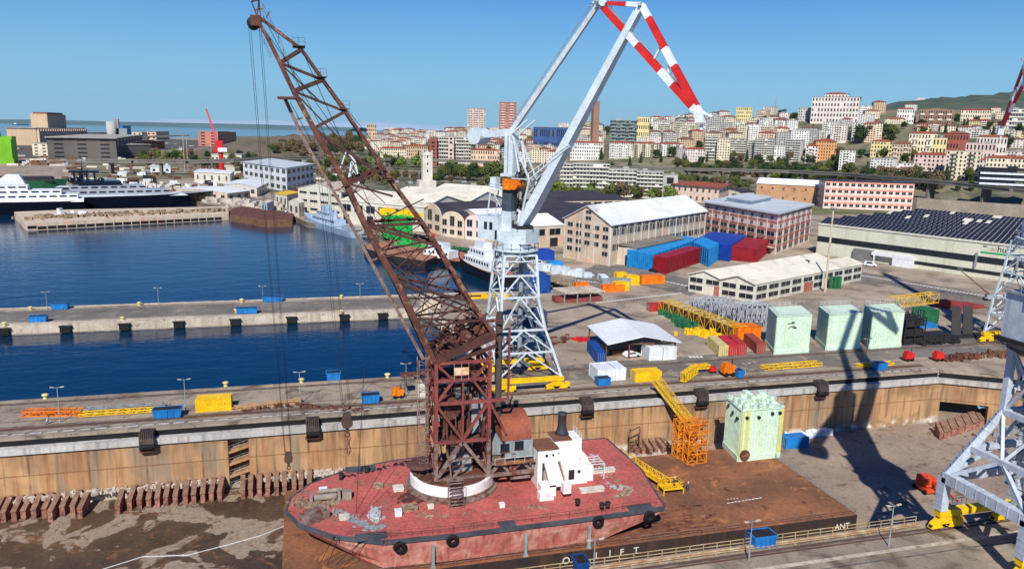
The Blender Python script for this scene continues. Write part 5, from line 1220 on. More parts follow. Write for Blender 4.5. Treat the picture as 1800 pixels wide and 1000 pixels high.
cont2(1329,1344,622,1307,603,2.7,mat('brown_red',(160,76,58),(140,62,48),.4,.6),'brown-red container standing alone beside the mint tank')
cont2(1049,1064,640,1032,617,2.8,M_dblue,'blue container standing left of the open canopy')
container(1143,548,pp(1143,1177,546),2.4,2.4,mat('dull_red',(0,0,0)),'dull red container behind the green heap')
container(918,573,pp(918,962,571),4.0,5,mat('slate_blue',(72,76,106),(60,64,92)),'dark blue-grey cabin beside the white crane tower')
container(920,517,pp(920,968,515),6,9,M_dblue,'large blue tarpaulin covered stack beyond the white crane tower')
# mint tanks
def tank(pA,pB,pC,topy,label,mark=False,z=0,clutter=False):
    A_,B_,C_=g(*pA,z),g(*pB,z),g(*pC,z); bk=Blk(A_,B_,C_,0,z)
    lo=None
    hh=[q for q in [0]]
    # height from pixel row
    hh=hgt(V(B_.x,B_.y,z),topy); bk.h=hh; t=thing('tank',label,'tank',bk.B,'mint green box tanks')
    mb=MB(); bk.body(mb,hh); mb.build('body',M_mint,t); mb=MB(); n=14
    for f in 'LR':
        for i in range(n): bk.on(mb,f,(i+.4)/n,(i+.55)/n,.5,hh-.1,.003,.09)
        bk.on(mb,f,0,1,hh-.12,hh+.1,.003,.16); bk.on(mb,f,0,1,0,1.1,.003,.2)
    mb.build('ribs',M_mint,t); mb=MB(); pts=[bk.P(0,0,hh),bk.P(1,0,hh),bk.P(1,1,hh),bk.P(0,1,hh),bk.P(0,0,hh)]; railing(mb,pts,1.1,1.6,.035); mb.build('railing',M_cranew,t)
    if mark:
        mb=MB(); 
        for (t0,t1,z0,z1) in ((.3,.5,.79,.81),(.42,.5,.82,.84),(.36,.46,.7,.715),(.46,.56,.67,.70),(.45,.53,.715,.73),(.34,.36,.66,.69),(.5,.58,.66,.675)): bk.on(mb,'R',t0,t1,hh*z0,hh*z1,.1,.02)
        mb.build('marking',M_black,t)
    if clutter:
        random.seed(7); mb=MB()
        for i in range(50):
            f=random.random(); e_=random.random(); p=bk.P(f,e_,hh); s_=random.uniform(.15,.6); mb.box(p.x-s_,p.x+s_,p.y-s_,p.y+s_,hh+z,hh+z+random.uniform(.2,1.3))
        mb.build('fittings',M_mint,t)
        mb=MB()
        for f,tt_,zz in (('R',.12,.86),('R',.4,.85),('R',.72,.9),('R',.9,.9),('L',.2,.8),('L',.5,.83),('L',.8,.9)):
            e=bk.c if f=='R' else bk.a; nn_=bk.nR if f=='R' else bk.nL; p=bk.B+e*tt_+Up*hh*zz; mb.tube(p,p+nn_*.35,.35,8)
        mb.build('nozzle',M_dark,t); mb=MB(); p=bk.B+bk.c*.13+Up*1.3; mb.tube(p+bk.nR*.1,p+bk.nR*.45,1.1,16); mb.build('manhole',M_rust,t)
        mb=MB(); bk.on(mb,'R',.0,.06,0,hh,.1,.06); bk.on(mb,'R',.11,.2,1,hh-.3,.1,.05); bk.on(mb,'R',.9,1,.5,hh-.3,.1,.05); mb.build('yellow_staining',mat('yellowed_mint',(214,206,116),(190,196,130),.6,.6),t)
    return t
tank((1345,603),(1361,623),(1421,619),556,'leftmost mint tank on the quay with a black mark on its front',True)
tank((1433,598),(1452,616),(1511,612),553,'middle mint tank on the quay with a crane shadow across it')
tank((1513,596),(1528,613),(1583,609),550,'rightmost mint tank on the quay beside the dark steel racks')
tank((1271,784),(1297,811),(1370,803),722,'weathered yellow-stained mint tank with pipe fittings standing in the dock on the barge deck',z=BZ,clutter=True)
# canopy
A_,B_,C_=g(1040,607),g(1065,632),g(1185,628)
hh=hgt(B_,603); t=thing('open_canopy','open-sided canopy with bright white sheet roof and steel trusses on the yard','canopy',B_)
P_=lambda i,j,z:B_+(A_-B_)*i+(C_-B_)*j+Up*z
mb=MB()
for j0,j1,z0,z1 in ((-.02,.5,hh,hh+1.8),(.5,1.05,hh+1.8,hh)):
    a=[P_(-.15,j0,z0),P_(-.15,j1,z1),P_(1.3,j1,z1),P_(1.3,j0,z0)]; mb.hexa(a+[p+Up*.18 for p in a])
mb.build('roof',M_roofw,t); mb=MB()
for i in (0,.5,1.2):
    mb.beam(P_(i,0,hh-.4),P_(i,1,hh-.4),.22)
    for k in range(10): mb.beam(P_(i,k/10,hh-.4),P_(i,(k+.5)/10,hh-.2+1.7*(1-abs((k+.5)/10-.5)*2)),.16); mb.beam(P_(i,(k+.5)/10,hh-.2+1.7*(1-abs((k+.5)/10-.5)*2)),P_(i,(k+1)/10,hh-.4),.16)
mb.build('truss',M_wood,t)
for i in (0,1.2):
    for j in (0,.33,.66,1): mb=MB(); mb.beam(P_(i,j,0),P_(i,j,hh),.3); mb.build('post',M_rustred,t)
b=P_(.3,.3,0); mb=MB(); mb.obox(b,(3,0,0),(0,1,0),(0,0,1.2)); mb.obox(b+V(6,0,0),(1.4,0,0),(0,.9,0),(0,0,1.5)); one('workbench',mb,M_wood,'dark workbench under the open canopy','bench')
# second small canopy near crane
A_,B_,C_=g(975,527),g(992,535),g(1060,531); hh=hgt(B_,516); t=thing('open_canopy','low dark canopy with thin pale roof edge and machines under it, beyond the yard marking','canopy',B_)
P_=lambda i,j,z:B_+(A_-B_)*i+(C_-B_)*j+Up*z
mb=MB(); a=[P_(-.1,-.02,hh),P_(-.1,1.02,hh),P_(1.2,1.02,hh),P_(1.2,-.02,hh)]; mb.hexa(a+[p+Up*.3 for p in a]); mb.build('roof',M_pale,t)
for i in (0,1):
    for j in (0,.33,.66,1): mb=MB(); mb.beam(P_(i,j,0),P_(i,j,hh),.3); mb.build('post',M_grey,t)
mb=MB(); mb.obox(P_(.5,.45,0),(8,0,0),(0,2,0),(0,0,1.8)); one('steel_stack',mb,M_rustred,'rust red steel stack under the low dark canopy','stack')
# pipe/crate stacks in blue and red by the factory
def stack(pA,pB,pC,topy,m,label,rows=8,n=14):
    A_,B_,C_=g(*pA),g(*pB),g(*pC); bk=Blk(A_,B_,C_,0); hh=hgt(B_,topy); t=bthing('formwork_stack',label,'stack',bk,'stacked scaffolding frames')
    rh=hh/rows
    for k in range(rows):
        mb=MB(); bk.hexa(mb,.0,1,0,1,k*rh+rh*.3,(k+1)*rh-.02)
        for f in 'LR':
            for i in range(n): bk.on(mb,f,(i+.1)/n,(i+.35)/n,k*rh,k*rh+rh*.9,.003,.14)
        mb.build('frame_layer',m,t)
M_lb=mat('bright_blue',(40,150,214),(30,126,190),.4,.5); M_db=mat('deep_blue',(26,70,170),(22,58,140),.4,.5); M_dr=mat('deep_red',(160,34,44),(130,28,38),.4,.5)
stack((1101,468),(1146,477),(1230,445),447,M_lb,'light blue frame stack nearest the beige factory annex')
stack((1147,478),(1170,482),(1230,462),453,M_dr,'dark red frame stack at the near end of the light blue one')
stack((1216,455),(1245,470),(1262,458),438,M_lb,'small light blue frame stack between the red and deep blue ones',7,8)
stack((1216,452),(1282,460),(1310,440),430,M_db,'deep blue frame stack in the middle of the stockpile')
stack((1284,458),(1330,462),(1350,444),436,M_dr,'long dark red frame stack in front of the five-storey block')
stack((1190,432),(1225,437),(1250,428),421,M_db,'far deep blue frame stack behind the light blue one',5)
stack((1145,436),(1165,440),(1190,434),428,M_dr,'far low red frame stack against the beige factory',4)
# yellow blocks and machines in the middle yard
for i,(px,py,L,hh,dp,m,lab) in enumerate(((1060,514,8,2.4,2.5,M_org,'flat orange load on the yard near the white truck'),(1082,512,5,3,3,M_yel,'yellow box frame right of the flat orange load'),(1101,502,5,3.4,3,M_yel,'bright yellow block in the centre of the yard'),(1128,500,9,3.0,3,M_org,'long orange-yellow block at the right of the yard group'),(1084,490,4,2.2,2.5,M_yel,'small yellow block behind the grey container'),(1058,505,11,2.8,2.6,M_grey,'grey-blue container beside the yellow blocks'),(820,526,7,1.2,3,M_yel,'flat yellow crate at the end of the pier'),(868,524,5,1.2,2.5,M_yel,'small yellow crate behind the left leg of the white crane'),(1012,508,5,2.0,2.5,M_org,'orange crate at the head of the inlet'),(1296,598,7,3.6,4,M_org,'orange-yellow bin above the brown-red container'),(740,543,6,2.6,10,M_pale,'pale concrete block at the pier root'))):
    container(px,py,L,hh,dp,m,lab,name='crate' if i not in(5,) else 'container',cat='crate' if i!=5 else 'container',n=8,door=False)
# ---------------- vehicles ----------------
def vehicle(px,py,rot,m,label,kind='van',z=0):
    b=g(px,py,z); L,Wd,hh={'van':(5,2,2.1),'car':(4.3,1.8,1.45),'truck':(8,2.5,3.2)}[kind]
    t=thing('parked_'+kind,label,kind,b); c,s_=math.cos(rot),math.sin(rot)
    T=lambda x,y,zz:V(b.x+x*c-y*s_,b.y+x*s_+y*c,b.z+zz)
    def hx(mb,prof,y0,y1):
        n=len(prof); A=[T(x,y0,zz) for x,zz in prof]; B2=[T(x,y1,zz) for x,zz in prof]; mb.face(A); mb.face(B2[::-1])
        for i in range(n): j=(i+1)%n; mb.face([A[j],A[i],B2[i],B2[j]])
    mb=MB()
    if kind=='car': prof=[(-L/2,.35),(L/2,.35),(L/2,.8),(L*.25,.95),(L*.1,hh),(-L*.3,hh),(-L*.46,.95),(-L/2,.85)]
    elif kind=='van': prof=[(-L/2,.35),(L/2,.35),(L/2,1.0),(L*.3,1.25),(L*.18,hh),(-L/2,hh)]
    else: prof=[(-L/2,.7),(L/2,.5),(L/2,2.6),(L*.42,3.0),(L*.25,3.0),(L*.24,1.1),(-L/2,1.1)]
    hx(mb,prof,-Wd/2,Wd/2); bd=mb.build('body',m,t)
    if kind=='truck': mb=MB(); hx(mb,[(-L/2,1.12),(L*.2,1.12),(L*.2,hh),(-L/2,hh)],-Wd/2,Wd/2); mb.build('box_body',M_white,t)
    mb=MB()
    for sy in (-1,1):
        y=sy*(Wd/2+.01); a=[T(L*.2,y,.95 if kind=='car' else 1.25),T(L*.1,y,hh-.12),T(-L*.28,y,hh-.12),T(-L*.36,y,.95 if kind=='car' else 1.25)]; mb.face(a if sy<0 else a[::-1])
    mb.build('window',M_glass,t)
    for x in (-L*.31,L*.31):
        for y in (-Wd/2,Wd/2): mb=MB(); mb.tube(T(x,y-.1,.34),T(x,y+.1,.34),.34,12); mb.build('wheel',M_black,t)
    return t
vehicle(1059,498,R(80),M_white,'white box truck in the middle of the yard','truck')
vehicle(946,466,R(10),M_white,'white van beside the blue tarpaulin stack behind the white crane','van')
vehicle(848,468-58,R(5),M_white,'white car parked before the round-gabled halls','car')
vehicle(640,418,R(20),M_grey,'grey van on the shore beside the green and yellow blocks','van')
vehicle(508,376,R(5),M_white,'white van by the small cream gatehouse','van')
vehicle(1110,627,R(8),M_white,'white pickup under the open canopy','car')
vehicle(775,352,R(30),M_white,'white car parked beyond the old white tower','car')
vehicle(795,356,R(30),M_grey,'silver car parked beyond the old white tower','car')
vehicle(1150,478,R(-60),M_dark,'dark car in front of the red frame stack','car')
vehicle(1530,468,R(-45),M_white,'white van in front of the long hall','van')
# ---------------- lamps, bollards, fenders ----------------
def lamp(px,py,topy,label,z=0,rot=0):
    b=g(px,py,z); hh=hgt(b,topy); t=thing('quay_lamp',label,'lamp','' and None or b,'quay lamp posts'); mb=MB(); mb.tube(b,b+Up*hh,.11,8,.06); mb.build('pole',M_grey,t)
    mb=MB(); mb.beam(b+V(-.9,0,hh+.12),b+V(.9,0,hh+.12),.07); mb.build('cross_arm',M_grey,t)
    for s_ in (-1,1): mb=MB(); mb.hexa([b+V(s_*.5,-.15,hh+.1),b+V(s_*1.15,-.15,hh+.18),b+V(s_*1.15,.15,hh+.18),b+V(s_*.5,.15,hh+.1),b+V(s_*.5,-.15,hh+.2),b+V(s_*1.15,-.15,hh+.3),b+V(s_*1.15,.15,hh+.3),b+V(s_*.5,.15,hh+.2)]); mb.build('lamp_head',M_pale,t)
for px,py,ty,lab in ((83,542,514,'lamp post on the far pier edge nearest the left end'),(279,536,507,'second lamp post from the left on the far pier edge'),(462,528,504,'third lamp post from the left on the far pier edge'),(633,524,500,'fourth lamp post on the far pier edge, left of the rusty jib'),(106,742,682,'lamp post on the dock quay beside the orange beam'),(327,725,668,'lamp post on the dock quay left of the yellow container'),(528,710,655,'lamp post on the dock quay between the yellow container and the crane ropes'),(714,690,640,'lamp post near the white hut, tallest beside the rusty tower'),(1562,960,890,'lamp post on the near quay left of the big yellow bogies'),(1316,985,918,'lamp post on the near quay beside the blue skip'),(1043,1012,950,'lamp post at the lower edge under the painted letters'),(1310,690-33,640,'short lamp on the far quay near the orange machine'),(1520,640,596,'lamp on the far quay right of the crane shadow')): lamp(px,py,ty,lab)
bb=None
M_bol=mat('bollard_cream',(226,214,150),(200,180,110),.6,.6)
def bollard(px,py,side='',z=0):
    global bb
    b=g(px,py)
    if bb is None: mb=MB(); mb.lathe(b,[(.5,0),(.42,.2),(.34,.55),(.62,.75),(.66,.95),(.3,1.1)],14); bb=one('bollard',mb,M_bol,'cream mushroom bollard on a quay edge','bollard','mooring bollards on the quay edges',True)
    else: dup(bb,b)
for px,py in ((54,545),(245,537),(425,531),(600,524),(8,573),(215,563),(80,701),(397,679),(681,664),(415,549),(600,551),(530,673)): bollard(px,py)
ff=None
def fender(px,py):
    """dark slatted box fender on the pier side"""
    global ff
    b=g(px,py-7); x=b.x
    if ff is None:
        t=thing('fender','dark box fender bolted to the side of the long pier','fender',V(x,227,-2.5),'dark fenders along the pier'); mb=MB(); mb.box(x-1.3,x+1.3,226.3,227.15,-2.3,-.6); mb.build('rubber_block',M_black,t); mb=MB()
        mb.box(x-1.6,x+1.6,226.1,227.6,-.6,-.4)
        for k in range(6): mb.box(x-1.3+.48*k,x-1.15+.48*k,226.2,226.3,-2.2,-.6)
        mb.build('frame',M_dark,t); ff=t
    else: dup(ff,V(x,227,-2.5))
for px,py in ((3,583),(114,577),(217,574),(313,570),(413,565),(512,562),(605,558),(672,554)): fender(px,py)
# wall fenders of the dock: slatted top + rounded box, with a small ledge
wf=None
M_slat=mat('black_timber',(84,72,66),(60,52,50),1.2,.8)
for px,lab in ((256,'slatted black fender box hung on the dock wall, leftmost'),(549,'slatted black fender box hung on the dock wall left of the larger hook block'),(1032,'slatted black fender box on the dock wall right of the rusty crane'),(1233,'slatted black fender box on the dock wall left of the mint tank'),(1442,'slatted black fender box on the dock wall in the crane shadow'),(1680,'slatted black fender box on the bent dock wall at the right')):
    p=pv(px,735 if px<600 else 700,141.4); x=p.x
    if px==1680: continue
    t=thing('wall_fender',lab,'fender',V(x,141,-4.6),'dock wall fenders')
    mb=MB(); 
    for k in range(7): mb.box(x-1.2+.35*k,x-.95+.35*k,140.5,142.9,-1.0+.1,.2)
    mb.hexa([V(x-1.2,140.3,-1.9),V(x+1.25,140.3,-1.9),V(x+1.25,141.3,-1.9),V(x-1.2,141.3,-1.9),V(x-1.2,140.4,-.9),V(x+1.25,140.4,-.9),V(x+1.25,141.3,-.9),V(x-1.2,141.3,-.9)])
    mb.build('slats',M_slat,t); mb=MB(); mb.tube((x-1.2,140.9,-2.5),(x+1.25,140.9,-2.5),.68,14); mb.build('roller',M_black,t); mb=MB(); mb.box(x-1.4,x+1.1,140.8,141.95,-3.6,-3.45); mb.build('ledge',M_rust,t)
# ribbed keel-block fins at the wall foot
fin=None; grp='rusty bilge block fins standing along the dock wall foot'
M_fin=mat('rust_pink_steel',(168,120,104),(128,84,72),.6,.85,spot=(96,66,58),spot_scale=1.4,spot_th=.56,fine=.25)
def putfin(x,y,rot=0,tall=1,z=FZ):
    global fin
    if fin is None:
        mb=MB(); mb.hexa([V(x-.38,y-1.9,z),V(x+.38,y-1.9,z),V(x+.38,y+2.6,z),V(x-.38,y+2.6,z),V(x-.38,y-1.8,z+1.7),V(x+.38,y-1.8,z+1.7),V(x+.38,y+2.6,z+2.6),V(x-.38,y+2.6,z+2.6)])
        t=thing('bilge_block','rusty steel fin-shaped bilge block standing at the foot of the dock wall','bilge block',V(x,y,z),grp); mb.build('plate',M_fin,t); mb=MB(); mb.hexa([V(x-.43,y-1.95,z+1.72),V(x+.43,y-1.95,z+1.72),V(x+.43,y+2.6,z+2.62),V(x-.43,y+2.6,z+2.62),V(x-.43,y-1.95,z+1.85),V(x+.43,y-1.95,z+1.85),V(x+.43,y+2.6,z+2.75),V(x-.43,y+2.6,z+2.75)]); mb.build('cap',mat('fin_top',(150,118,98),(118,88,72),.8,.85),t); fin=t
    else: dup(fin,V(x,y,z),rot)
random.seed(2)
px=5
for x0,x1,step in ((g(0,905,FZ).x,g(160,895,FZ).x,1.5),(g(212,895,FZ).x,g(392,880,FZ).x,1.5),(g(425,880,FZ).x,g(560,868,FZ).x,1.5),(g(1105,790,FZ).x,g(1172,790,FZ).x,1.5)):
    x=x0
    while x<x1: putfin(x+random.uniform(-.12,.12),139.0-(1.4 if random.random()<.3 and x<-20 else 0)+(1.0 if x>30 else 0),R(random.uniform(-3,3))); x+=step
a=g(1650,768,FZ); b=g(1730,742,FZ)
for k in range(14): p=a.lerp(b,k/13); putfin(p.x+(k%2)*.2,p.y,R(-30))
# rubbish at the wall foot
def rubs(pts,wd,n,hh,label,m,seed,sz,z,nm='rubble_heap'):
    random.seed(seed); mb=MB()
    for i in range(n):
        t=random.random()*(len(pts)-1); k=int(t); p=pts[k].lerp(pts[k+1],t-k)+V(random.gauss(0,wd),random.gauss(0,wd),0); a=random.random()*3.14; s1=random.uniform(.3,1)*sz; s2=random.uniform(.2,.7)*sz
        mb.obox((p.x,p.y,z),(math.cos(a)*s1,math.sin(a)*s1,0),(-math.sin(a)*s2,math.cos(a)*s2,0),(0,0,random.uniform(.1,1)*hh))
    return one(nm,mb,m,label,'rubble',kind='stuff')
M_deb=mat('pale_debris',(206,200,190),(160,146,130),1.5,.9)
rubs([V(-50,140.8,FZ),V(-16,141.2,FZ)],.5,260,.8,'pale debris heaped behind the fins at the dock wall foot',M_deb,21,.4,FZ+1.9)
rubs([V(-8,140.6,FZ),V(6,141.2,FZ)],.5,110,.8,'pale debris behind the fins near the pontoon bow',M_deb,22,.6,FZ+1.5)
rubs([V(62,137,FZ),V(76,139,FZ)],.8,90,1.0,'white debris and sacks at the wall foot behind the barge',M_deb,23,.7,FZ)
rubs([V(97,140,FZ),V(116,141,FZ)],.5,160,1.5,'bright white sacks heaped at the wall foot in the crane shadow',M_white,24,.6,FZ)
# dock stair in the recess
t=thing('dock_stair','zigzag concrete stair with thin railings set in a dark recess of the dock wall','stair',V(SX0,142,-13))
nfl=4; dz=(STZ+12.5)/nfl
for k in range(nfl):
    z0_=-12.5+k*dz; y0_=142.3+(k%2)*2.2; a=V(SX0+.1,y0_,z0_); b=V(SX1-.1,y0_,z0_+dz*.8); y0_=142.4
    mb=MB(); mb.hexa([V(SX0,142.2,z0_-.5),V(SX1,142.2,z0_+dz*.45-.5),V(SX1,144.2,z0_+dz*.45-.5),V(SX0,144.2,z0_-.5),V(SX0,142.2,z0_),V(SX1,142.2,z0_+dz*.45),V(SX1,144.2,z0_+dz*.45),V(SX0,144.2,z0_)]); mb.build('flight',M_dw,t)
    mb=MB(); railing(mb,[V(SX0+.1,142.3,z0_),V(SX1-.1,142.3,z0_+dz*.45)],1.0,.9,.03); mb.build('railing',M_grey,t)
# small hut and orange machine left of the crane
b=g(739,699); t=thing('watch_hut','small white hut with one dark window, partly behind the rusty crane tower','hut',b)
mb=MB(); hh=hgt(b,672); mb.box(b.x-.6,b.x+3,b.y,b.y+3,0,hh); mb.build('wall',M_offw,t); mb=MB(); mb.box(b.x-.9,b.x+3.3,b.y-.3,b.y+3.3,hh,hh+.25); mb.build('roof',M_pale,t); mb=MB(); mb.box(b.x+1,b.x+1.7,b.y-.06,b.y-.003,hh*.45,hh*.8); mb.build('window',M_glass,t)
mb=MB(); b2=b+V(-.6,.2,hh+.5); mb.box(b2.x-3.2,b2.x+2.4,b2.y,b2.y+3,hh+1.2,hh+1.35); mb.beam(b+V(-3,.5,0),b+V(-3.2,.5,hh+1.2),.14); one('rusty_awning',mb,M_rust,'rusty sheet awning above the small white hut','awning')
def machine(px,py,m,label,s_=1.0,z=0):
    b=g(px,py,z); t=thing('site_machine',label,'machine',b); mb=MB(); mb.box(b.x-1*s_,b.x+1*s_,b.y-.6*s_,b.y+.6*s_,b.z+.5*s_,b.z+1.7*s_); mb.box(b.x-.8*s_,b.x+.2*s_,b.y-.5*s_,b.y+.5*s_,b.z+1.7*s_,b.z+2.1*s_); mb.build('body',m,t)
    for dx in (-.6,.6):
        mb=MB(); mb.tube((b.x+dx*s_,b.y-.7*s_,b.z+.35*s_),(b.x+dx*s_,b.y+.7*s_,b.z+.35*s_),.35*s_,10); mb.build('wheel',M_black,t)
    mb=MB(); mb.tube((b.x+.6*s_,b.y,b.z+1.7*s_),(b.x+.6*s_,b.y,b.z+2.5*s_),.08*s_,6); mb.build('exhaust',M_dark,t); return t
machine(699,699,M_org,'orange compressor left of the small white hut',1.1)
machine(1279,660,M_org,'orange lifting machine on the quay near the blue bin',1.5)
machine(1596,634,M_red,'bright red machine on the right quay',1.2); machine(1648,634,M_red,'red and white machine left of the rusty coils',1.2)
machine(1252,655,M_red,'low red machine right of the yellow stairs',.8)
# yellow beams lying on quay
def trussbeam(p,q,z,w_,hh,m,label,n=8,name='gangway_beam',cat='gangway'):
    p=Vector(p);q=Vector(q); mb=MB(); s_=(q-p).normalized().cross(Up)*w_/2; ch=[]
    for o in (s_,-s_):
        for zz in (0,hh): ch.append([x+o+Up*(z+zz) for x in seg(p,q,n)]); mb.beam(p+o+Up*(z+zz),q+o+Up*(z+zz),.16)
    lattice(mb,ch[0],ch[1],n,.09); lattice(mb,ch[2],ch[3],n,.09); lattice(mb,ch[1],ch[3],n,.09); lattice(mb,ch[0],ch[2],n,.09)
    return one(name,mb,m,label,cat)
trussbeam(g(42,730),g(145,728),.1,1.6,.9,M_org,'orange truss gangway lying on the dock quay at the left')
trussbeam(g(140,731),g(290,721),.1,1.4,.5,M_yel,'yellow folded gangway lying right of the orange one')
trussbeam(g(148,725),g(288,716),.1,1.2,.8,M_grey,'pale railing gangway lying behind the yellow one')
trussbeam(g(408,720),g(530,706),.1,1.2,.5,mat('tan_steel',(190,150,104)),'tan steel gangway lying right of the yellow container')
trussbeam(g(1340,649),g(1440,641),.1,2.0,.7,M_yel,'yellow gangway lying on the quay in front of the mint tanks')
trussbeam(g(1508,645),g(1568,640),.1,1.4,.5,M_yel,'short yellow gangway lying right of the crane shadow')
trussbeam(g(1200,672),g(1222,657),.2,1.2,2.0,M_yel,'yellow stair frame standing on the quay edge')
trussbeam(g(1215,657),g(1245,654),1.2,1.2,.8,M_yel,'yellow platform on top of the stair frame')
trussbeam(g(1565,556),g(1640,546),3,3,3,M_yel,'bright yellow lattice boom section behind the dark racks',8,'boom_section','crane part')
# long yellow/black truss on yard diag
a=g(1168,548); b=g(1300,598); trussbeam(a,b,.2,4.5,3.6,M_yel,'long yellow lattice bridge section lying across the yard',14,'boom_section','crane part')
mb=MB(); mb.obox((a+b)/2+V(0,1,0),(b-a)/2*.95,V(-.8,1.4,0),(0,0,2.6)); one('dark_machinery',mb,M_rust,'dark rusty machinery filling the long yellow lattice section','machinery')
# white truss pile behind it
random.seed(31); t=thing('truss_pile','tangle of upright white steel trusses and frames in front of the low white workshop','pile',g(1290,560))
a=g(1205,545); b=g(1340,575)
for k in range(7):
    c=a.lerp(b,(k+.5)/7); mb=MB(); L=8; hh=3.2+random.random()*3.6; pa=c+V(-L/2,random.uniform(-3,3),0); pb=pa+V(L,random.uniform(-1,1),0)
    for yy in (0,2.2):
        o=V(0,yy,0); mb.beam(pa+o+Up*.3,pb+o+Up*.3,.24); mb.beam(pa+o+Up*hh,pb+o+Up*hh,.24); lattice(mb,[x+o+Up*.3 for x in seg(pa,pb,5)],[x+o+Up*hh for x in seg(pa,pb,5)],5,.2,True)
    mb.build('truss_frame',mat('weathered_grey_white',(178,184,188),(140,144,150),.6,.7),t)
mb=MB()
for k in range(30): p=a.lerp(b,random.random())+V(0,random.uniform(-6,2),0); mb.obox(p,(random.uniform(.4,1.8),0,0),(0,random.uniform(.3,1.2),0),(0,0,random.uniform(.5,2.4)))
mb.build('gear',mat('mixed_grey',(120,122,130),(60,58,64),.5,.8),t)
# green heap, yellow heap
rubs([g(1168,548),g(1195,565),g(1208,575)],1.2,240,1.6,'heap of dark green netting and parts beside the yellow lattice section',M_green,41,.9,0,'netting_heap')
rubs([g(1212,585),g(1250,590)],1.2,110,1.4,'heap of yellow steel parts before the long lattice section',M_yel,42,.8,0,'steel_heap')
rubs([g(1255,578),g(1275,584)],1.2,90,1.8,'heap of black scrap beside the yellow steel parts',M_black,43,.8,0,'scrap_heap')
rubs([g(965,605),g(985,598),g(1000,590)],1.5,40,.6,'scattered rusty scrap on the yard left of the canopy',M_rust,44,.8,0,'scrap_heap')
rubs([g(1010,600),g(1030,597)],.8,26,.9,'red and white barrier parts left of the canopy',M_red,45,.5,0,'scrap_heap')
rubs([g(1660,634),g(1690,630),g(1725,628)],.7,110,1.4,'rusty coils and scrap on the right quay',M_rust,46,.6,0,'scrap_heap')
rubs([g(1740,625),g(1800,620)],1.2,120,1.2,'brown scrap heap on the right quay beyond the pale crane house',M_wood,47,.6,0,'scrap_heap')
rubs([g(1590,545+58),g(1680,600)],1.2,130,1.0,'dark steel plates stacked right of the dark racks',M_dark,48,1.0,0,'scrap_heap')
rubs([g(430,722),g(520,712),g(560,716),g(640,722)],.6,90,.5,'rusty bits scattered along the dock quay',M_rust,49,.5,0,'scrap_heap')
rubs([g(1640,700,FZ+.0),g(1700,775,FZ)],2,20,.5,'loose rubbish on the dock floor right of the red lift',M_rust,50,.5,FZ,'scrap_heap')
rubs([g(1735,700,FZ),g(1800,790,FZ)],3.5,140,1.1,'dark mixed rubbish on the dock floor under the pale crane legs',M_grey,51,.8,FZ,'scrap_heap')
# dark rack frames next to the tanks
b=g(1588,607); t=thing('steel_rack','black open steel storage racks right of the mint tanks','rack',b); e=g(1623,604)-b; hh=hgt(b,560)
for k in range(4): 
    mb=MB(); o=V(0,k*2.2,0); mb.beam(b+o,b+o+Up*hh,.25); mb.beam(b+e+o,b+e+o+Up*hh,.25); mb.beam(b+e*.5+o,b+e*.5+o+Up*hh,.25)
    for z in (.05,.35,.7,1): mb.beam(b+o+Up*hh*z,b+e+o+Up*hh*z,.3)
    mb.build('frame',M_dark,t)
mb=MB()
for z in (.02,.37,.72): mb.obox(b+e*.5+V(0,3,hh*z),e*.46,(0,2.8,0),(0,0,hh*.2))
mb.build('load',M_dark,t)
container(1622,574+26,pp(1622,1680,598),1.6,4,M_dark,'flat dark steel pontoon right of the black racks',n=6,door=False)
container(1623,570,pp(1623,1652,569),4.2,5,M_green,'green container behind the black racks',n=8)
container(1610,578,8,.9,5,M_blue,'light blue pallet sheets in front of the green container',n=4,name='pallet_stack',cat='pallets',door=False)
mb=MB(); a=g(1666,542); b=g(1712,539); mb.obox((a+b)/2,(b-a)/2,(-1,3,0),(0,0,1.2)); mb.obox((a+b)/2+V(-5,1,0),(b-a)/2*.4,(-1,2,0),(0,0,2.4)); one('red_tarpaulin',mb,mat('shaded_tarp_red',(150,62,58),(124,46,46),.5,.8),'dark red tarpaulin covered heap on the road before the long hall','tarpaulin')  # red darkened so the colour carries the crane's shade
# tilted black frame
mb=MB(); a=g(1680,592); mb.beam(a,a+V(2,3,8),2.4,.4); mb.beam(a+V(4,0,0),a+V(6,3,8),2.4,.4); mb.box(a.x-2,a.x+9,a.y-2,a.y+1,0,.6); one('tilted_frame',mb,M_dark,'tall tilted black steel frame left of the far crane bogies','frame')
# boom lift near the long hall
def boomlift(b,m,label,rot,L,el,z=0,s_=1.0):
    t=thing('boom_lift',label,'boom lift',b); c,s1=math.cos(rot),math.sin(rot); e=V(c,s1,0)
    mb=MB(); n_=V(-s1,c,0); mb.obox(b+Up*.5,e*1.5*s_,n_*1.0*s_,(0,0,.6)); mb.obox(b+Up*1.1*s_,e*1.1*s_,n_*.9*s_,(0,0,1.1*s_)); mb.build('chassis',m,t)
    for i in (-1,1):
        for j in (-1,1): mb=MB(); p=b+e*i*1.1*s_+n_*j*1.0*s_+Up*.45; mb.tube(p-n_*.2,p+n_*.2,.45,12); mb.build('wheel',M_black,t)
    k=b+Up*2.1*s_; tip=k+e*L*math.cos(el)+Up*L*math.sin(el); mb=MB(); mb.beam(k,tip,.42*s_,.5*s_,.28,.3); mb.build('boom',m if s_>1 else M_wood,t)
    mb=MB(); mb.box(tip.x-1,tip.x+1,tip.y-.5,tip.y+.5,tip.z-.3,tip.z-.2); railing(mb,[tip+V(-1,-.5,-.2),tip+V(1,-.5,-.2),tip+V(1,.5,-.2),tip+V(-1,.5,-.2),tip+V(-1,-.5,-.2)],1,.9,.04); mb.build('basket',M_grey,t); return t
b=g(1738,528); boomlift(b,M_grey,'boom lift with raised dark arm in front of the long hall',R(150),13,R(38))
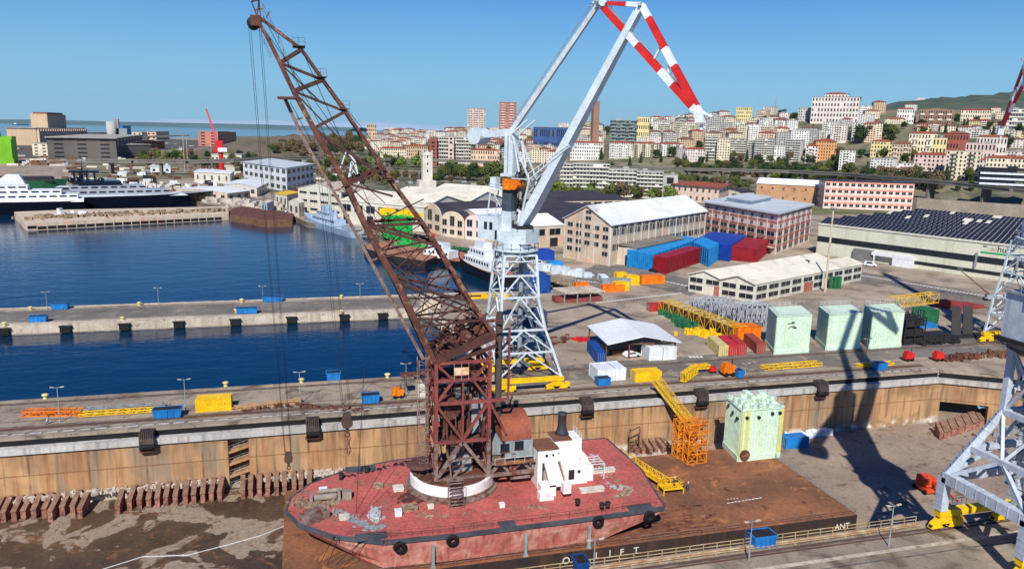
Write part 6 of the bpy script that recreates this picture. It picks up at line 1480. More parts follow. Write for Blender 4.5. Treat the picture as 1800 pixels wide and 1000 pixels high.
b=g(1627,862,FZ); boomlift(b,mat('orange_red',(226,84,48),(200,70,40),.5,.5),'orange-red boom lift standing on the dock floor with its pale arm and basket lowered forward',R(-95),8.5,R(-6),s_=1.35)
# white hull pieces / small things on dock quay right
# yellow gangway bridge down into the dock and orange scaffold stair tower
a=g(1150,671); tb=pv(1213,748,136); t=thing('access_gangway','yellow truss gangway sloping down from the quay to the orange stair tower in the dock','gangway',a)
mb=MB(); q_=V(tb.x,136,tb.z); p_=pv(1153,676,142.6)+V(0,0,.5)
L_=q_-p_; s_=V(.9,0,0)
ch=[]
for o in (s_,-s_):
    for zz in (0,1.3): ch.append([x+o+Up*zz for x in seg(p_,q_,12)]); mb.beam(p_+o+Up*zz,q_+o+Up*zz,.16)
for i in ((0,1),(2,3),(1,3),(0,2)): lattice(mb,ch[i[0]],ch[i[1]],12,.08)
mb.hexa([p_+s_+Up*.05,p_-s_+Up*.05,q_-s_+Up*.05,q_+s_+Up*.05,p_+s_+Up*.12,p_-s_+Up*.12,q_-s_+Up*.12,q_+s_+Up*.12])
mb.build('truss',mat('mustard_paint',(206,170,50),(180,140,40),.5,.6),t)
def staircage(cx,cy,z0,z1,wx,wy,m,label,name='stair_tower',steps=5,slant=V(0,0,0)):
    t=thing(name,label,'stair tower',V(cx,cy,z0)); mb=MB()
    for i in (-1,0,1):
        for j in (-1,1): mb.beam((cx+i*wx,cy+j*wy,z0),(cx+i*wx,cy+j*wy,z1),.18)
    n=steps
    for k in range(n+1):
        z=z0+(z1-z0)*k/n
        for j in (-1,1): mb.beam((cx-wx,cy+j*wy,z),(cx+wx,cy+j*wy,z),.16)
        for i in (-1,0,1): mb.beam((cx+i*wx,cy-wy,z),(cx+i*wx,cy+wy,z),.14)
        for j in (-1,1): mb.beam((cx-wx,cy+j*wy,z+.6),(cx+wx,cy+j*wy,z+.6),.07); 
        if k<n:
            z2=z0+(z1-z0)*(k+1)/n
            for j in (-1,1):
                mb.beam((cx-wx,cy+j*wy,z),(cx,cy+j*wy,z2),.1); mb.beam((cx,cy+j*wy,z),(cx-wx,cy+j*wy,z2),.1); mb.beam((cx+wx,cy+j*wy,z),(cx,cy+j*wy,z2),.1)
            for i in (-1,1): mb.beam((cx+i*wx,cy-wy,z),(cx+i*wx,cy+wy,z2),.1)
    mb.build('frame',m,t); mb=MB()
    for k in range(n):
        z=z0+(z1-z0)*k/n; z2=z0+(z1-z0)*(k+1)/n; s1=1 if k%2 else -1; a1=(cx-wx*s1*.9,cy+(-.5 if k%2 else .5),z); b1=(cx+wx*s1*.9,cy+(-.5 if k%2 else .5),z2); mb.beam(a1,b1,.8,.1)
        railing(mb,[Vector(a1)+V(0,-.4,0),Vector(b1)+V(0,-.4,0)],1,.8,.03)
    mb.build('stairs',m,t); return t
p1_=g(1224,815,BZ); M_so=mat('scaffold_orange',(226,140,36),(200,112,24),.6,.6)
staircage(p1_.x+.1,p1_.y+1.2,BZ,pv(1224,738,p1_.y).z-1.0,2.0,1.1,M_so,'orange-yellow scaffold stair tower standing on the barge deck, nearest of the pair',steps=4)
staircage(p1_.x-.6,p1_.y+4.2,BZ,pv(1210,738,p1_.y+4).z,2.0,1.1,M_so,'orange-yellow scaffold stair tower just behind the nearest one',steps=5)
mb=MB(); a=V(51.5,BY1+2.5,FZ); 
# dark vertical ladder tower in the shadow
for x in (0,2.2):
    mb.beam(V(p1_.x-8+x,138.5,FZ),V(p1_.x-8+x,138.5,-6),.2)
for k in range(5): mb.beam(V(p1_.x-8,138.5,FZ+k*1.5),V(p1_.x-5.8,138.5,FZ+.8+k*1.5),.2)
one('ladder_frame',mb,M_wood,'brown ladder frame against the dock wall left of the orange stair tower','ladder')
# yellow gangway lying beside pontoon stern down to deck
t=thing('folding_gangway','yellow gangway with railed end platform sloping beside the stern of the red pontoon','gangway',g(1185,865,BZ))
a=pv(1100,808,126)+V(0,0,0); b=g(1172,862,BZ)+Up*1.0; mb=MB(); s_=(b-a).normalized().cross(Up)*.7
ch=[]
for o in (s_,-s_):
    for zz in (0,1.1): ch.append([x+o+Up*zz for x in seg(a,b,12)]); mb.beam(a+o+Up*zz,b+o+Up*zz,.13)
for i in ((0,1),(2,3),(0,2)): lattice(mb,ch[i[0]],ch[i[1]],12,.08)
mb.hexa([a+s_,a-s_,b-s_,b+s_,a+s_+Up*.1,a-s_+Up*.1,b-s_+Up*.1,b+s_+Up*.1])
mb.build('walkway',M_yel,t); mb=MB(); c=g(1182,868,BZ); mb.box(c.x-1.8,c.x+2.0,c.y-.2,c.y+2.2,BZ+.9,BZ+1.05); railing(mb,[V(c.x-1.8,c.y-.2,BZ+1.05),V(c.x+2,c.y-.2,BZ+1.05),V(c.x+2,c.y+2.2,BZ+1.05),V(c.x-1.8,c.y+2.2,BZ+1.05)],1.1,1,.05)
for x in (-1.8,2.0):
    for y in (-.2,2.2): mb.beam((c.x+x,c.y+y,BZ),(c.x+x,c.y+y,BZ+1),.14)
mb.build('platform',M_yel,t)
# ---------------- people ----------------
def person(b,label,rot=0,shirt=(60,70,90),trouser=(50,54,62),helmet=(226,224,210),lean=0,sc=1.0,crouch=False):
    t=thing('person',label,'person',b); c,s_=math.cos(rot),math.sin(rot)
    me=bpy.data.meshes.new('body'); 
    if crouch: hip=.55; kneeF=.3
    else: hip=.92; kneeF=.0
    pts=[(0,0,hip),(0,-lean*.3,hip+.28),(0,-lean*.6,hip+.5),(0,-lean*.7,hip+.6),(0,-lean*.75,hip+.78),  #0-4 pelvis,chest,neck,head..
         (.11,0,hip-.05),(.13,-kneeF-.04,.48 if not crouch else .52),(.13,0.03,.08),(.14,-.14,.04),
         (-.11,0,hip-.05),(-.13,-kneeF+.1,.48 if not crouch else .5),(-.14,.12,.08),(-.15,-.05,.04),
         (.2,-lean*.6,hip+.48),(.27,-lean*.5-.06,hip+.2),(.22,-.24-lean*.3,hip+.08),
         (-.2,-lean*.6,hip+.48),(-.29,-lean*.5,hip+.2),(-.27,-.1-lean*.3,hip-.02)]
    ed=[(0,1),(1,2),(2,3),(3,4),(0,5),(5,6),(6,7),(7,8),(0,9),(9,10),(10,11),(11,12),(2,13),(13,14),(14,15),(2,16),(16,17),(17,18)]
    rad=[.15,.15,.13,.055,.1,.1,.075,.05,.05,.1,.075,.05,.05,.065,.05,.04,.065,.05,.04]
    me.from_pydata(pts,ed,[]); o=bpy.data.objects.new('body',me); COL.objects.link(o); o.parent=t
    o.modifiers.new('skin','SKIN'); 
    for i,v in enumerate(me.skin_vertices[0].data): v.radius=(rad[i],rad[i]*.85); v.use_root=(i==0)
    o.modifiers.new('sub','SUBSURF').levels=1
    def zmat(nm,lo,hi,mid):
        m=bpy.data.materials.new(nm); m.use_nodes=True; n=m.node_tree.nodes; l=m.node_tree.links; tc=n.new('ShaderNodeTexCoord'); sp=n.new('ShaderNodeSeparateXYZ'); l.new(tc.outputs['Object'],sp.inputs[0]); cr=n.new('ShaderNodeValToRGB'); cr.color_ramp.interpolation='CONSTANT'
        mr=n.new('ShaderNodeMapRange'); mr.inputs['From Max'].default_value=2; l.new(sp.outputs[2],mr.inputs[0]); l.new(mr.outputs[0],cr.inputs[0]); e=cr.color_ramp.elements; e[0].color=lin((40,36,34)); e[1].position=.05; e[1].color=lin(lo); x=e.new(hip/2+.01); x.color=lin(hi); x=e.new((hip+.52)/2); x.color=lin((196,150,124)); l.new(cr.outputs[0],n['Principled BSDF'].inputs['Base Color']); n['Principled BSDF'].inputs['Roughness'].default_value=.8; return m
    me.materials.append(zmat('work_clothes',trouser,shirt,0))
    mb=MB(); hp=V(0,-lean*.75,hip+.8); prof=[(.0,.2),(.06,.19),(.11,.13),(.13,.05),(.15,.03),(.135,0)]
    mb.lathe(hp,[(r_,z_) for r_,z_ in reversed(prof)],12); hm=bpy.data.objects.new('x',None)
    ho=mb.build('helmet',mat('helmet_%d'%helmet[0],helmet),None,True); ho.parent=t
    for k,(hx,hy,hz) in enumerate((pts[15],pts[18])):
        hb_=MB(); p=V(hx,hy,hz)
        hb_.beam(p+V(0,0,.02),p+V(0,-.03,-.09),.075,.035)
        for f in range(4): q=p+V(-.03+.02*f,-.03,-.08); hb_.beam(q,q+V(0,-.015,-.05+.008*abs(f-1.5)),.016); hb_.beam(q+V(0,-.015,-.05),q+V(0,.0,-.085),.014)
        hb_.beam(p+V(.035,-.02,-.03),p+V(.05,-.05,-.08),.018); x=hb_.build('hand',mat('skin',(196,150,124)),None); x.parent=t
    t.rotation_euler=(0,0,rot); t.scale=(sc,)*3; return t
person(g(1209,863,BZ),'worker in dark blue overalls and white helmet standing on the rusty barge deck',R(20),(52,64,92),(60,72,84))
person(V(*g(1190,868,BZ)[:2],BZ+1.05)+V(-.2,.8,0),'worker in dark green clothes and white helmet on the railed end of the yellow gangway',R(-60),(46,62,52),(50,60,50))
person(g(83,745),'person in a white shirt and blue trousers bending forward on the quay at the left',R(60),(222,220,222),(96,120,150),(90,60,40),.5,1.1,True)
# ---------------- ships ----------------
def ship(name,label,bow,stern,beam_,fb,hm,dm,supers,z=-2.6,bowrake=2.5,sheer=1.5,cat='ship',band=None,sm=None):
    bow=Vector(bow);stern=Vector(stern); bow.z=stern.z=z; L=(bow-stern).length; e=(bow-stern)/L; n_=V(-e.y,e.x,0); t=thing(name,label,cat,(bow+stern)/2)
    st=[(0,.8),(.1,.95),(.3,1),(.6,1),(.78,.85),(.9,.5),(1,.03)]
    def pt(s,w_,zz,rk=0): return stern+e*(L*s+rk)+n_*w_*beam_/2+Up*zz
    mb=MB(); lv=[]
    for (k,zf) in ((.7,-.8),(.86,fb*.4),(1,1.0)):
        r=[]
        for s_,w_ in st: zz=(fb+sheer*s_**3) if zf==1.0 else zf; r.append(pt(s_,w_*k,zz,bowrake*(zf==1.0)*(s_**4)))
        lf=[]
        for s_,w_ in reversed(st): zz=(fb+sheer*s_**3) if zf==1.0 else zf; lf.append(pt(s_,-w_*k,zz,bowrake*(zf==1.0)*(s_**4)))
        lv.append(r+lf)
    for a,b in zip(lv[:-1],lv[1:]):
        for i in range(len(a)): j=(i+1)%len(a); mb.face([a[j],a[i],b[i],b[j]])
    mb.build('hull',hm,t,True if False else False); mb=MB(); top=lv[-1]; n=len(st)
    for i in range(n-1): mb.face([top[i]-Up*.3,top[i+1]-Up*.3,top[2*n-2-i]-Up*.3,top[2*n-1-i]-Up*.3])
    mb.build('deck',dm,t)
    if band: 
        mb=MB(); 
        for i in range(len(top)): j=(i+1)%len(top); a=top[i];b=top[j]; o=(a-(bow+stern)/2); mb.beam(a+Up*.1,b+Up*.1,.3,.35)
        mb.build('bulwark',band,t)
    for (s0,s1,w_,z0,z1,m,nm) in supers:
        c=stern+e*L*(s0+s1)/2+Up*(fb+z0); mb=MB(); k=.93; ex=e*L*(s1-s0)/2; ey=n_*beam_*w_/2; mb.hexa([c-ex-ey,c+ex-ey,c+ex+ey,c-ex+ey,c-ex-ey*k+Up*(z1-z0),c+ex*k-ey*k+Up*(z1-z0),c+ex*k+ey*k+Up*(z1-z0),c-ex+ey*k+Up*(z1-z0)]); ob=mb.build(nm,m,t)
        if nm=='deckhouse':
            wm=MB(); ww=1.9 if cat=='yacht' else .5; nw=max(3,int(L*(s1-s0)/(5.2 if cat=='yacht' else 2.2)))
            for i in range(nw):
                for sgn_ in (-1,1):
                    p=c-ex+e*L*(s1-s0)*(i+.5)/nw+ey*sgn_*1.0+Up*(z1-z0)*.55; wm.obox(p,e*ww,n_*.06,(0,0,(z1-z0)*.28))
            wm.build('windows',M_glass,ob)
    return t,stern,e,n_,L
def mastpole(t,p,hh,r=.15,m=None):
    mb=MB(); mb.tube(p,p+Up*hh,r,6,r*.5); mb.beam(p+V(-1.4,0,hh*.6),p+V(1.4,0,hh*.6),.12); mb.beam(p+V(-.9,0,hh*.8),p+V(.9,0,hh*.8),.1); mb.build('mast',m or M_grey,t)
M_navy=mat('naval_grey_blue',(172,192,208),(150,172,190),.3,.55); M_hb=mat('black_hull',(34,36,40),(26,28,32),.4,.5)
t,st_,e,n_,L=ship('patrol_ship','pale grey-blue patrol ship moored by the cream boathouse',g(538,392,-2.6),g(628,418,-2.6),10,3.6,M_navy,M_navy,[(.3,.74,.7,0,3.4,M_navy,'deckhouse'),(.42,.68,.5,3.4,6.4,M_navy,'deckhouse'),(.5,.62,.34,6.4,9.6,M_navy,'bridge'),(.04,.2,.5,0,1.4,M_grey,'winch_house')],cat='ship',sheer=2.6)
mastpole(t,st_+e*L*.55+Up*11,9,.25); mb=MB(); p=st_+e*L*.86+Up*4.6; mb.tube(p,p+Up*1.6,1.0,10); mb.beam(p+Up*1.2,p+e*5+Up*1.9,.22); mb.build('deck_gun',M_navy,t)
mb=MB(); p=st_+e*L*.38+Up*9; mb.tube(p-Up*3,p+Up*2.6,.9,12); mb.build('funnel',M_navy,t)
t,st_,e,n_,L=ship('tug','black-hulled tug with white deckhouse and red funnel, moored left of the larger one',g(742,456,-2.6),g(822,468,-2.6),9,2.4,M_hb,M_brick,[(.3,.86,.76,0,3.2,M_white,'deckhouse'),(.45,.78,.55,3.2,6.2,M_white,'deckhouse')],cat='tug')
mb=MB(); p=st_+e*L*.78+Up*4; mb.box(p.x-1.3,p.x+1.3,p.y-1,p.y+1,3,9.4); mb.build('funnel',M_red,t); mastpole(t,st_+e*L*.55+Up*8,9)
t,st_,e,n_,L=ship('tug','larger black-hulled tug with white wheelhouse, partly behind the white crane',g(812,470,-2.6),g(905,504,-2.6),12,3.8,M_hb,M_brick,[(.28,.78,.74,0,3.6,M_white,'deckhouse'),(.42,.74,.55,3.6,7.0,M_white,'deckhouse'),(.5,.66,.34,7.0,9.6,M_white,'wheelhouse')],cat='tug',sheer=3,band=M_black)
mastpole(t,st_+e*L*.55+Up*12,8,m=M_white); mb=MB(); p=st_+e*L*.34; mb.tube(p+Up*4,p+Up*9,1.0,12); mb.build('funnel',M_black,t)
# flat barges / rusty pontoons
def flatbarge(pts,zt,m,dm,label,name='work_barge'):
    q=[g(*p,0) for p in pts]; t=thing(name,label,'barge',q[0]); mb=MB(); mb.prism([(p.x,p.y) for p in q],-3,zt-.02); mb.build('hull',m,t); mb=MB(); c=sum(q,V(0,0,0))/len(q); q2=[c+(p-c)*.985 for p in q]; mb.prism([(p.x,p.y) for p in q2],zt-.02,zt+.02); mb.build('deck',dm,t); return t
flatbarge([(404,372),(425,367),(516,379),(514,391),(470,392),(405,382)],1.6,M_wood,M_rust,'rusty brown flat barge moored at the end of the stone quay')
flatbarge([(640,432),(690,424),(745,436),(770,452),(748,462),(690,452),(645,440)],.6,M_dark,mat('rust_tan_deck',(176,126,100),(140,96,76),.3,.85),'rusty tan work pontoon moored below the green and yellow blocks')
# stone wharf at left with arches
q=[g(*p,0) for p in ((25,376),(45,397),(402,379),(402,366),(120,372))]
mb=MB(); mb.prism([(p.x,p.y) for p in q],-3,1.2); struct('stone_wharf',mb,M_bei)
t=thing('wharf_opening','','',V(0,0,0)) if 0 else None
a=q[1];b=q[2]
proto=None
for k in range(22):
    p=a.lerp(b,(k+.6)/23); e_=(b-a).normalized(); n1=V(e_.y,-e_.x,0)
    if proto is None:
        mb=MB(); mb.obox(p+n1*.05+V(0,0,-1.7),e_*2.0,n1*.1,(0,0,1.5)); proto=one('wharf_opening',mb,M_black,'dark square opening under the stone wharf','opening','dark openings in the wharf side')
    else: dup(proto,p+n1*.05+V(0,0,-2.2))
rubs([g(60,388),g(200,382),g(390,374)],4,260,2.0,'mixed crates, sacks and gear littering the stone wharf',M_soil,61,1.6,1.2,'wharf_litter')
rubs([g(95,381),g(135,379)],2,14,4.2,'white sacks in a row on the stone wharf',M_white,62,2.2,.6,'white_sacks')
rubs([g(330,350),g(420,358),g(500,368)],6,200,3.5,'boatyard clutter of sheds and hulls on the far shore',M_deb,63,2.6,0,'boatyard_clutter')
rubs([g(235,334),g(300,340),g(330,340)],8,70,3.5,'red boatyard clutter behind the dark yacht',M_brick,64,2.0,0,'boatyard_clutter')
rubs([g(240,328),g(300,332),g(335,338)],9,90,4.5,'white boatyard clutter behind the dark yacht',M_offw,74,2.2,0,'boatyard_clutter')
rubs([g(560,330),g(620,338)],8,80,5,'pale yard clutter beyond the boathouse',M_deb,65,2.4,0,'boatyard_clutter')
# green and yellow blocks
def heapbox(pA,pB,pC,topy,m,label,name):
    A_,B_,C_=g(*pA),g(*pB),g(*pC); bk=Blk(A_,B_,C_,0); hh=hgt(B_,topy); t=thing(name,label,'chain stack',bk.B); random.seed(int(topy)); mb=MB(); bk.hexa(mb,.04,.96,.04,.96,0,hh*.9)
    for k in range(160):
        f=random.random(); j=random.random(); z=random.random()*hh
        if random.random()<.5: p=bk.P(0,j,z)
        else: p=bk.P(f,j,hh*.9)
        mb.torus(p,.55,.2,(random.uniform(-1,1),random.uniform(-1,1),random.uniform(-1,1)),7,4)
    mb.build('links',m,t); return t
heapbox((668,408),(672,418),(728,428),372,mat('bright_green',(30,190,80),(24,150,70),.5,.5),'tall bright green stack of looped fittings on the shore','chain_stack')
b0_=g(672,418); t=thing('yellow_crate_stack','bright yellow pieces lying on top of the green stack','crates',b0_); mb=MB(); random.seed(5); hh=hgt(b0_,378)
for k in range(26): p=b0_.lerp(g(740,424),random.random())+V(0,random.uniform(0,6),hh); mb.obox(p,(random.uniform(1,2.4),0,0),(0,1.2,0),(0,0,random.uniform(1,3.4)))
mb.build('crates',M_yel,t)
rubs([g(700,432),g(742,436)],1.5,60,2.2,'low green and teal fittings right of the green stack',mat('bright_green',(0,0,0)),66,1.0,0,'fittings_heap')
rubs([g(798,440),g(825,446)],1.5,50,2.2,'green net heap on the shore behind the tugs',M_green,67,1.2,0,'netting_heap')
rubs([g(825,446),g(850,452)],1.5,40,2.4,'orange and yellow gear heap on the shore behind the larger tug',M_org,68,1.2,0,'gear_heap')
rubs([g(940,478),g(975,492),g(1005,503)],1.0,200,.8,'rubble strip beside the small inlet',M_soil,69,.8,0,'rubble_strip')
rubs([g(965,475),g(1000,482),g(1030,486)],2,46,3.0,'pale boats and crates on the yard left of the white truck',M_cranew,70,1.8,0,'boat_park')
container(944,458,pp(944,975,458),4,8,M_db,'deep blue tarpaulin shelter below the beige factory',n=4,door=False)
container(966,474,pp(966,990,474),3,4,M_lb,'light blue open container on the yard left of the pale boats',n=6,door=False)
# ---------------- hills ----------------
def interp(x,tb):
    if x<=tb[0][0]: return tb[0][1]
    for (a,b),(c,d_) in zip(tb[:-1],tb[1:]):
        if x<=c: return b+(d_-b)*(x-a)/(c-a)
    return tb[-1][1]
ZT=[(430,2),(520,14),(620,38),(700,44),(850,50),(1000,60),(1100,74),(1250,88),(1350,98),(1450,104),(1560,112),(1700,112),(1900,110)]
D0o=[(430,1250),(620,1120),(900,960),(1200,840),(1500,700),(1800,640),(2300,620)]
D0=[(430,1320),(600,1190),(780,1135),(1000,1075),(1180,1035),(1300,995),(1400,945),(1500,875),(1600,795),(1700,735),(1800,675),(2300,640)]
D1=[(430,2200),(700,1900),(1000,1700),(1300,1500),(1800,1450),(2300,1400)]
def hillz(p):
    D=fdist(p); px=topx(p); a=interp(px,D0); b=interp(px,D1); zt=interp(px,ZT)
    t=(D-a)/(b-a)
    if t<=0: return 0.3
    if t>1: return zt-(t-1)*zt*.35 if t<2.5 else zt*.45
    return max(.3,4+(zt-4)*t+ 2.2*math.sin(p[0]*.013)*math.sin(p[1]*.011)*min(1,t*4))
def atD(px,D):
    r=ray(px,235); t=D/(r[0]*math.sin(YAW)+r[1]*math.cos(YAW)); return V(r[0]*t,r[1]*t,0)
mb=MB(); cols=[380+20*i for i in range(110)]; rows=[620+38*i for i in range(85)]
vv=[]
for D in rows:
    for px in cols: p=atD(px,D); p.z=hillz(p)-.28; vv.append(tuple(p))
mb.v=vv; nc_=len(cols)
for r_ in range(len(rows)-1):
    for c in range(nc_-1): mb.f.append((r_*nc_+c,r_*nc_+c+1,(r_+1)*nc_+c+1,(r_+1)*nc_+c)); mb.mi.append(0)
M_hill=mat('hillside_scrub',(112,108,84),(140,130,110),.02,.95,spot=(66,80,48),spot_scale=.03,spot_th=.54,spot_soft=.1,fine=.25)
struct('hillside',mb,M_hill,True)
# wooded karst ridge far behind on the right
def ridge(name,prof,D,m,depth,zb=-3,seed=1,amp=0):
    random.seed(seed); mb=MB(); vv=[]; n=len(prof); R_=10
    pts=[]
    for a,b in zip(prof[:-1],prof[1:]):
        k=max(1,int((b[0]-a[0])/8)); pts+=[(a[0]+(b[0]-a[0])*i/k,a[1]+(b[1]-a[1])*i/k) for i in range(k)]
    pts.append(prof[-1])
    for r_ in range(R_+1):
        t=r_/R_; 
        for px,py in pts:
            top=pd(px,py,D); z=zb+(top.z-zb)*math.sin(t*math.pi/2)**.8+ (random.gauss(0,amp)*t if amp else 0); p=pd(px,py,D); dd=V(math.sin(YAW),math.cos(YAW),0); q=V(p.x,p.y,0)-dd*depth*(1-t); q=q*1.0; vv.append((q.x,q.y,z))
    n=len(pts)
    for px,py in pts: p=pd(px,py,D); dd=V(math.sin(YAW),math.cos(YAW),0); q=p+dd*depth; vv.append((q.x,q.y,zb))
    mb.v=vv
    for r_ in range(R_+1):
        for i in range(n-1): mb.f.append((r_*n+i,r_*n+i+1,(r_+1)*n+i+1,(r_+1)*n+i)); mb.mi.append(0)
    return struct(name,mb,m,True)
M_for=mat('forest_ridge',(58,76,60),(72,88,66),.004,.95,spot=(96,96,84),spot_scale=.006,spot_th=.58,spot_soft=.1,fine=.3)
ridge('wooded_ridge',[(1480,200),(1560,184),(1590,178),(1620,176),(1680,171),(1740,168),(1800,160),(1900,150),(2100,150)],5200,M_for,1800,seed=3,amp=5)
ridge('wooded_ridge',[(455,250),(480,243),(500,240),(550,240),(600,243),(650,252)],1750,mat('bare_wood_bank',(116,102,84),(94,88,68),.03,.95,fine=.3),500,seed=4,amp=3)
M_mtn=mat('far_mountain',(150,176,200),(160,184,204),.0004,1,fine=0)  # pale blue of distant haze is painted into the mountain colour
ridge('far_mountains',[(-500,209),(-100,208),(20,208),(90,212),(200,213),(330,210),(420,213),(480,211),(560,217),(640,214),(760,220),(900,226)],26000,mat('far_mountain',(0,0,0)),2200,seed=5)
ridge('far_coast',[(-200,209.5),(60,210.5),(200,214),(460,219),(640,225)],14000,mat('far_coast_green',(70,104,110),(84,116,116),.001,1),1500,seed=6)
# ---------------- hillside houses ----------------
def hb(px0,px1,ytop,D,m,rm,roof='flat',rows=None,cols_=None,dep=14,rot=0,style='win',label='',name='apartment_block',cat='building',rh=None,grp=None,zb=None,drop=4,accent=None,ret=False):
    pc=(px0+px1)/2; c=pd(pc,ytop,D); w_=(px1-px0)/F*D*.98; base=V(c.x,c.y,0); zg=hillz(base) if zb is None else zb; ztop=c.z
    if ztop-zg<5: zg=ztop-7
    f=V(c.x,c.y,0).normalized(); ang=math.atan2(f.y,f.x)-math.pi/2+R(rot)
    e=V(math.cos(ang),math.sin(ang),0); n_=V(-e.y,e.x,0)
    Bq=V(c.x,c.y,0)-e*w_/2; Cq=V(c.x,c.y,0)+e*w_/2; Aq=Bq+n_*dep
    bk=Blk(Aq,Bq,Cq,ztop-zg+drop,zg-drop); h=bk.h; t=thing(name,label,cat,V(c.x,c.y,zg),grp)
    if roof in('hip','gable'): 
        rh=rh or min(3.2,dep*.18); bk.h=h=h-rh*.8
    mb=MB(); bk.body(mb); 
    if roof=='gable': bk.gable_wall(mb,rh,'L')
    H_=h-drop; rows=rows or max(2,round(H_/3.1)); cols_=cols_ or max(2,round(w_/3.4)); fl=H_/rows
    cL=max(2,round(dep/3.6)); mb.m=1
    rnd=random.Random(int(px0*7+ytop*13+D))
    for k in range(rows):
        z=drop+k*fl
        for i in range(cols_):
            if rnd.random()<.06: continue
            L=1/cols_; a0=i*L+L*.26; a1=i*L+L*.72
            if style=='strip': a0=i*L+L*.06; a1=i*L+L*.94
            mb.m=1 if rnd.random()<.8 else 2
            bk.on(mb,'R',a0,a1,z+fl*.26,z+fl*.8,.01,.04)
        for i in range(cL):
            L=1/cL; mb.m=1; bk.on(mb,'L',i*L+L*.32,i*L+L*.68,z+fl*.3,z+fl*.78,.01,.04)
    # right side is the far end of the block
    bk2=Blk(bk.P(0,1)-bk.P(0,0)*0,bk.P(0,1),bk.P(1,1),h,bk.z) if False else None
    wl=mb.build('wall',[m,M_glass,M_shut],t)
    if style in('balc','strip') and D<1200:
        bs=MB()
        g0=.04 if style=='strip' else .12
        for k in range(rows):
            z=drop+k*fl
            if style=='strip': bk.on(bs,'R',.01,.99,z-.1,z+fl*.34,.05,1.2)
            else:
                nb=max(1,int(w_/11))
                for q in range(nb): bk.on(bs,'R',(q+.25)/nb,(q+.62)/nb,z-.1,z+fl*.32,.05,1.2)
        bs.build('balconies',accent or M_offw,t)
    elif style in('balc','strip'):
        bs=MB(); nb=max(1,int(w_/12))
        for k in range(rows):
            z=drop+k*fl
            for q in range(nb): bk.on(bs,'R',(q+.2)/nb,(q+.7)/nb,z-.1,z+fl*.34,.05,1.2)
        bs.build('balconies',accent or M_offw,t)
    rb=MB()
    if roof=='flat':
        bk.hexa(rb,-.02,1.02,-.02,1.02,h+.01,h+.45)
        if rnd.random()<.7: a=rnd.uniform(.2,.6); bk.hexa(rb,.3,.6,a,a+.2,h+.45,h+2.4)
        if rnd.random()<.5: a=rnd.uniform(.1,.8); p=bk.P(.4,a,h); rb.beam(p,p+Up*4,.25)
    elif roof=='hip': bk.hip(rb,rh,.05)
    else: bk.gable(rb,rh,'L',.04)
    if roof!='flat':
        for q in range(2): a=rnd.uniform(.2,.8); p=bk.P(.5,a,h+rh*.6); rb.box(p.x-.5,p.x+.5,p.y-.5,p.y+.5,p.z,p.z+1.6)
    rb.build('roof',rm,t)
    return bk,t
M_shut=mat('shutter_green_grey',(84,100,92),(110,96,84),.2,.8)
def wall(n,c,c2=None): return mat('wall_'+n,c,c2 or tuple(int(x*.93) for x in c),.04,.9,streak=(120,104,90),streak_amt=.3,streak_scale=.4)
WC={'white':wall('white',(226,224,216)),'cream':wall('cream',(224,212,184)),'tan':wall('tan',(200,176,146)),'grey':wall('grey',(186,184,178)),'yellow':wall('yellow',(222,206,150)),'peach':wall('peach',(220,190,164)),'pink':wall('pink',(216,190,180)),'orange':wall('orange',(218,160,106)),'salmon':wall('salmon',(192,126,108)),'brown':wall('brown',(150,118,98)),'red':wall('red',(160,84,68)),'blush':wall('blush',(224,212,204))}
M_flat=mat('flat_roof_gravel',(168,164,156),(148,144,138),.1,.9); M_tiled=mat('roof_tiles',(0,0,0)); M_tiledk=mat('brown_tiles',(132,86,70),(112,74,62),.2,.85)
KEY=[]  # (px0,px1,ytop,ybase) kept free of filler
def K(px0,px1,yt,yb,D,col,rm,roof,label,**k):
    KEY.append((px0-4,px1+4,yt-4,yb)); pc=(px0+px1)/2
    if D<1200 and not(960<pc<1195 and D<906): D+=interp(pc,D0)-interp(pc,D0o)
    return hb(px0,px1,yt,D,WC[col] if isinstance(col,str) else col,rm,roof,label=label,**k)
K(1431,1508,171,205,1350,'blush',M_flat,'flat','huge pale pink hotel-like block with many windows crowning the hill',rows=5,cols_=15,dep=40,rot=-4)
hb(1452,1490,163,1362,WC['blush'],M_tiled,'hip',rows=1,cols_=7,dep=20,label='small top storey under a red hipped roof on the pale pink block',name='roof_storey',zb=118)
K(822,853,191,226,1700,'pink',M_flat,'flat','left one of the two tall pink and white tower blocks on the skyline',rows=12,dep=32,style='balc')
K(878,908,180,220,1650,'salmon',M_flat,'flat','right and taller of the two pink tower blocks on the skyline',rows=13,dep=30,style='balc')
K(755,768,241,288,1020,'red',M_flat,'flat','narrow brick red end wall of the long balcony block',rows=8,cols_=1,dep=14,style='none')
K(768,788,241,290,1030,'white',M_flat,'flat','left white balcony section between the red and salmon walls',rows=8,style='strip')
K(788,798,241,292,1020,'pink',M_flat,'flat','narrow salmon pink wall in the middle of the long balcony block',rows=8,cols_=1,style='none')
K(798,828,241,290,1030,'white',M_flat,'flat','right white balcony section of the long block left of the crane mast',rows=8,style='strip')
K(828,878,262,280,1000,'peach',M_tiled,'hip','low peach house with red roof right of the balcony block',rows=3)
K(668,714,259,285,1120,'cream',M_tiled,'hip','cream four-storey house with red hip roof left of the old white tower',rows=4)
K(714,752,255,285,1110,'tan',M_tiled,'hip','tan house with red roof beside the balcony block',rows=4)
K(985,1008,288,322,770,'white',M_flat,'flat','first white balcony block behind the green trees, right of the long crane jib',rows=6,style='strip')
K(1008,1072,288,328,775,'white',M_flat,'flat','wide white balcony block between the jib and the terraced block',rows=6,style='strip')
K(1070,1120,298,345,672,'white',M_flat,'flat','left half of the white terraced block with long balconies',rows=7,style='strip')
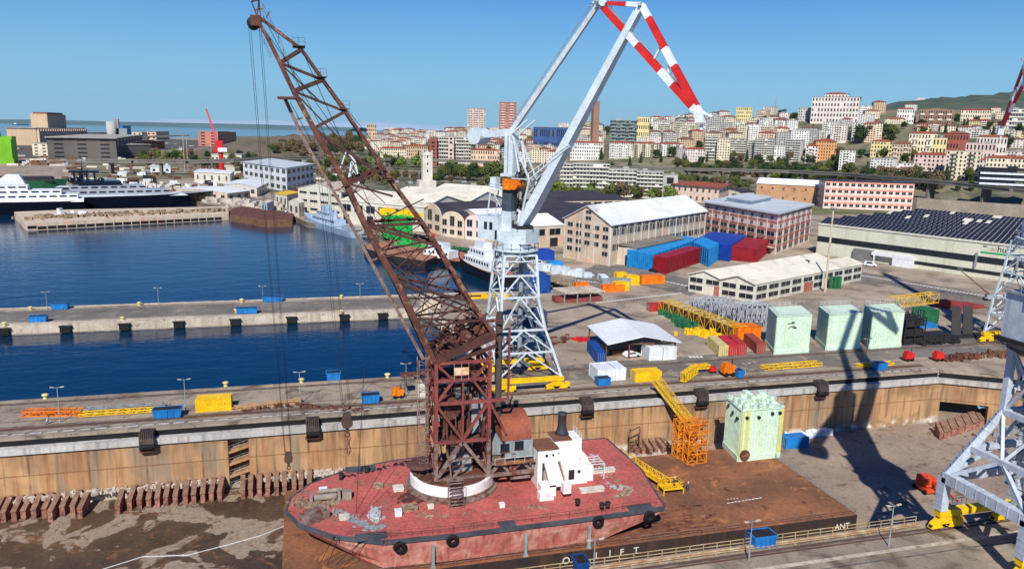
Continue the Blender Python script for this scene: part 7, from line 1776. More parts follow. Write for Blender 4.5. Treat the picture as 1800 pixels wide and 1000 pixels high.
K(1120,1166,302,346,664,'white',M_flat,'flat','right half of the white terraced block with long balconies',rows=7,style='strip')
K(1166,1192,308,348,658,'grey',M_flat,'flat','blank grey gable beside the white terraced block',rows=2,cols_=1,style='none')
K(1003,1060,249,285,1010,'white',M_tiled,'hip','white five-storey block with red roof right of the crane jib',rows=5)
K(1072,1112,249,286,1000,'white',M_tiled,'hip','white block with red roof, leftmost of the long row above the terraces',rows=6,style='balc')
K(1112,1155,250,288,1000,'cream',M_tiled,'hip','cream block with green balconies in the long red-roofed row',rows=6,style='balc',accent=M_shut)
K(1155,1200,251,290,995,'white',M_tiled,'hip','white block at the right end of the long red-roofed row',rows=6,style='balc',accent=M_shut)
K(1073,1120,212,248,1250,mat('green_scaffold_net',(98,124,116),(116,130,124),.1,.9),M_flat,'flat','dark green scaffolded block above the red-roofed row',rows=9,style='strip',accent=M_grey)
K(1120,1142,206,230,1300,'yellow',M_flat,'flat','pale yellow house right of the scaffolded block',rows=4)
K(938,1000,224,240,1300,mat('blue_netting',(60,90,140),(46,70,116),.1,.8),M_flat,'flat','low block wrapped in dark blue netting left of the big jib',rows=2,style='none')
K(1436,1471,245,282,860,'orange',M_tiled,'hip','bright orange six-storey house with red hip roof in the middle of the hillside',rows=6,rot=12,dep=18)
K(1418,1438,254,284,850,'blush',M_tiled,'hip','pinkish white balcony house left of the orange one',rows=5,style='balc')
K(1316,1328,248,290,900,'white',M_flat,'flat','slim white stepped tower, left of the three white ones',rows=9,style='strip')
K(1328,1362,244,296,880,'white',M_flat,'flat','tall white tower with wide balconies, middle of the three white ones',rows=10,style='strip')
K(1362,1380,256,288,870,'white',M_flat,'flat','white block right of the tall white tower with wide balconies',rows=7)
K(1262,1284,243,290,905,'cream',M_flat,'flat','cream tower with a red stripe left of the white towers',rows=9)
K(1284,1312,244,286,910,'grey',M_flat,'flat','grey tower with rows of small windows left of the white towers',rows=9,style='strip')
K(1240,1262,240,288,930,'white',M_flat,'flat','white block at the left of the striped cream tower',rows=8,style='strip')
K(1205,1240,260,300,905,'blush',M_tiled,'hip','pale house with red roof near the yellow villa',rows=5)
K(1443,1500,230,262,1000,'white',M_flat,'flat','long white block with shaded balconies above the orange house',rows=6,style='balc')
K(1500,1520,216,270,980,'white',M_flat,'flat','tall white slab with dotted windows left of the tan houses',rows=10,style='balc')
K(1520,1540,215,262,975,'peach',M_tiled,'hip','peach house with red roof beside the tall white slab',rows=8)
K(1538,1552,214,262,980,'cream',M_tiled,'hip','narrow cream house beside the peach one',rows=8)
K(1612,1666,269,312,760,'pink',M_tiled,'hip','long pink house with many dark windows and brown roof above the viaduct',rows=5,cols_=8)
K(1668,1722,266,320,740,'cream',M_flat,'flat','tall sand-cream block with green balcony stack above the viaduct',rows=7,cols_=8,style='balc',accent=M_shut)
K(1724,1742,278,310,745,'blush',M_tiled,'hip','narrow white and pink house right of the sand-cream block',rows=5)
K(1740,1812,275,318,730,'cream',M_tiled,'hip','long cream house with red roof at the right edge above the viaduct',rows=5,cols_=12)
K(1602,1646,232,268,860,'cream',M_tiled,'hip','large cream villa with red roof and terraces',rows=4,style='balc')
K(1642,1664,243,262,830,'yellow',M_flat,'flat','small bright yellow house below the red villa',rows=3)
K(1664,1702,232,258,870,'red',M_tiledk,'hip','red villa with brown roof on the right hillside',rows=3)
K(1722,1768,238,268,850,'blush',M_tiled,'hip','pale pink villa with red roof on the right hillside',rows=3)
K(1702,1748,252,275,800,'pink',M_flat,'flat','low salmon pink house between the villas',rows=3)
K(1570,1602,250,285,840,'tan',M_tiledk,'hip','tan balcony house left of the large cream villa',rows=4,style='balc')
K(1534,1568,246,275,870,'yellow',M_tiled,'hip','pale yellow house below the trees on the right hillside',rows=4)
K(1620,1675,191,208,1250,'brown',M_tiledk,'gable','brown chalet-like house near the ridge',rows=3,style='balc')
K(1694,1740,192,205,1300,'cream',M_tiled,'hip','cream long house near the ridge at the right',rows=3)
K(1580,1607,190,208,1280,'white',M_tiled,'hip','white house with red roof near the ridge',rows=3)
K(1558,1590,207,224,1150,'cream',M_tiled,'hip','cream house with brown roof below the ridge wood',rows=3)
K(1295,1322,189,204,1450,'yellow',M_flat,'flat','yellow block on the skyline right of the crane hook',rows=4)
K(1405,1430,190,215,1400,'grey',M_flat,'flat','grey skyline block left of the huge pale pink one',rows=5)
K(1190,1206,262,298,930,'grey',M_flat,'flat','slim grey block behind the pale house',rows=7)
K(1776,1812,192,216,1150,'white',M_flat,'flat','white terraced house at the right edge beside the hanging fly jib',rows=5,style='strip')
K(645,662,219,240,1500,'tan',M_flat,'flat','tan skyline block at the left end of the city',rows=6)
# stone tower (tall) behind the jib
b=atD(1045,1250); zg=hillz(b); t=thing('stone_tower','tall square brownish stone tower with pointed base behind the big grey jib','tower',V(b.x,b.y,zg)); mb=MB(); zt=pd(1045,178,1250).z; mb.obox(V(b.x,b.y,zg-5),(5,0,0),(0,5,0),(0,0,zt-zg+5)); mb.build('shaft',WC['brown'],t); mb=MB(); mb.obox(V(b.x,b.y,zg-5),(14,0,0),(0,8,0),(0,0,22)); mb.build('church_body',WC['tan'],t)
# church on the ridge
b=pd(1618,176,5150); t=thing('ridge_temple','tiny pale domed temple standing on the far wooded ridge','temple',b); mb=MB(); mb.hexa([V(b.x+dx*60*k,b.y+dy*20*k,b.z+zz) for zz,k in ((-30,1),(14,.35)) for dx,dy in ((-1,-1),(1,-1),(1,1),(-1,1))]); mb.build('body',WC['grey'],t)
# aerial mast
b=atD(1359,1400); mb=MB(); zz=hillz(b); mb.beam(V(b.x,b.y,zz),V(b.x,b.y,pd(1359,172,1400).z),1.6,1.6,.4,.4); mb.beam(V(b.x-3,b.y,pd(1359,186,1400).z),V(b.x+3,b.y,pd(1359,186,1400).z),.6); one('radio_mast',mb,M_grey,'thin radio mast on the skyline between roofs','mast')
# filler houses, in rows up the hill
random.seed(77)
rowdef=[(.045,1),(.17,3),(.32,5),(.49,7),(.68,9),(.9,11),(.105,2),(.24,4),(.4,6),(.58,8),(.79,10)]
ordw=['first','second','third','fourth','fifth','sixth','seventh','eighth','ninth','tenth']
def ordn(i):
    if i<10: return ordw[i]
    s_={1:'st',2:'nd',3:'rd'}.get((i+1)%10 if (i+1)%100 not in(11,12,13) else 0,'th'); return '%d%s'%(i+1,s_)
HP=[]; nh=0
for tt,ri in rowdef:
    px=632+random.uniform(0,12) if tt>.3 else 660; i=0
    while px<1795 and nh<232:
        a=interp(px,D0); b=interp(px,D1); D=a+(b-a)*tt*random.uniform(.97,1.03)+18
        right=px>1540
        wpx=random.uniform(22,36)*1000/D*(.85 if right else 1.0); 
        p=atD(px+wpx/2,D); zg=hillz(p); Hh=random.uniform(9,14) if right else (random.uniform(20,32) if px>1180 and tt<.6 else random.uniform(13,22))
        if px<900: Hh=random.uniform(9,17)
        # row on the picture of top and base
        def row(z): x_=p.x*math.cos(YAW)-p.y*math.sin(YAW); y_=fdist(p); zz=z-H; cp,sp=math.cos(PITCH),math.sin(PITCH); dd=y_*cp-zz*sp; v=(y_*sp+zz*cp)/dd; u=x_/dd; return 500-(-u*math.sin(ROLL)+v*math.cos(ROLL))*F
        yt=row(zg+Hh); yb=row(zg); ok=True
        for (k0,k1,ky0,ky1) in KEY:
            ov=min(px+wpx,k1)-max(px,k0)
            if ov>.3*wpx and yt>ky0-3 and yt<ky1+2: ok=False;break
            if ov>.1*wpx and yt>ky0-2 and yt<ky0+12: ok=False;break
        dens=.86 if right else .97
        if px<760 and tt<.45: dens=.75
        if random.random()>dens: ok=False
        if ok:
            col=random.choice(['white','white','white','cream','cream','tan','peach','yellow2','blush','grey','grey','blush'] if not right else ['cream','cream','yellow','pink','white','peach','blush','white']) if px>640 else 'cream'
            tiled=random.random()<(.85 if right else .42); rm=(M_tiled if random.random()<.6 else M_tiledk) if tiled else M_flat; rf='hip' if tiled else 'flat'
            st=random.choice(['win','balc','balc','strip']) if not tiled else random.choice(['win','win','balc'])
            nfl=max(2,round(Hh/3.1)); fls={2:'two',3:'three',4:'four',5:'five',6:'six',7:'seven',8:'eight'}.get(nfl,'tall')
            col=col.replace('yellow2','cream'); lab='%s %s-storey %s, %s roof, %s from the left in hillside row %s'%(col,fls,'house' if right or nfl<4 else 'block','tiled' if tiled else 'flat',ordn(i),('one','two','three','four','five','six','seven','eight','nine','ten','eleven')[ri-1])
            hb(px,px+wpx,yt,D,WC[col.replace('yellow2','cream')],rm,rf,rows=nfl,dep=random.uniform(11,17),rot=random.uniform(-24,24),style=st,label=lab,name='house' if right or nfl<4 else 'apartment_block',cat='house' if right or nfl<4 else 'apartment block',grp='hillside houses')
            i+=1; nh+=1
        px+=wpx*random.uniform(1.0,1.12)
print('houses',nh)
# ---------------- viaduct ----------------
def viaduct(pts,D_,label,th=2.2,wd=14,pier=1,m=None):
    """pts: (px,py,D) of the deck top"""
    P=[pd(a,b,c) for a,b,c in pts]; t=thing('viaduct',label,'viaduct',V(P[0].x,P[0].y,0)); mb=MB(); rl=MB()
    for a,b in zip(P[:-1],P[1:]):
        n_=V(-(b-a).y,(b-a).x,0).normalized()*wd
        mb.hexa([a-Up*th,b-Up*th,b+n_-Up*th,a+n_-Up*th,a,b,b+n_,a+n_]); 
        mb.hexa([a,b,b+n_*.03,a+n_*.03,a+Up*1.1,b+Up*1.1,b+n_*.03+Up*1.1,a+n_*.03+Up*1.1]); mb.hexa([a+n_,b+n_,b+n_*1.03,a+n_*1.03,a+n_+Up*1.1,b+n_+Up*1.1,b+n_*1.03+Up*1.1,a+n_*1.03+Up*1.1])
    mb.build('deck',m or M_via,t)
    for a,b in zip(P[:-1],P[1:]):
        L=(b-a).length; k=max(1,int(L/38))
        if not pier: continue
        for i in range(k):
            p=a.lerp(b,(i+.5)/k); n_=V(-(b-a).y,(b-a).x,0).normalized(); 
            if p.z<6: continue
            pm=MB(); pm.obox(V(p.x,p.y,-1)+n_*wd*.5,(b-a).normalized()*1.2,n_*wd*.3,(0,0,p.z-th+1)); pm.build('pier',M_via,t)
    return P
M_via=mat('viaduct_concrete',(124,120,112),(104,100,94),.05,.9,streak=(84,80,76),streak_amt=.5,streak_scale=.3)
PV=viaduct([(1900,346,600),(1800,333,640),(1700,322,700),(1600,314,760),(1500,306,840),(1400,301,910),(1300,298,960),(1180,296,1000),(1000,290,1040),(880,285,1080),(780,281,1100),(660,279,1120),(560,276,1140),(500,277,1160)],0,'long grey concrete road viaduct curving below the hillside houses')
viaduct([(560,276,950),(470,277,900),(400,281,860),(330,283,840),(240,282,830),(160,281,830)],0,'grey elevated road on piers crossing behind the red crane',2.6,12)
viaduct([(330,238,1700),(260,240,1650),(180,244,1600)],0,'short dark elevated road before the sea at the left',2,14,0)
# retaining wall and freight wagons under viaduct at right
a=g(1610,368);b=g(1812,384); mb=MB(); n_=V(0,8,0); mb.hexa([a,b,b+n_,a+n_,a+Up*9,b+Up*9,b+n_+Up*9,a+n_+Up*9]); one('retaining_wall',mb,mat('old_stone_wall',(160,150,134),(136,128,114),.1,.95,fine=.3),'long pale stone retaining wall under the viaduct at the right','wall')
for k,(px,lab) in enumerate(((1655,'left dark red freight wagon under the viaduct'),(1708,'right dark red freight wagon under the viaduct'))):
    b=g(px,369+k*5); b=b+V(0,-6,0); mb=MB(); t=thing('freight_wagon',lab,'wagon',b); e=V(.76,-.65,0); mb.obox(b+Up*1,e*10,V(.65,.76,0)*1.4,(0,0,3)); mb.build('body',M_dr,t)
    for q in (-7,-5,5,7): mb=MB(); mb.tube(b+e*q+V(-.6,-.7,.5),b+e*q+V(.6,.7,.5),.5,8); mb.build('wheel',M_dark,t)
# dark modern building at right edge
hb(1730,1812,298,665,mat('black_cladding',(44,48,56)),M_dark,'flat',rows=3,cols_=6,style='strip',dep=30,label='low dark modern building with pale floor bands right above the viaduct',name='modern_building',zb=18,accent=M_white)
# ---------------- trees ----------------
def leafmat(n,c,c2): return mat(n,c,c2,.35,.95,fine=.35)
LM=[leafmat('leaf_dark',(44,62,36),(58,76,40)),leafmat('leaf_olive',(98,104,54),(78,88,44)),leafmat('leaf_light',(122,136,62),(96,114,52)),leafmat('leaf_brown',(118,100,74),(96,84,62))]
def crown(kind,seed,lm):
    random.seed(seed); mb=MB(); lobes=[]
    if kind=='round':
        for i in range(11): a=random.uniform(0,6.28); r=random.uniform(.15,.75); lobes.append((V(math.cos(a)*r,math.sin(a)*r,random.uniform(.75,1.75)),random.uniform(.28,.5)))
        lobes.append((V(0,0,1.4),.6))
    elif kind=='cone':
        for i in range(12): z=.35+i*.17; lobes.append((V(random.uniform(-.06,.06),random.uniform(-.06,.06),z),.42*(1-i/13)+.08))
    else:
        for i in range(9): a=random.uniform(0,6.28); r=random.uniform(.2,.95); lobes.append((V(math.cos(a)*r,math.sin(a)*r,random.uniform(.7,1.1)),random.uniform(.22,.34)))
    for c,r in lobes:
        n=int(260*r+30)
        for i in range(n):
            dd=V(random.gauss(0,1),random.gauss(0,1),random.gauss(0,1)).normalized(); rr=r*random.uniform(.55,1.12); p=c+dd*rr; s_=random.uniform(.045,.10); a=V(random.uniform(-1,1),random.uniform(-1,1),random.uniform(-1,1)).normalized(); b=dd.cross(a).normalized(); a=(a+dd*.2).normalized()
            mb.face([p-a*s_-b*s_*.6,p+a*s_-b*s_*.5,p+a*s_*.8+b*s_,p-a*s_*.7+b*s_*.7])
    return mb
protos={}
def tree(kind,mi,p,size,label,grp,sx=1.0):
    key=(kind,mi,random.randint(0,1))
    if key not in protos:
        st=random.getstate(); t=thing('tree' if kind!='cone' else 'conifer',label,'tree',V(0,0,0),grp); mb=crown(kind,hash(kind)%50 if 0 else (len(protos)*7+3),LM[mi]); mb.build('crown',LM[mi],t)
        tm=MB(); tm.tube((0,0,-.4),(0,0,.9),.07,7,.035)
        for a in range(4): tm.tube((0,0,.55+.08*a),(math.cos(a*1.6)*.45,math.sin(a*1.6)*.45,1.15+.1*a),.03,5,.012)
        tm.build('trunk',M_wood,t); t.location=p; t.scale=(size*sx,size*sx,size); t.rotation_euler=(0,0,0); protos[key]=t; random.setstate(st); return t
    r=dup(protos[key],p,random.uniform(0,6.28),label,grp,scale=(size*sx,size*sx,size)); return r
cnt={}
def treerow(where,pts,n,D,kinds,size,jit=8,yj=3,z=None,lab='tree'):
    for i in range(n):
        t=(i+random.uniform(.2,.8))/n*(len(pts)-1); k=min(int(t),len(pts)-2); px=pts[k][0]+(pts[k+1][0]-pts[k][0])*(t-k); py=pts[k][1]+(pts[k+1][1]-pts[k][1])*(t-k)
        px+=random.uniform(-jit,jit)*.3; Dd=(D if not callable(D) else D(px))*random.uniform(.98,1.02); p=atD(px,Dd); p.z=hillz(p) if z is None else z
        kind,mi=random.choice(kinds); s_=size*random.uniform(.75,1.2)/2.0
        if kind=='cone': s_*=.9
        nm={0:'dark green',1:'olive',2:'light green',3:'bare brownish'}[mi]
        tree(kind,mi,p,s_,'%s %s, %s from the left %s'%(nm,'conifer' if kind=='cone' else 'tree',ordn(i),where),'trees '+where,1.0 if kind!='cone' else .8)
random.seed(99)
treerow('in the row before the white balcony blocks',[(950,0),(1190,0)],15,lambda px:648,[('round',1),('round',1),('round',2),('round',3)],12,z=0)
treerow('in the belt beyond the old white tower',[(770,0),(880,0)],9,lambda px:850,[('round',0),('round',1),('round',1)],18,z=0)
treerow('below the viaduct left of the old tower',[(560,0),(740,0)],9,1060,[('round',0),('round',1),('round',2)],16)
treerow('along the viaduct at the city foot',[(790,0),(880,0)],6,1010,[('round',2),('round',0)],13)
treerow('under the white towers by the viaduct',[(1360,0),(1520,0)],24,lambda px:interp(px,D0)+20,[('round',0),('round',1),('round',0),('round',2)],15)
treerow('above the viaduct at the right',[(1490,0),(1670,0)],24,lambda px:interp(px,D0)+30,[('round',1),('round',3),('round',0),('round',3)],16)
treerow('on verge ground before the viaduct',[(560,0),(980,0)],26,lambda px:random.uniform(720,860),[('round',1),('round',0),('round',3)],11,z=0)
treerow('behind the orange tiled workshop',[(1180,0),(1330,0)],13,lambda px:interp(px,D0)-190,[('round',1),('round',0),('round',3)],12,z=0)
treerow('on the slope beside the orange house',[(1470,0),(1500,0)],4,lambda px:interp(px,D0)+80,[('round',0),('cone',0)],18)
treerow('in the wood near the ridge',[(1508,0),(1570,0)],9,1150,[('round',0),('round',0),('round',1)],22)
treerow('between the villas on the right hillside',[(1560,0),(1795,0)],30,lambda px:760+(px%8)*35,[('round',0),('cone',0),('round',1)],13)
treerow('among the upper villas at the right',[(1560,0),(1795,0)],24,lambda px:1060+(px%5)*50,[('round',0),('cone',0)],15)
treerow('on the skyline left of the hanging hook',[(1060,0),(1210,0)],12,lambda px:1480,[('cone',0),('round',0),('round',0)],17)
treerow('on the skyline left of the big pink block',[(1330,0),(1420,0)],6,lambda px:1420,[('round',0)],15)
treerow('among the blocks in the city middle',[(650,0),(1000,0)],26,lambda px:1150+(px%7)*40,[('round',0),('round',1),('cone',0)],14)
treerow('among the tall blocks of the right city',[(1050,0),(1440,0)],28,lambda px:960+(px%9)*40,[('round',0),('cone',0)],15)
treerow('on the brown bank left of the city',[(465,0),(640,0)],40,lambda px:random.uniform(1280,1720),[('round',3),('round',3),('round',1),('round',0)],20)
treerow('along the railway land left of the jib',[(240,0),(640,0)],60,lambda px:random.uniform(820,1300),[('round',3),('round',1),('round',2),('round',0)],13,z=0)
treerow('in front of the factory under the viaduct',[(1020,0),(1060,0)],1,720,[('round',0)],12,z=0)
# scattered railway yard scrub, tracks and sidings at the left
random.seed(15)
treerow('in the belt behind the viaduct parapet',[(1190,0),(1560,0)],40,lambda px:interp(px,D0)+26,[('round',0),('round',1),('round',3),('round',0)],13)
treerow('between the lower blocks of the right city',[(1200,0),(1560,0)],30,lambda px:interp(px,D0)+60+(px%6)*22,[('round',0),('round',1),('cone',0),('round',3)],13)
def litter(px0,px1,y0,y1,n,cols,lab,nm,smin,smax,hmin,hmax):
    for ci,(cn,m) in enumerate(cols):
        mb=MB()
        for i in range(n):
            p=g(random.uniform(px0,px1),random.uniform(y0,y1)); a=random.uniform(-.5,.5); L=random.uniform(smin,smax); w_=random.uniform(smin*.4,smax*.35); mb.obox(p,(L*math.cos(a),L*math.sin(a),0),(-w_*math.sin(a),w_*math.cos(a),0),(0,0,random.uniform(hmin,hmax)))
        one(nm,mb,m,lab%cn,'goods',kind='stuff')
litter(110,620,252,318,90,(('rusty',M_rust),('pale',M_offw),('grey',M_grey),('brown',M_wood)),'many small %s goods, wagons and heaps over the railway land','railway_goods',2,7,1.2,3.4)
litter(200,560,306,345,30,(('white',M_white),('rusty',M_rust),('dark',M_dark)),'small %s huts and boats in the far boatyard','boatyard_goods',1.5,4,1.5,4)
litter(640,900,286,330,14,(('pale',M_offw),('grey',M_grey)),'%s parked vehicles and sheds below the viaduct','yard_goods',1.5,3.5,1.5,2.5)
litter(1170,1430,372,392,10,(('pale',M_offw),('grey',M_grey)),'%s low sheds and cars behind the five-storey block','yard_goods',1.5,3.5,1.5,2.8)
litter(0,110,262,292,20,(('pale',M_offw),('brown',M_wood)),'%s low stacks on the terminal beside the green tower','terminal_goods',3,9,1,3)
# fields of dry grass and dark tracks as ground patches
mb=MB(); sheet(mb,[g(100,262),g(640,268),g(700,300),g(560,310),g(150,318)],.003); struct('railway_land',mb,mat('dry_grass',(146,134,112),(118,108,90),.03,.95,spot=(92,92,66),spot_scale=.02,spot_th=.52,fine=.3))
mb=MB(); sheet(mb,[g(-60,248),g(230,243),g(470,250),g(330,262),g(100,275),g(-60,285)],.002); struct('terminal_ground',mb,mat('terminal_dark',(96,92,86),(80,78,74),.01,.9))
mb=MB(); sheet(mb,[g(520,300),g(760,296),g(930,330),g(1200,356),g(1430,378),g(1700,372),g(1850,400),g(1850,340),g(1300,320),g(600,280)],.002); struct('verge',mb,mat('verge_green',(112,112,76),(132,124,100),.05,.95,spot=(90,96,54),spot_scale=.05,spot_th=.5))
# ---------------- silos and terminal buildings ----------------
def tb(pxB,pxC,topy,dep,m,rm,label,rows=3,nR=8,nL=3,roof='flat',name='terminal_building',cat='building',ws=.4,wh=.4,rh=2):
    B_=g(*pxB);C_=g(*pxC);A_=depthpt(B_,C_,dep,1); bk=Blk(A_,B_,C_,hgt(B_,topy)); t=bthing(name,label,cat,bk); mb=MB(); bk.body(mb); mb.m=1
    fl=bk.h/rows
    for k in range(rows):
        for f,n in (('R',nR),('L',nL)):
            for i in range(n): L=1/n; bk.on(mb,f,i*L+L*(1-ws)/2,i*L+L*(1+ws)/2,k*fl+fl*.3,k*fl+fl*(.3+wh),.01,.15)
    mb.build('wall',[m,M_glass],t); mb=MB(); bk.hexa(mb,-.02,1.02,-.01,1.01,bk.h+.01,bk.h+1.2); mb.build('roof',rm,t); return bk,t
bk,t=tb((66,256),(152,252),226,60,WC['tan'],M_flat,'tall tan grain silo with ribbed walls by the sea, left end of the terminal',1,1,1,ws=.01,wh=.01,name='grain_silo',cat='silo')
mb=MB()
for i in range(22): bk.on(mb,'R',(i+.15)/22,(i+.75)/22,0,bk.h*.97,.02,5)
mb.build('silo_ribs',WC['peach'],t)
mb=MB(); bk.hexa(mb,.2,.8,.33,.7,bk.h+1.2,bk.h+38*0+hgt(bk.B,208)-bk.h+bk.h if False else bk.h+32); mb.build('head_house',WC['tan'],t)
mb=MB(); bk.hexa(mb,.25,.75,.36,.67,bk.h+32,bk.h+36); mb.build('head_roof',M_tiledk,t)
tb((100,276),(152,275),254,60,WC['cream'],M_flat,'cream windowed warehouse wing right below the tan silo',4,7,3)
tb((152,275),(206,278),253,60,mat('soot_grey_wall',(104,98,92),(86,82,80),.02,.9),M_flat,'dark grey sooty warehouse joined to the cream wing',4,8,3)
tb((206,280),(252,266),244,90,mat('soot_grey_wall',(0,0,0)),M_flat,'dark grey long warehouse running towards the sea',5,9,3)
b=g(198,255); t=thing('round_silo','pale round concrete silo tower with dark plant beside it','silo',b); hh=hgt(b,214); mb=MB(); mb.tube(b,b+Up*hh,11,20); mb.build('drum',WC['grey'],t,True); mb=MB(); mb.box(b.x+10,b.x+34,b.y,b.y+20,0,hh*.72); mb.box(b.x+6,b.x+16,b.y,b.y+12,0,hh*1.12); mb.build('plant',M_grey,t)
tb((218,254),(232,253),222,30,M_blue,M_blue,'blue clad plant block right of the round silo',1,1,1,ws=.01,wh=.01)
tb((252,262),(272,262),247,50,M_brick,M_flat,'brick red warehouse right of the dark long one',2,4,2); tb((272,262),(290,261),249,50,WC['red'],M_flat,'dark red shed at the end of the warehouse row',1,3,2)
tb((160,252),(200,250),234,30,WC['tan'],M_flat,'low pale customs building behind the warehouses',2,6,2); tb((250,246),(275,245),233,30,WC['cream'],M_flat,'small cream harbour house near the sea',2,4,2); tb((275,246),(298,245),232,30,WC['peach'],M_flat,'small peach harbour house near the sea',2,4,2)
tb((384,258),(404,257),232,50,WC['salmon'],M_flat,'tall pink and red warehouse behind the red crane',5,5,2); tb((404,257),(416,256),233,50,WC['brown'],M_flat,'brown block adjoining the pink warehouse',5,2,2)
tb((520,252),(548,252),241,40,M_offw,M_flat,'long white low building on the brown bank',1,7,2)
tb((478,276),(506,277),263,25,WC['salmon'],M_tiledk,'small dark-roofed brick house before the brown bank',2,5,2)
tb((560,252),(665,250),240,60,WC['cream'],M_tiledk,'low cream station building behind the rusty jib',2,14,2)
tb((372,286),(425,287),272,20,M_offw,M_flat,'white goods shed beside the red crane house',1,8,2)
tb((265,304),(300,304),294,20,M_white,M_cranew,'low white marquee roof behind the dark yacht',1,3,2)
# lime green crane house at left edge
B_=g(-20,290); t=thing('green_crane_house','tall lime green steel machine house at the left edge','machine house',B_); mb=MB(); b=g(-30,288); c=g(25,288); w_=c-b; hh=hgt(c,240); mb.hexa([b,c,c+V(0,16,0),b+V(0,16,0),b+Up*hh,c+Up*hh,c+V(0,16,hh),b+V(0,16,hh)]); mb.hexa([b+Up*hh,b.lerp(c,.55)+Up*hh,b.lerp(c,.55)+V(0,14,hh),b+V(0,14,hh),b+Up*hh*1.28,b.lerp(c,.5)+Up*hh*1.28,b.lerp(c,.5)+V(0,14,hh*1.28),b+V(0,14,hh*1.28)]); mb.build('body',mat('lime_green',(124,190,40),(110,174,34),.05,.6),t)
mb=MB(); p=b.lerp(c,.98)+Up*hh*.2; mb.beam(p+V(0,-.5,0),p+V(0,-.5,hh*.7),.8); mb.build('door_post',M_green,t)
# red tower crane
b=g(390,304); t=thing('tower_crane','red harbour crane with slim raised pink lattice jib at the left','crane',b); s1=fdist(b)/F
mb=MB(); mb.tube(b,b+Up*hgt(b,268),5.0*s1,14,3.6*s1); mb.build('column',M_red,t); zt=hgt(b,268)
mb=MB(); mb.box(b.x-11*s1,b.x+11*s1,b.y-6*s1,b.y+6*s1,zt,zt+8*s1); mb.box(b.x-9*s1,b.x+4*s1,b.y-5*s1,b.y+5*s1,zt+8*s1,zt+20*s1); mb.build('machine_house',M_red,t)
mb=MB(); mb.box(b.x-4*s1,b.x+11*s1,b.y-6.4*s1,b.y-6.1*s1,zt+1*s1,zt+8*s1); mb.build('white_panel',M_white,t)
mb=MB(); tip=pv(362,192,b.y); rt=b+V(-7*s1,0,zt+18*s1); rt2=b+V(-3*s1,0,zt+18*s1); nn_=9
c1=seg(rt,tip,nn_); c2=seg(rt2,tip+V(.5,0,.5),nn_)
mb.beam(rt,tip,.9); mb.beam(rt2,tip+V(.5,0,.5),.9); lattice(mb,c1,c2,nn_,.5); mb.build('jib',mat('pinkish_red',(206,90,96),(190,76,84),.3,.6),t)
# light masts
for px,py,ty,lab in ((325,302,234,'tall grey floodlight mast left of the red crane'),(331,304,238,'second grey floodlight mast left of the red crane'),(373,298,250,'slim mast just left of the red crane column')): mast(px,py,ty,lab,.4)
# pale lattice crane behind the shed roofs
b=g(622,345); t=thing('small_portal_crane','small pale blue lattice crane standing behind the rusty jib','crane',b); hh=hgt(b,268); mb=MB()
for s_ in (-1,1):
    for q in (-1,1): mb.beam(b+V(s_*6,q*4,0),b+V(s_*1.5,q,hh*.8),1.0)
    for k in range(5): mb.beam(b+V(s_*(6-k),-4+.6*k,hh*.16*k),b+V(-s_*(5-k),-4+.6*(k+1),hh*.16*(k+1)),.6)
mb.beam(b+V(1,0,hh*.8),b+V(-5,0,hh*1.05),1.2); mb.beam(b+V(-5,0,hh*1.05),b+V(-12,0,hh*.5),.9); mb.build('lattice',M_cranew,t)
b=g(452,300)
# ---------------- yachts ----------------
M_gry=mat('silver_yacht',(168,172,178),(140,146,154),.05,.25,spec=.6); M_nv=mat('navy_hull',(16,20,34),(12,16,28),.1,.2,spec=.6)
t,st_,e,n_,L=ship('motor_yacht','large white and navy motor yacht with tall swept radar mast, moored at the left edge',g(-190,381,-2.6),g(150,373,-2.6),20,8.0,M_nv,M_white,[(.0,.9,.9,-.6,1.2,M_white,'deck_edge'),(.03,.85,.82,1.2,4.0,M_white,'deckhouse'),(.12,.8,.74,4.0,6.8,M_white,'deckhouse'),(.3,.74,.62,6.8,9.6,M_white,'deckhouse')],cat='yacht',sheer=1,bowrake=7,band=M_white)
mb=MB(); p=pd(18,330,fdist(st_)+4); b=V(p.x,p.y,p.z); mb.hexa([b+V(-14,-2,-1),b+V(11,-2,-1),b+V(11,2,-1),b+V(-14,2,-1),b+V(-1,-1.5,8.5),b+V(6,-1.5,8.5),b+V(6,1.5,8.5),b+V(-1,1.5,8.5)]); mb.build('radar_arch',M_white,t)
t,st_,e,n_,L=ship('motor_yacht','long dark navy and silver superyacht with black domed mast, moored behind the stone wharf',g(352,361,-2.6),g(90,369,-2.6),21,8.5,M_nv,M_gry,[(.02,.9,.86,-.4,.9,M_cranew,'deck_edge'),(.05,.78,.8,.9,4.0,M_gry,'deckhouse'),(.12,.62,.7,4.0,7,M_gry,'deckhouse'),(.18,.46,.6,7,10,M_nv,'deckhouse')],cat='yacht',sheer=1.5,bowrake=9,band=M_gry)
c=pd(147,330,fdist(st_+e*L*.3)); mb=MB(); s1=fdist(c)/F
mb.hexa([c+V(-30*s1,-4,-2*s1),c+V(35*s1,-4,-2*s1),c+V(35*s1,4,-2*s1),c+V(-30*s1,4,-2*s1),c+V(-38*s1,-5,1.5*s1),c+V(44*s1,-5,1.5*s1),c+V(44*s1,5,1.5*s1),c+V(-38*s1,5,1.5*s1)])
mb.obox(c+V(0,0,-22*s1),(22*s1,0,0),(0,4,0),(0,0,21*s1)); mb.beam(c,c+V(0,0,46*s1),3.2*s1,3.2*s1,1*s1,1*s1); mb.box(c.x-16*s1,c.x+26*s1,c.y-2,c.y+2,c.z+1.5*s1,c.z+14*s1)
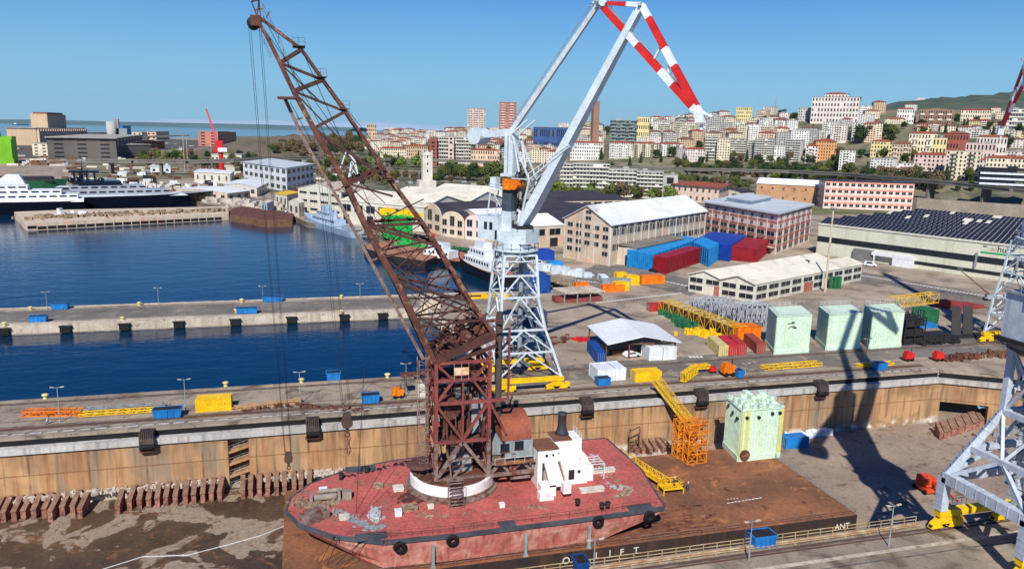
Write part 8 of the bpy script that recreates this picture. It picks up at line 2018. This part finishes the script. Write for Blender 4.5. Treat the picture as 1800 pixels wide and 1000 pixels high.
for q_ in (-12,-3,8,20): mb.box(c.x+(q_-1.6)*s1,c.x+(q_+1.6)*s1,c.y-2,c.y+2,c.z+14*s1,c.z+30*s1)
mb.box(c.x-20*s1,c.x+28*s1,c.y-3,c.y+3,c.z+26*s1,c.z+30*s1); mb.build('mast_deck',M_nv,t)
mb=MB(); mb.box(c.x-40*s1,c.x+46*s1,c.y-5.2,c.y+5.2,c.z+1.5*s1,c.z+2.6*s1); mb.build('mast_rim',M_cranew,t)
for dx in (-18,-8,30): mb=MB(); p=c+V(dx*s1,-2,13*s1); mb.lathe(p+V(0,0,-5*s1),[(1*s1,0),(4.5*s1,2*s1),(5.4*s1,5*s1),(4.5*s1,8*s1),(1.5*s1,10*s1)],14); mb.build('dome',M_nv,t,True)
t,_,_,_,_=ship('workboat','small white and red workboat at the right end of the dark superyacht',g(322,352,-2.6),g(292,350,-2.6),5,1.6,M_red,M_white,[(.4,.7,.6,0,2.5,M_white,'deckhouse')],cat='boat')
t,_,_,_,_=ship('dry_cargo_ship','green-hulled ship laid up behind the white yacht',g(115,338,0),g(-60,340,0),18,9,M_green,M_dark,[(.05,.9,.8,0,3,M_dark,'deckhouse')],cat='ship',z=0)
t,_,_,_,_=ship('distant_ship','tiny white and dark ship far out on the sea at the left',g(52,214,-2.6) if 0 else pd(50,214.6,9000),pd(22,214,9000),24,8,M_dark,M_white,[(.1,.25,.8,0,16,M_white,'deckhouse')],cat='ship')

# thin sea air over everything
mb=MB(); mb.box(-27000,27000,-2000,29500,-16,900)
hm=bpy.data.materials.new('haze'); hm.use_nodes=True; hn=hm.node_tree.nodes; hn.remove(hn['Principled BSDF']); pvv=hn.new('ShaderNodeVolumePrincipled'); pvv.inputs['Color'].default_value=(.86,.93,1,1); pvv.inputs['Density'].default_value=1.0e-5; pvv.inputs['Anisotropy'].default_value=.2
hm.node_tree.links.new(pvv.outputs[0],hn['Material Output'].inputs['Volume'])
hz=mb.build('haze',hm,None); hz['kind']='stuff'; hz['label']='thin pale sea haze over the harbour and city'; hz['category']='haze'
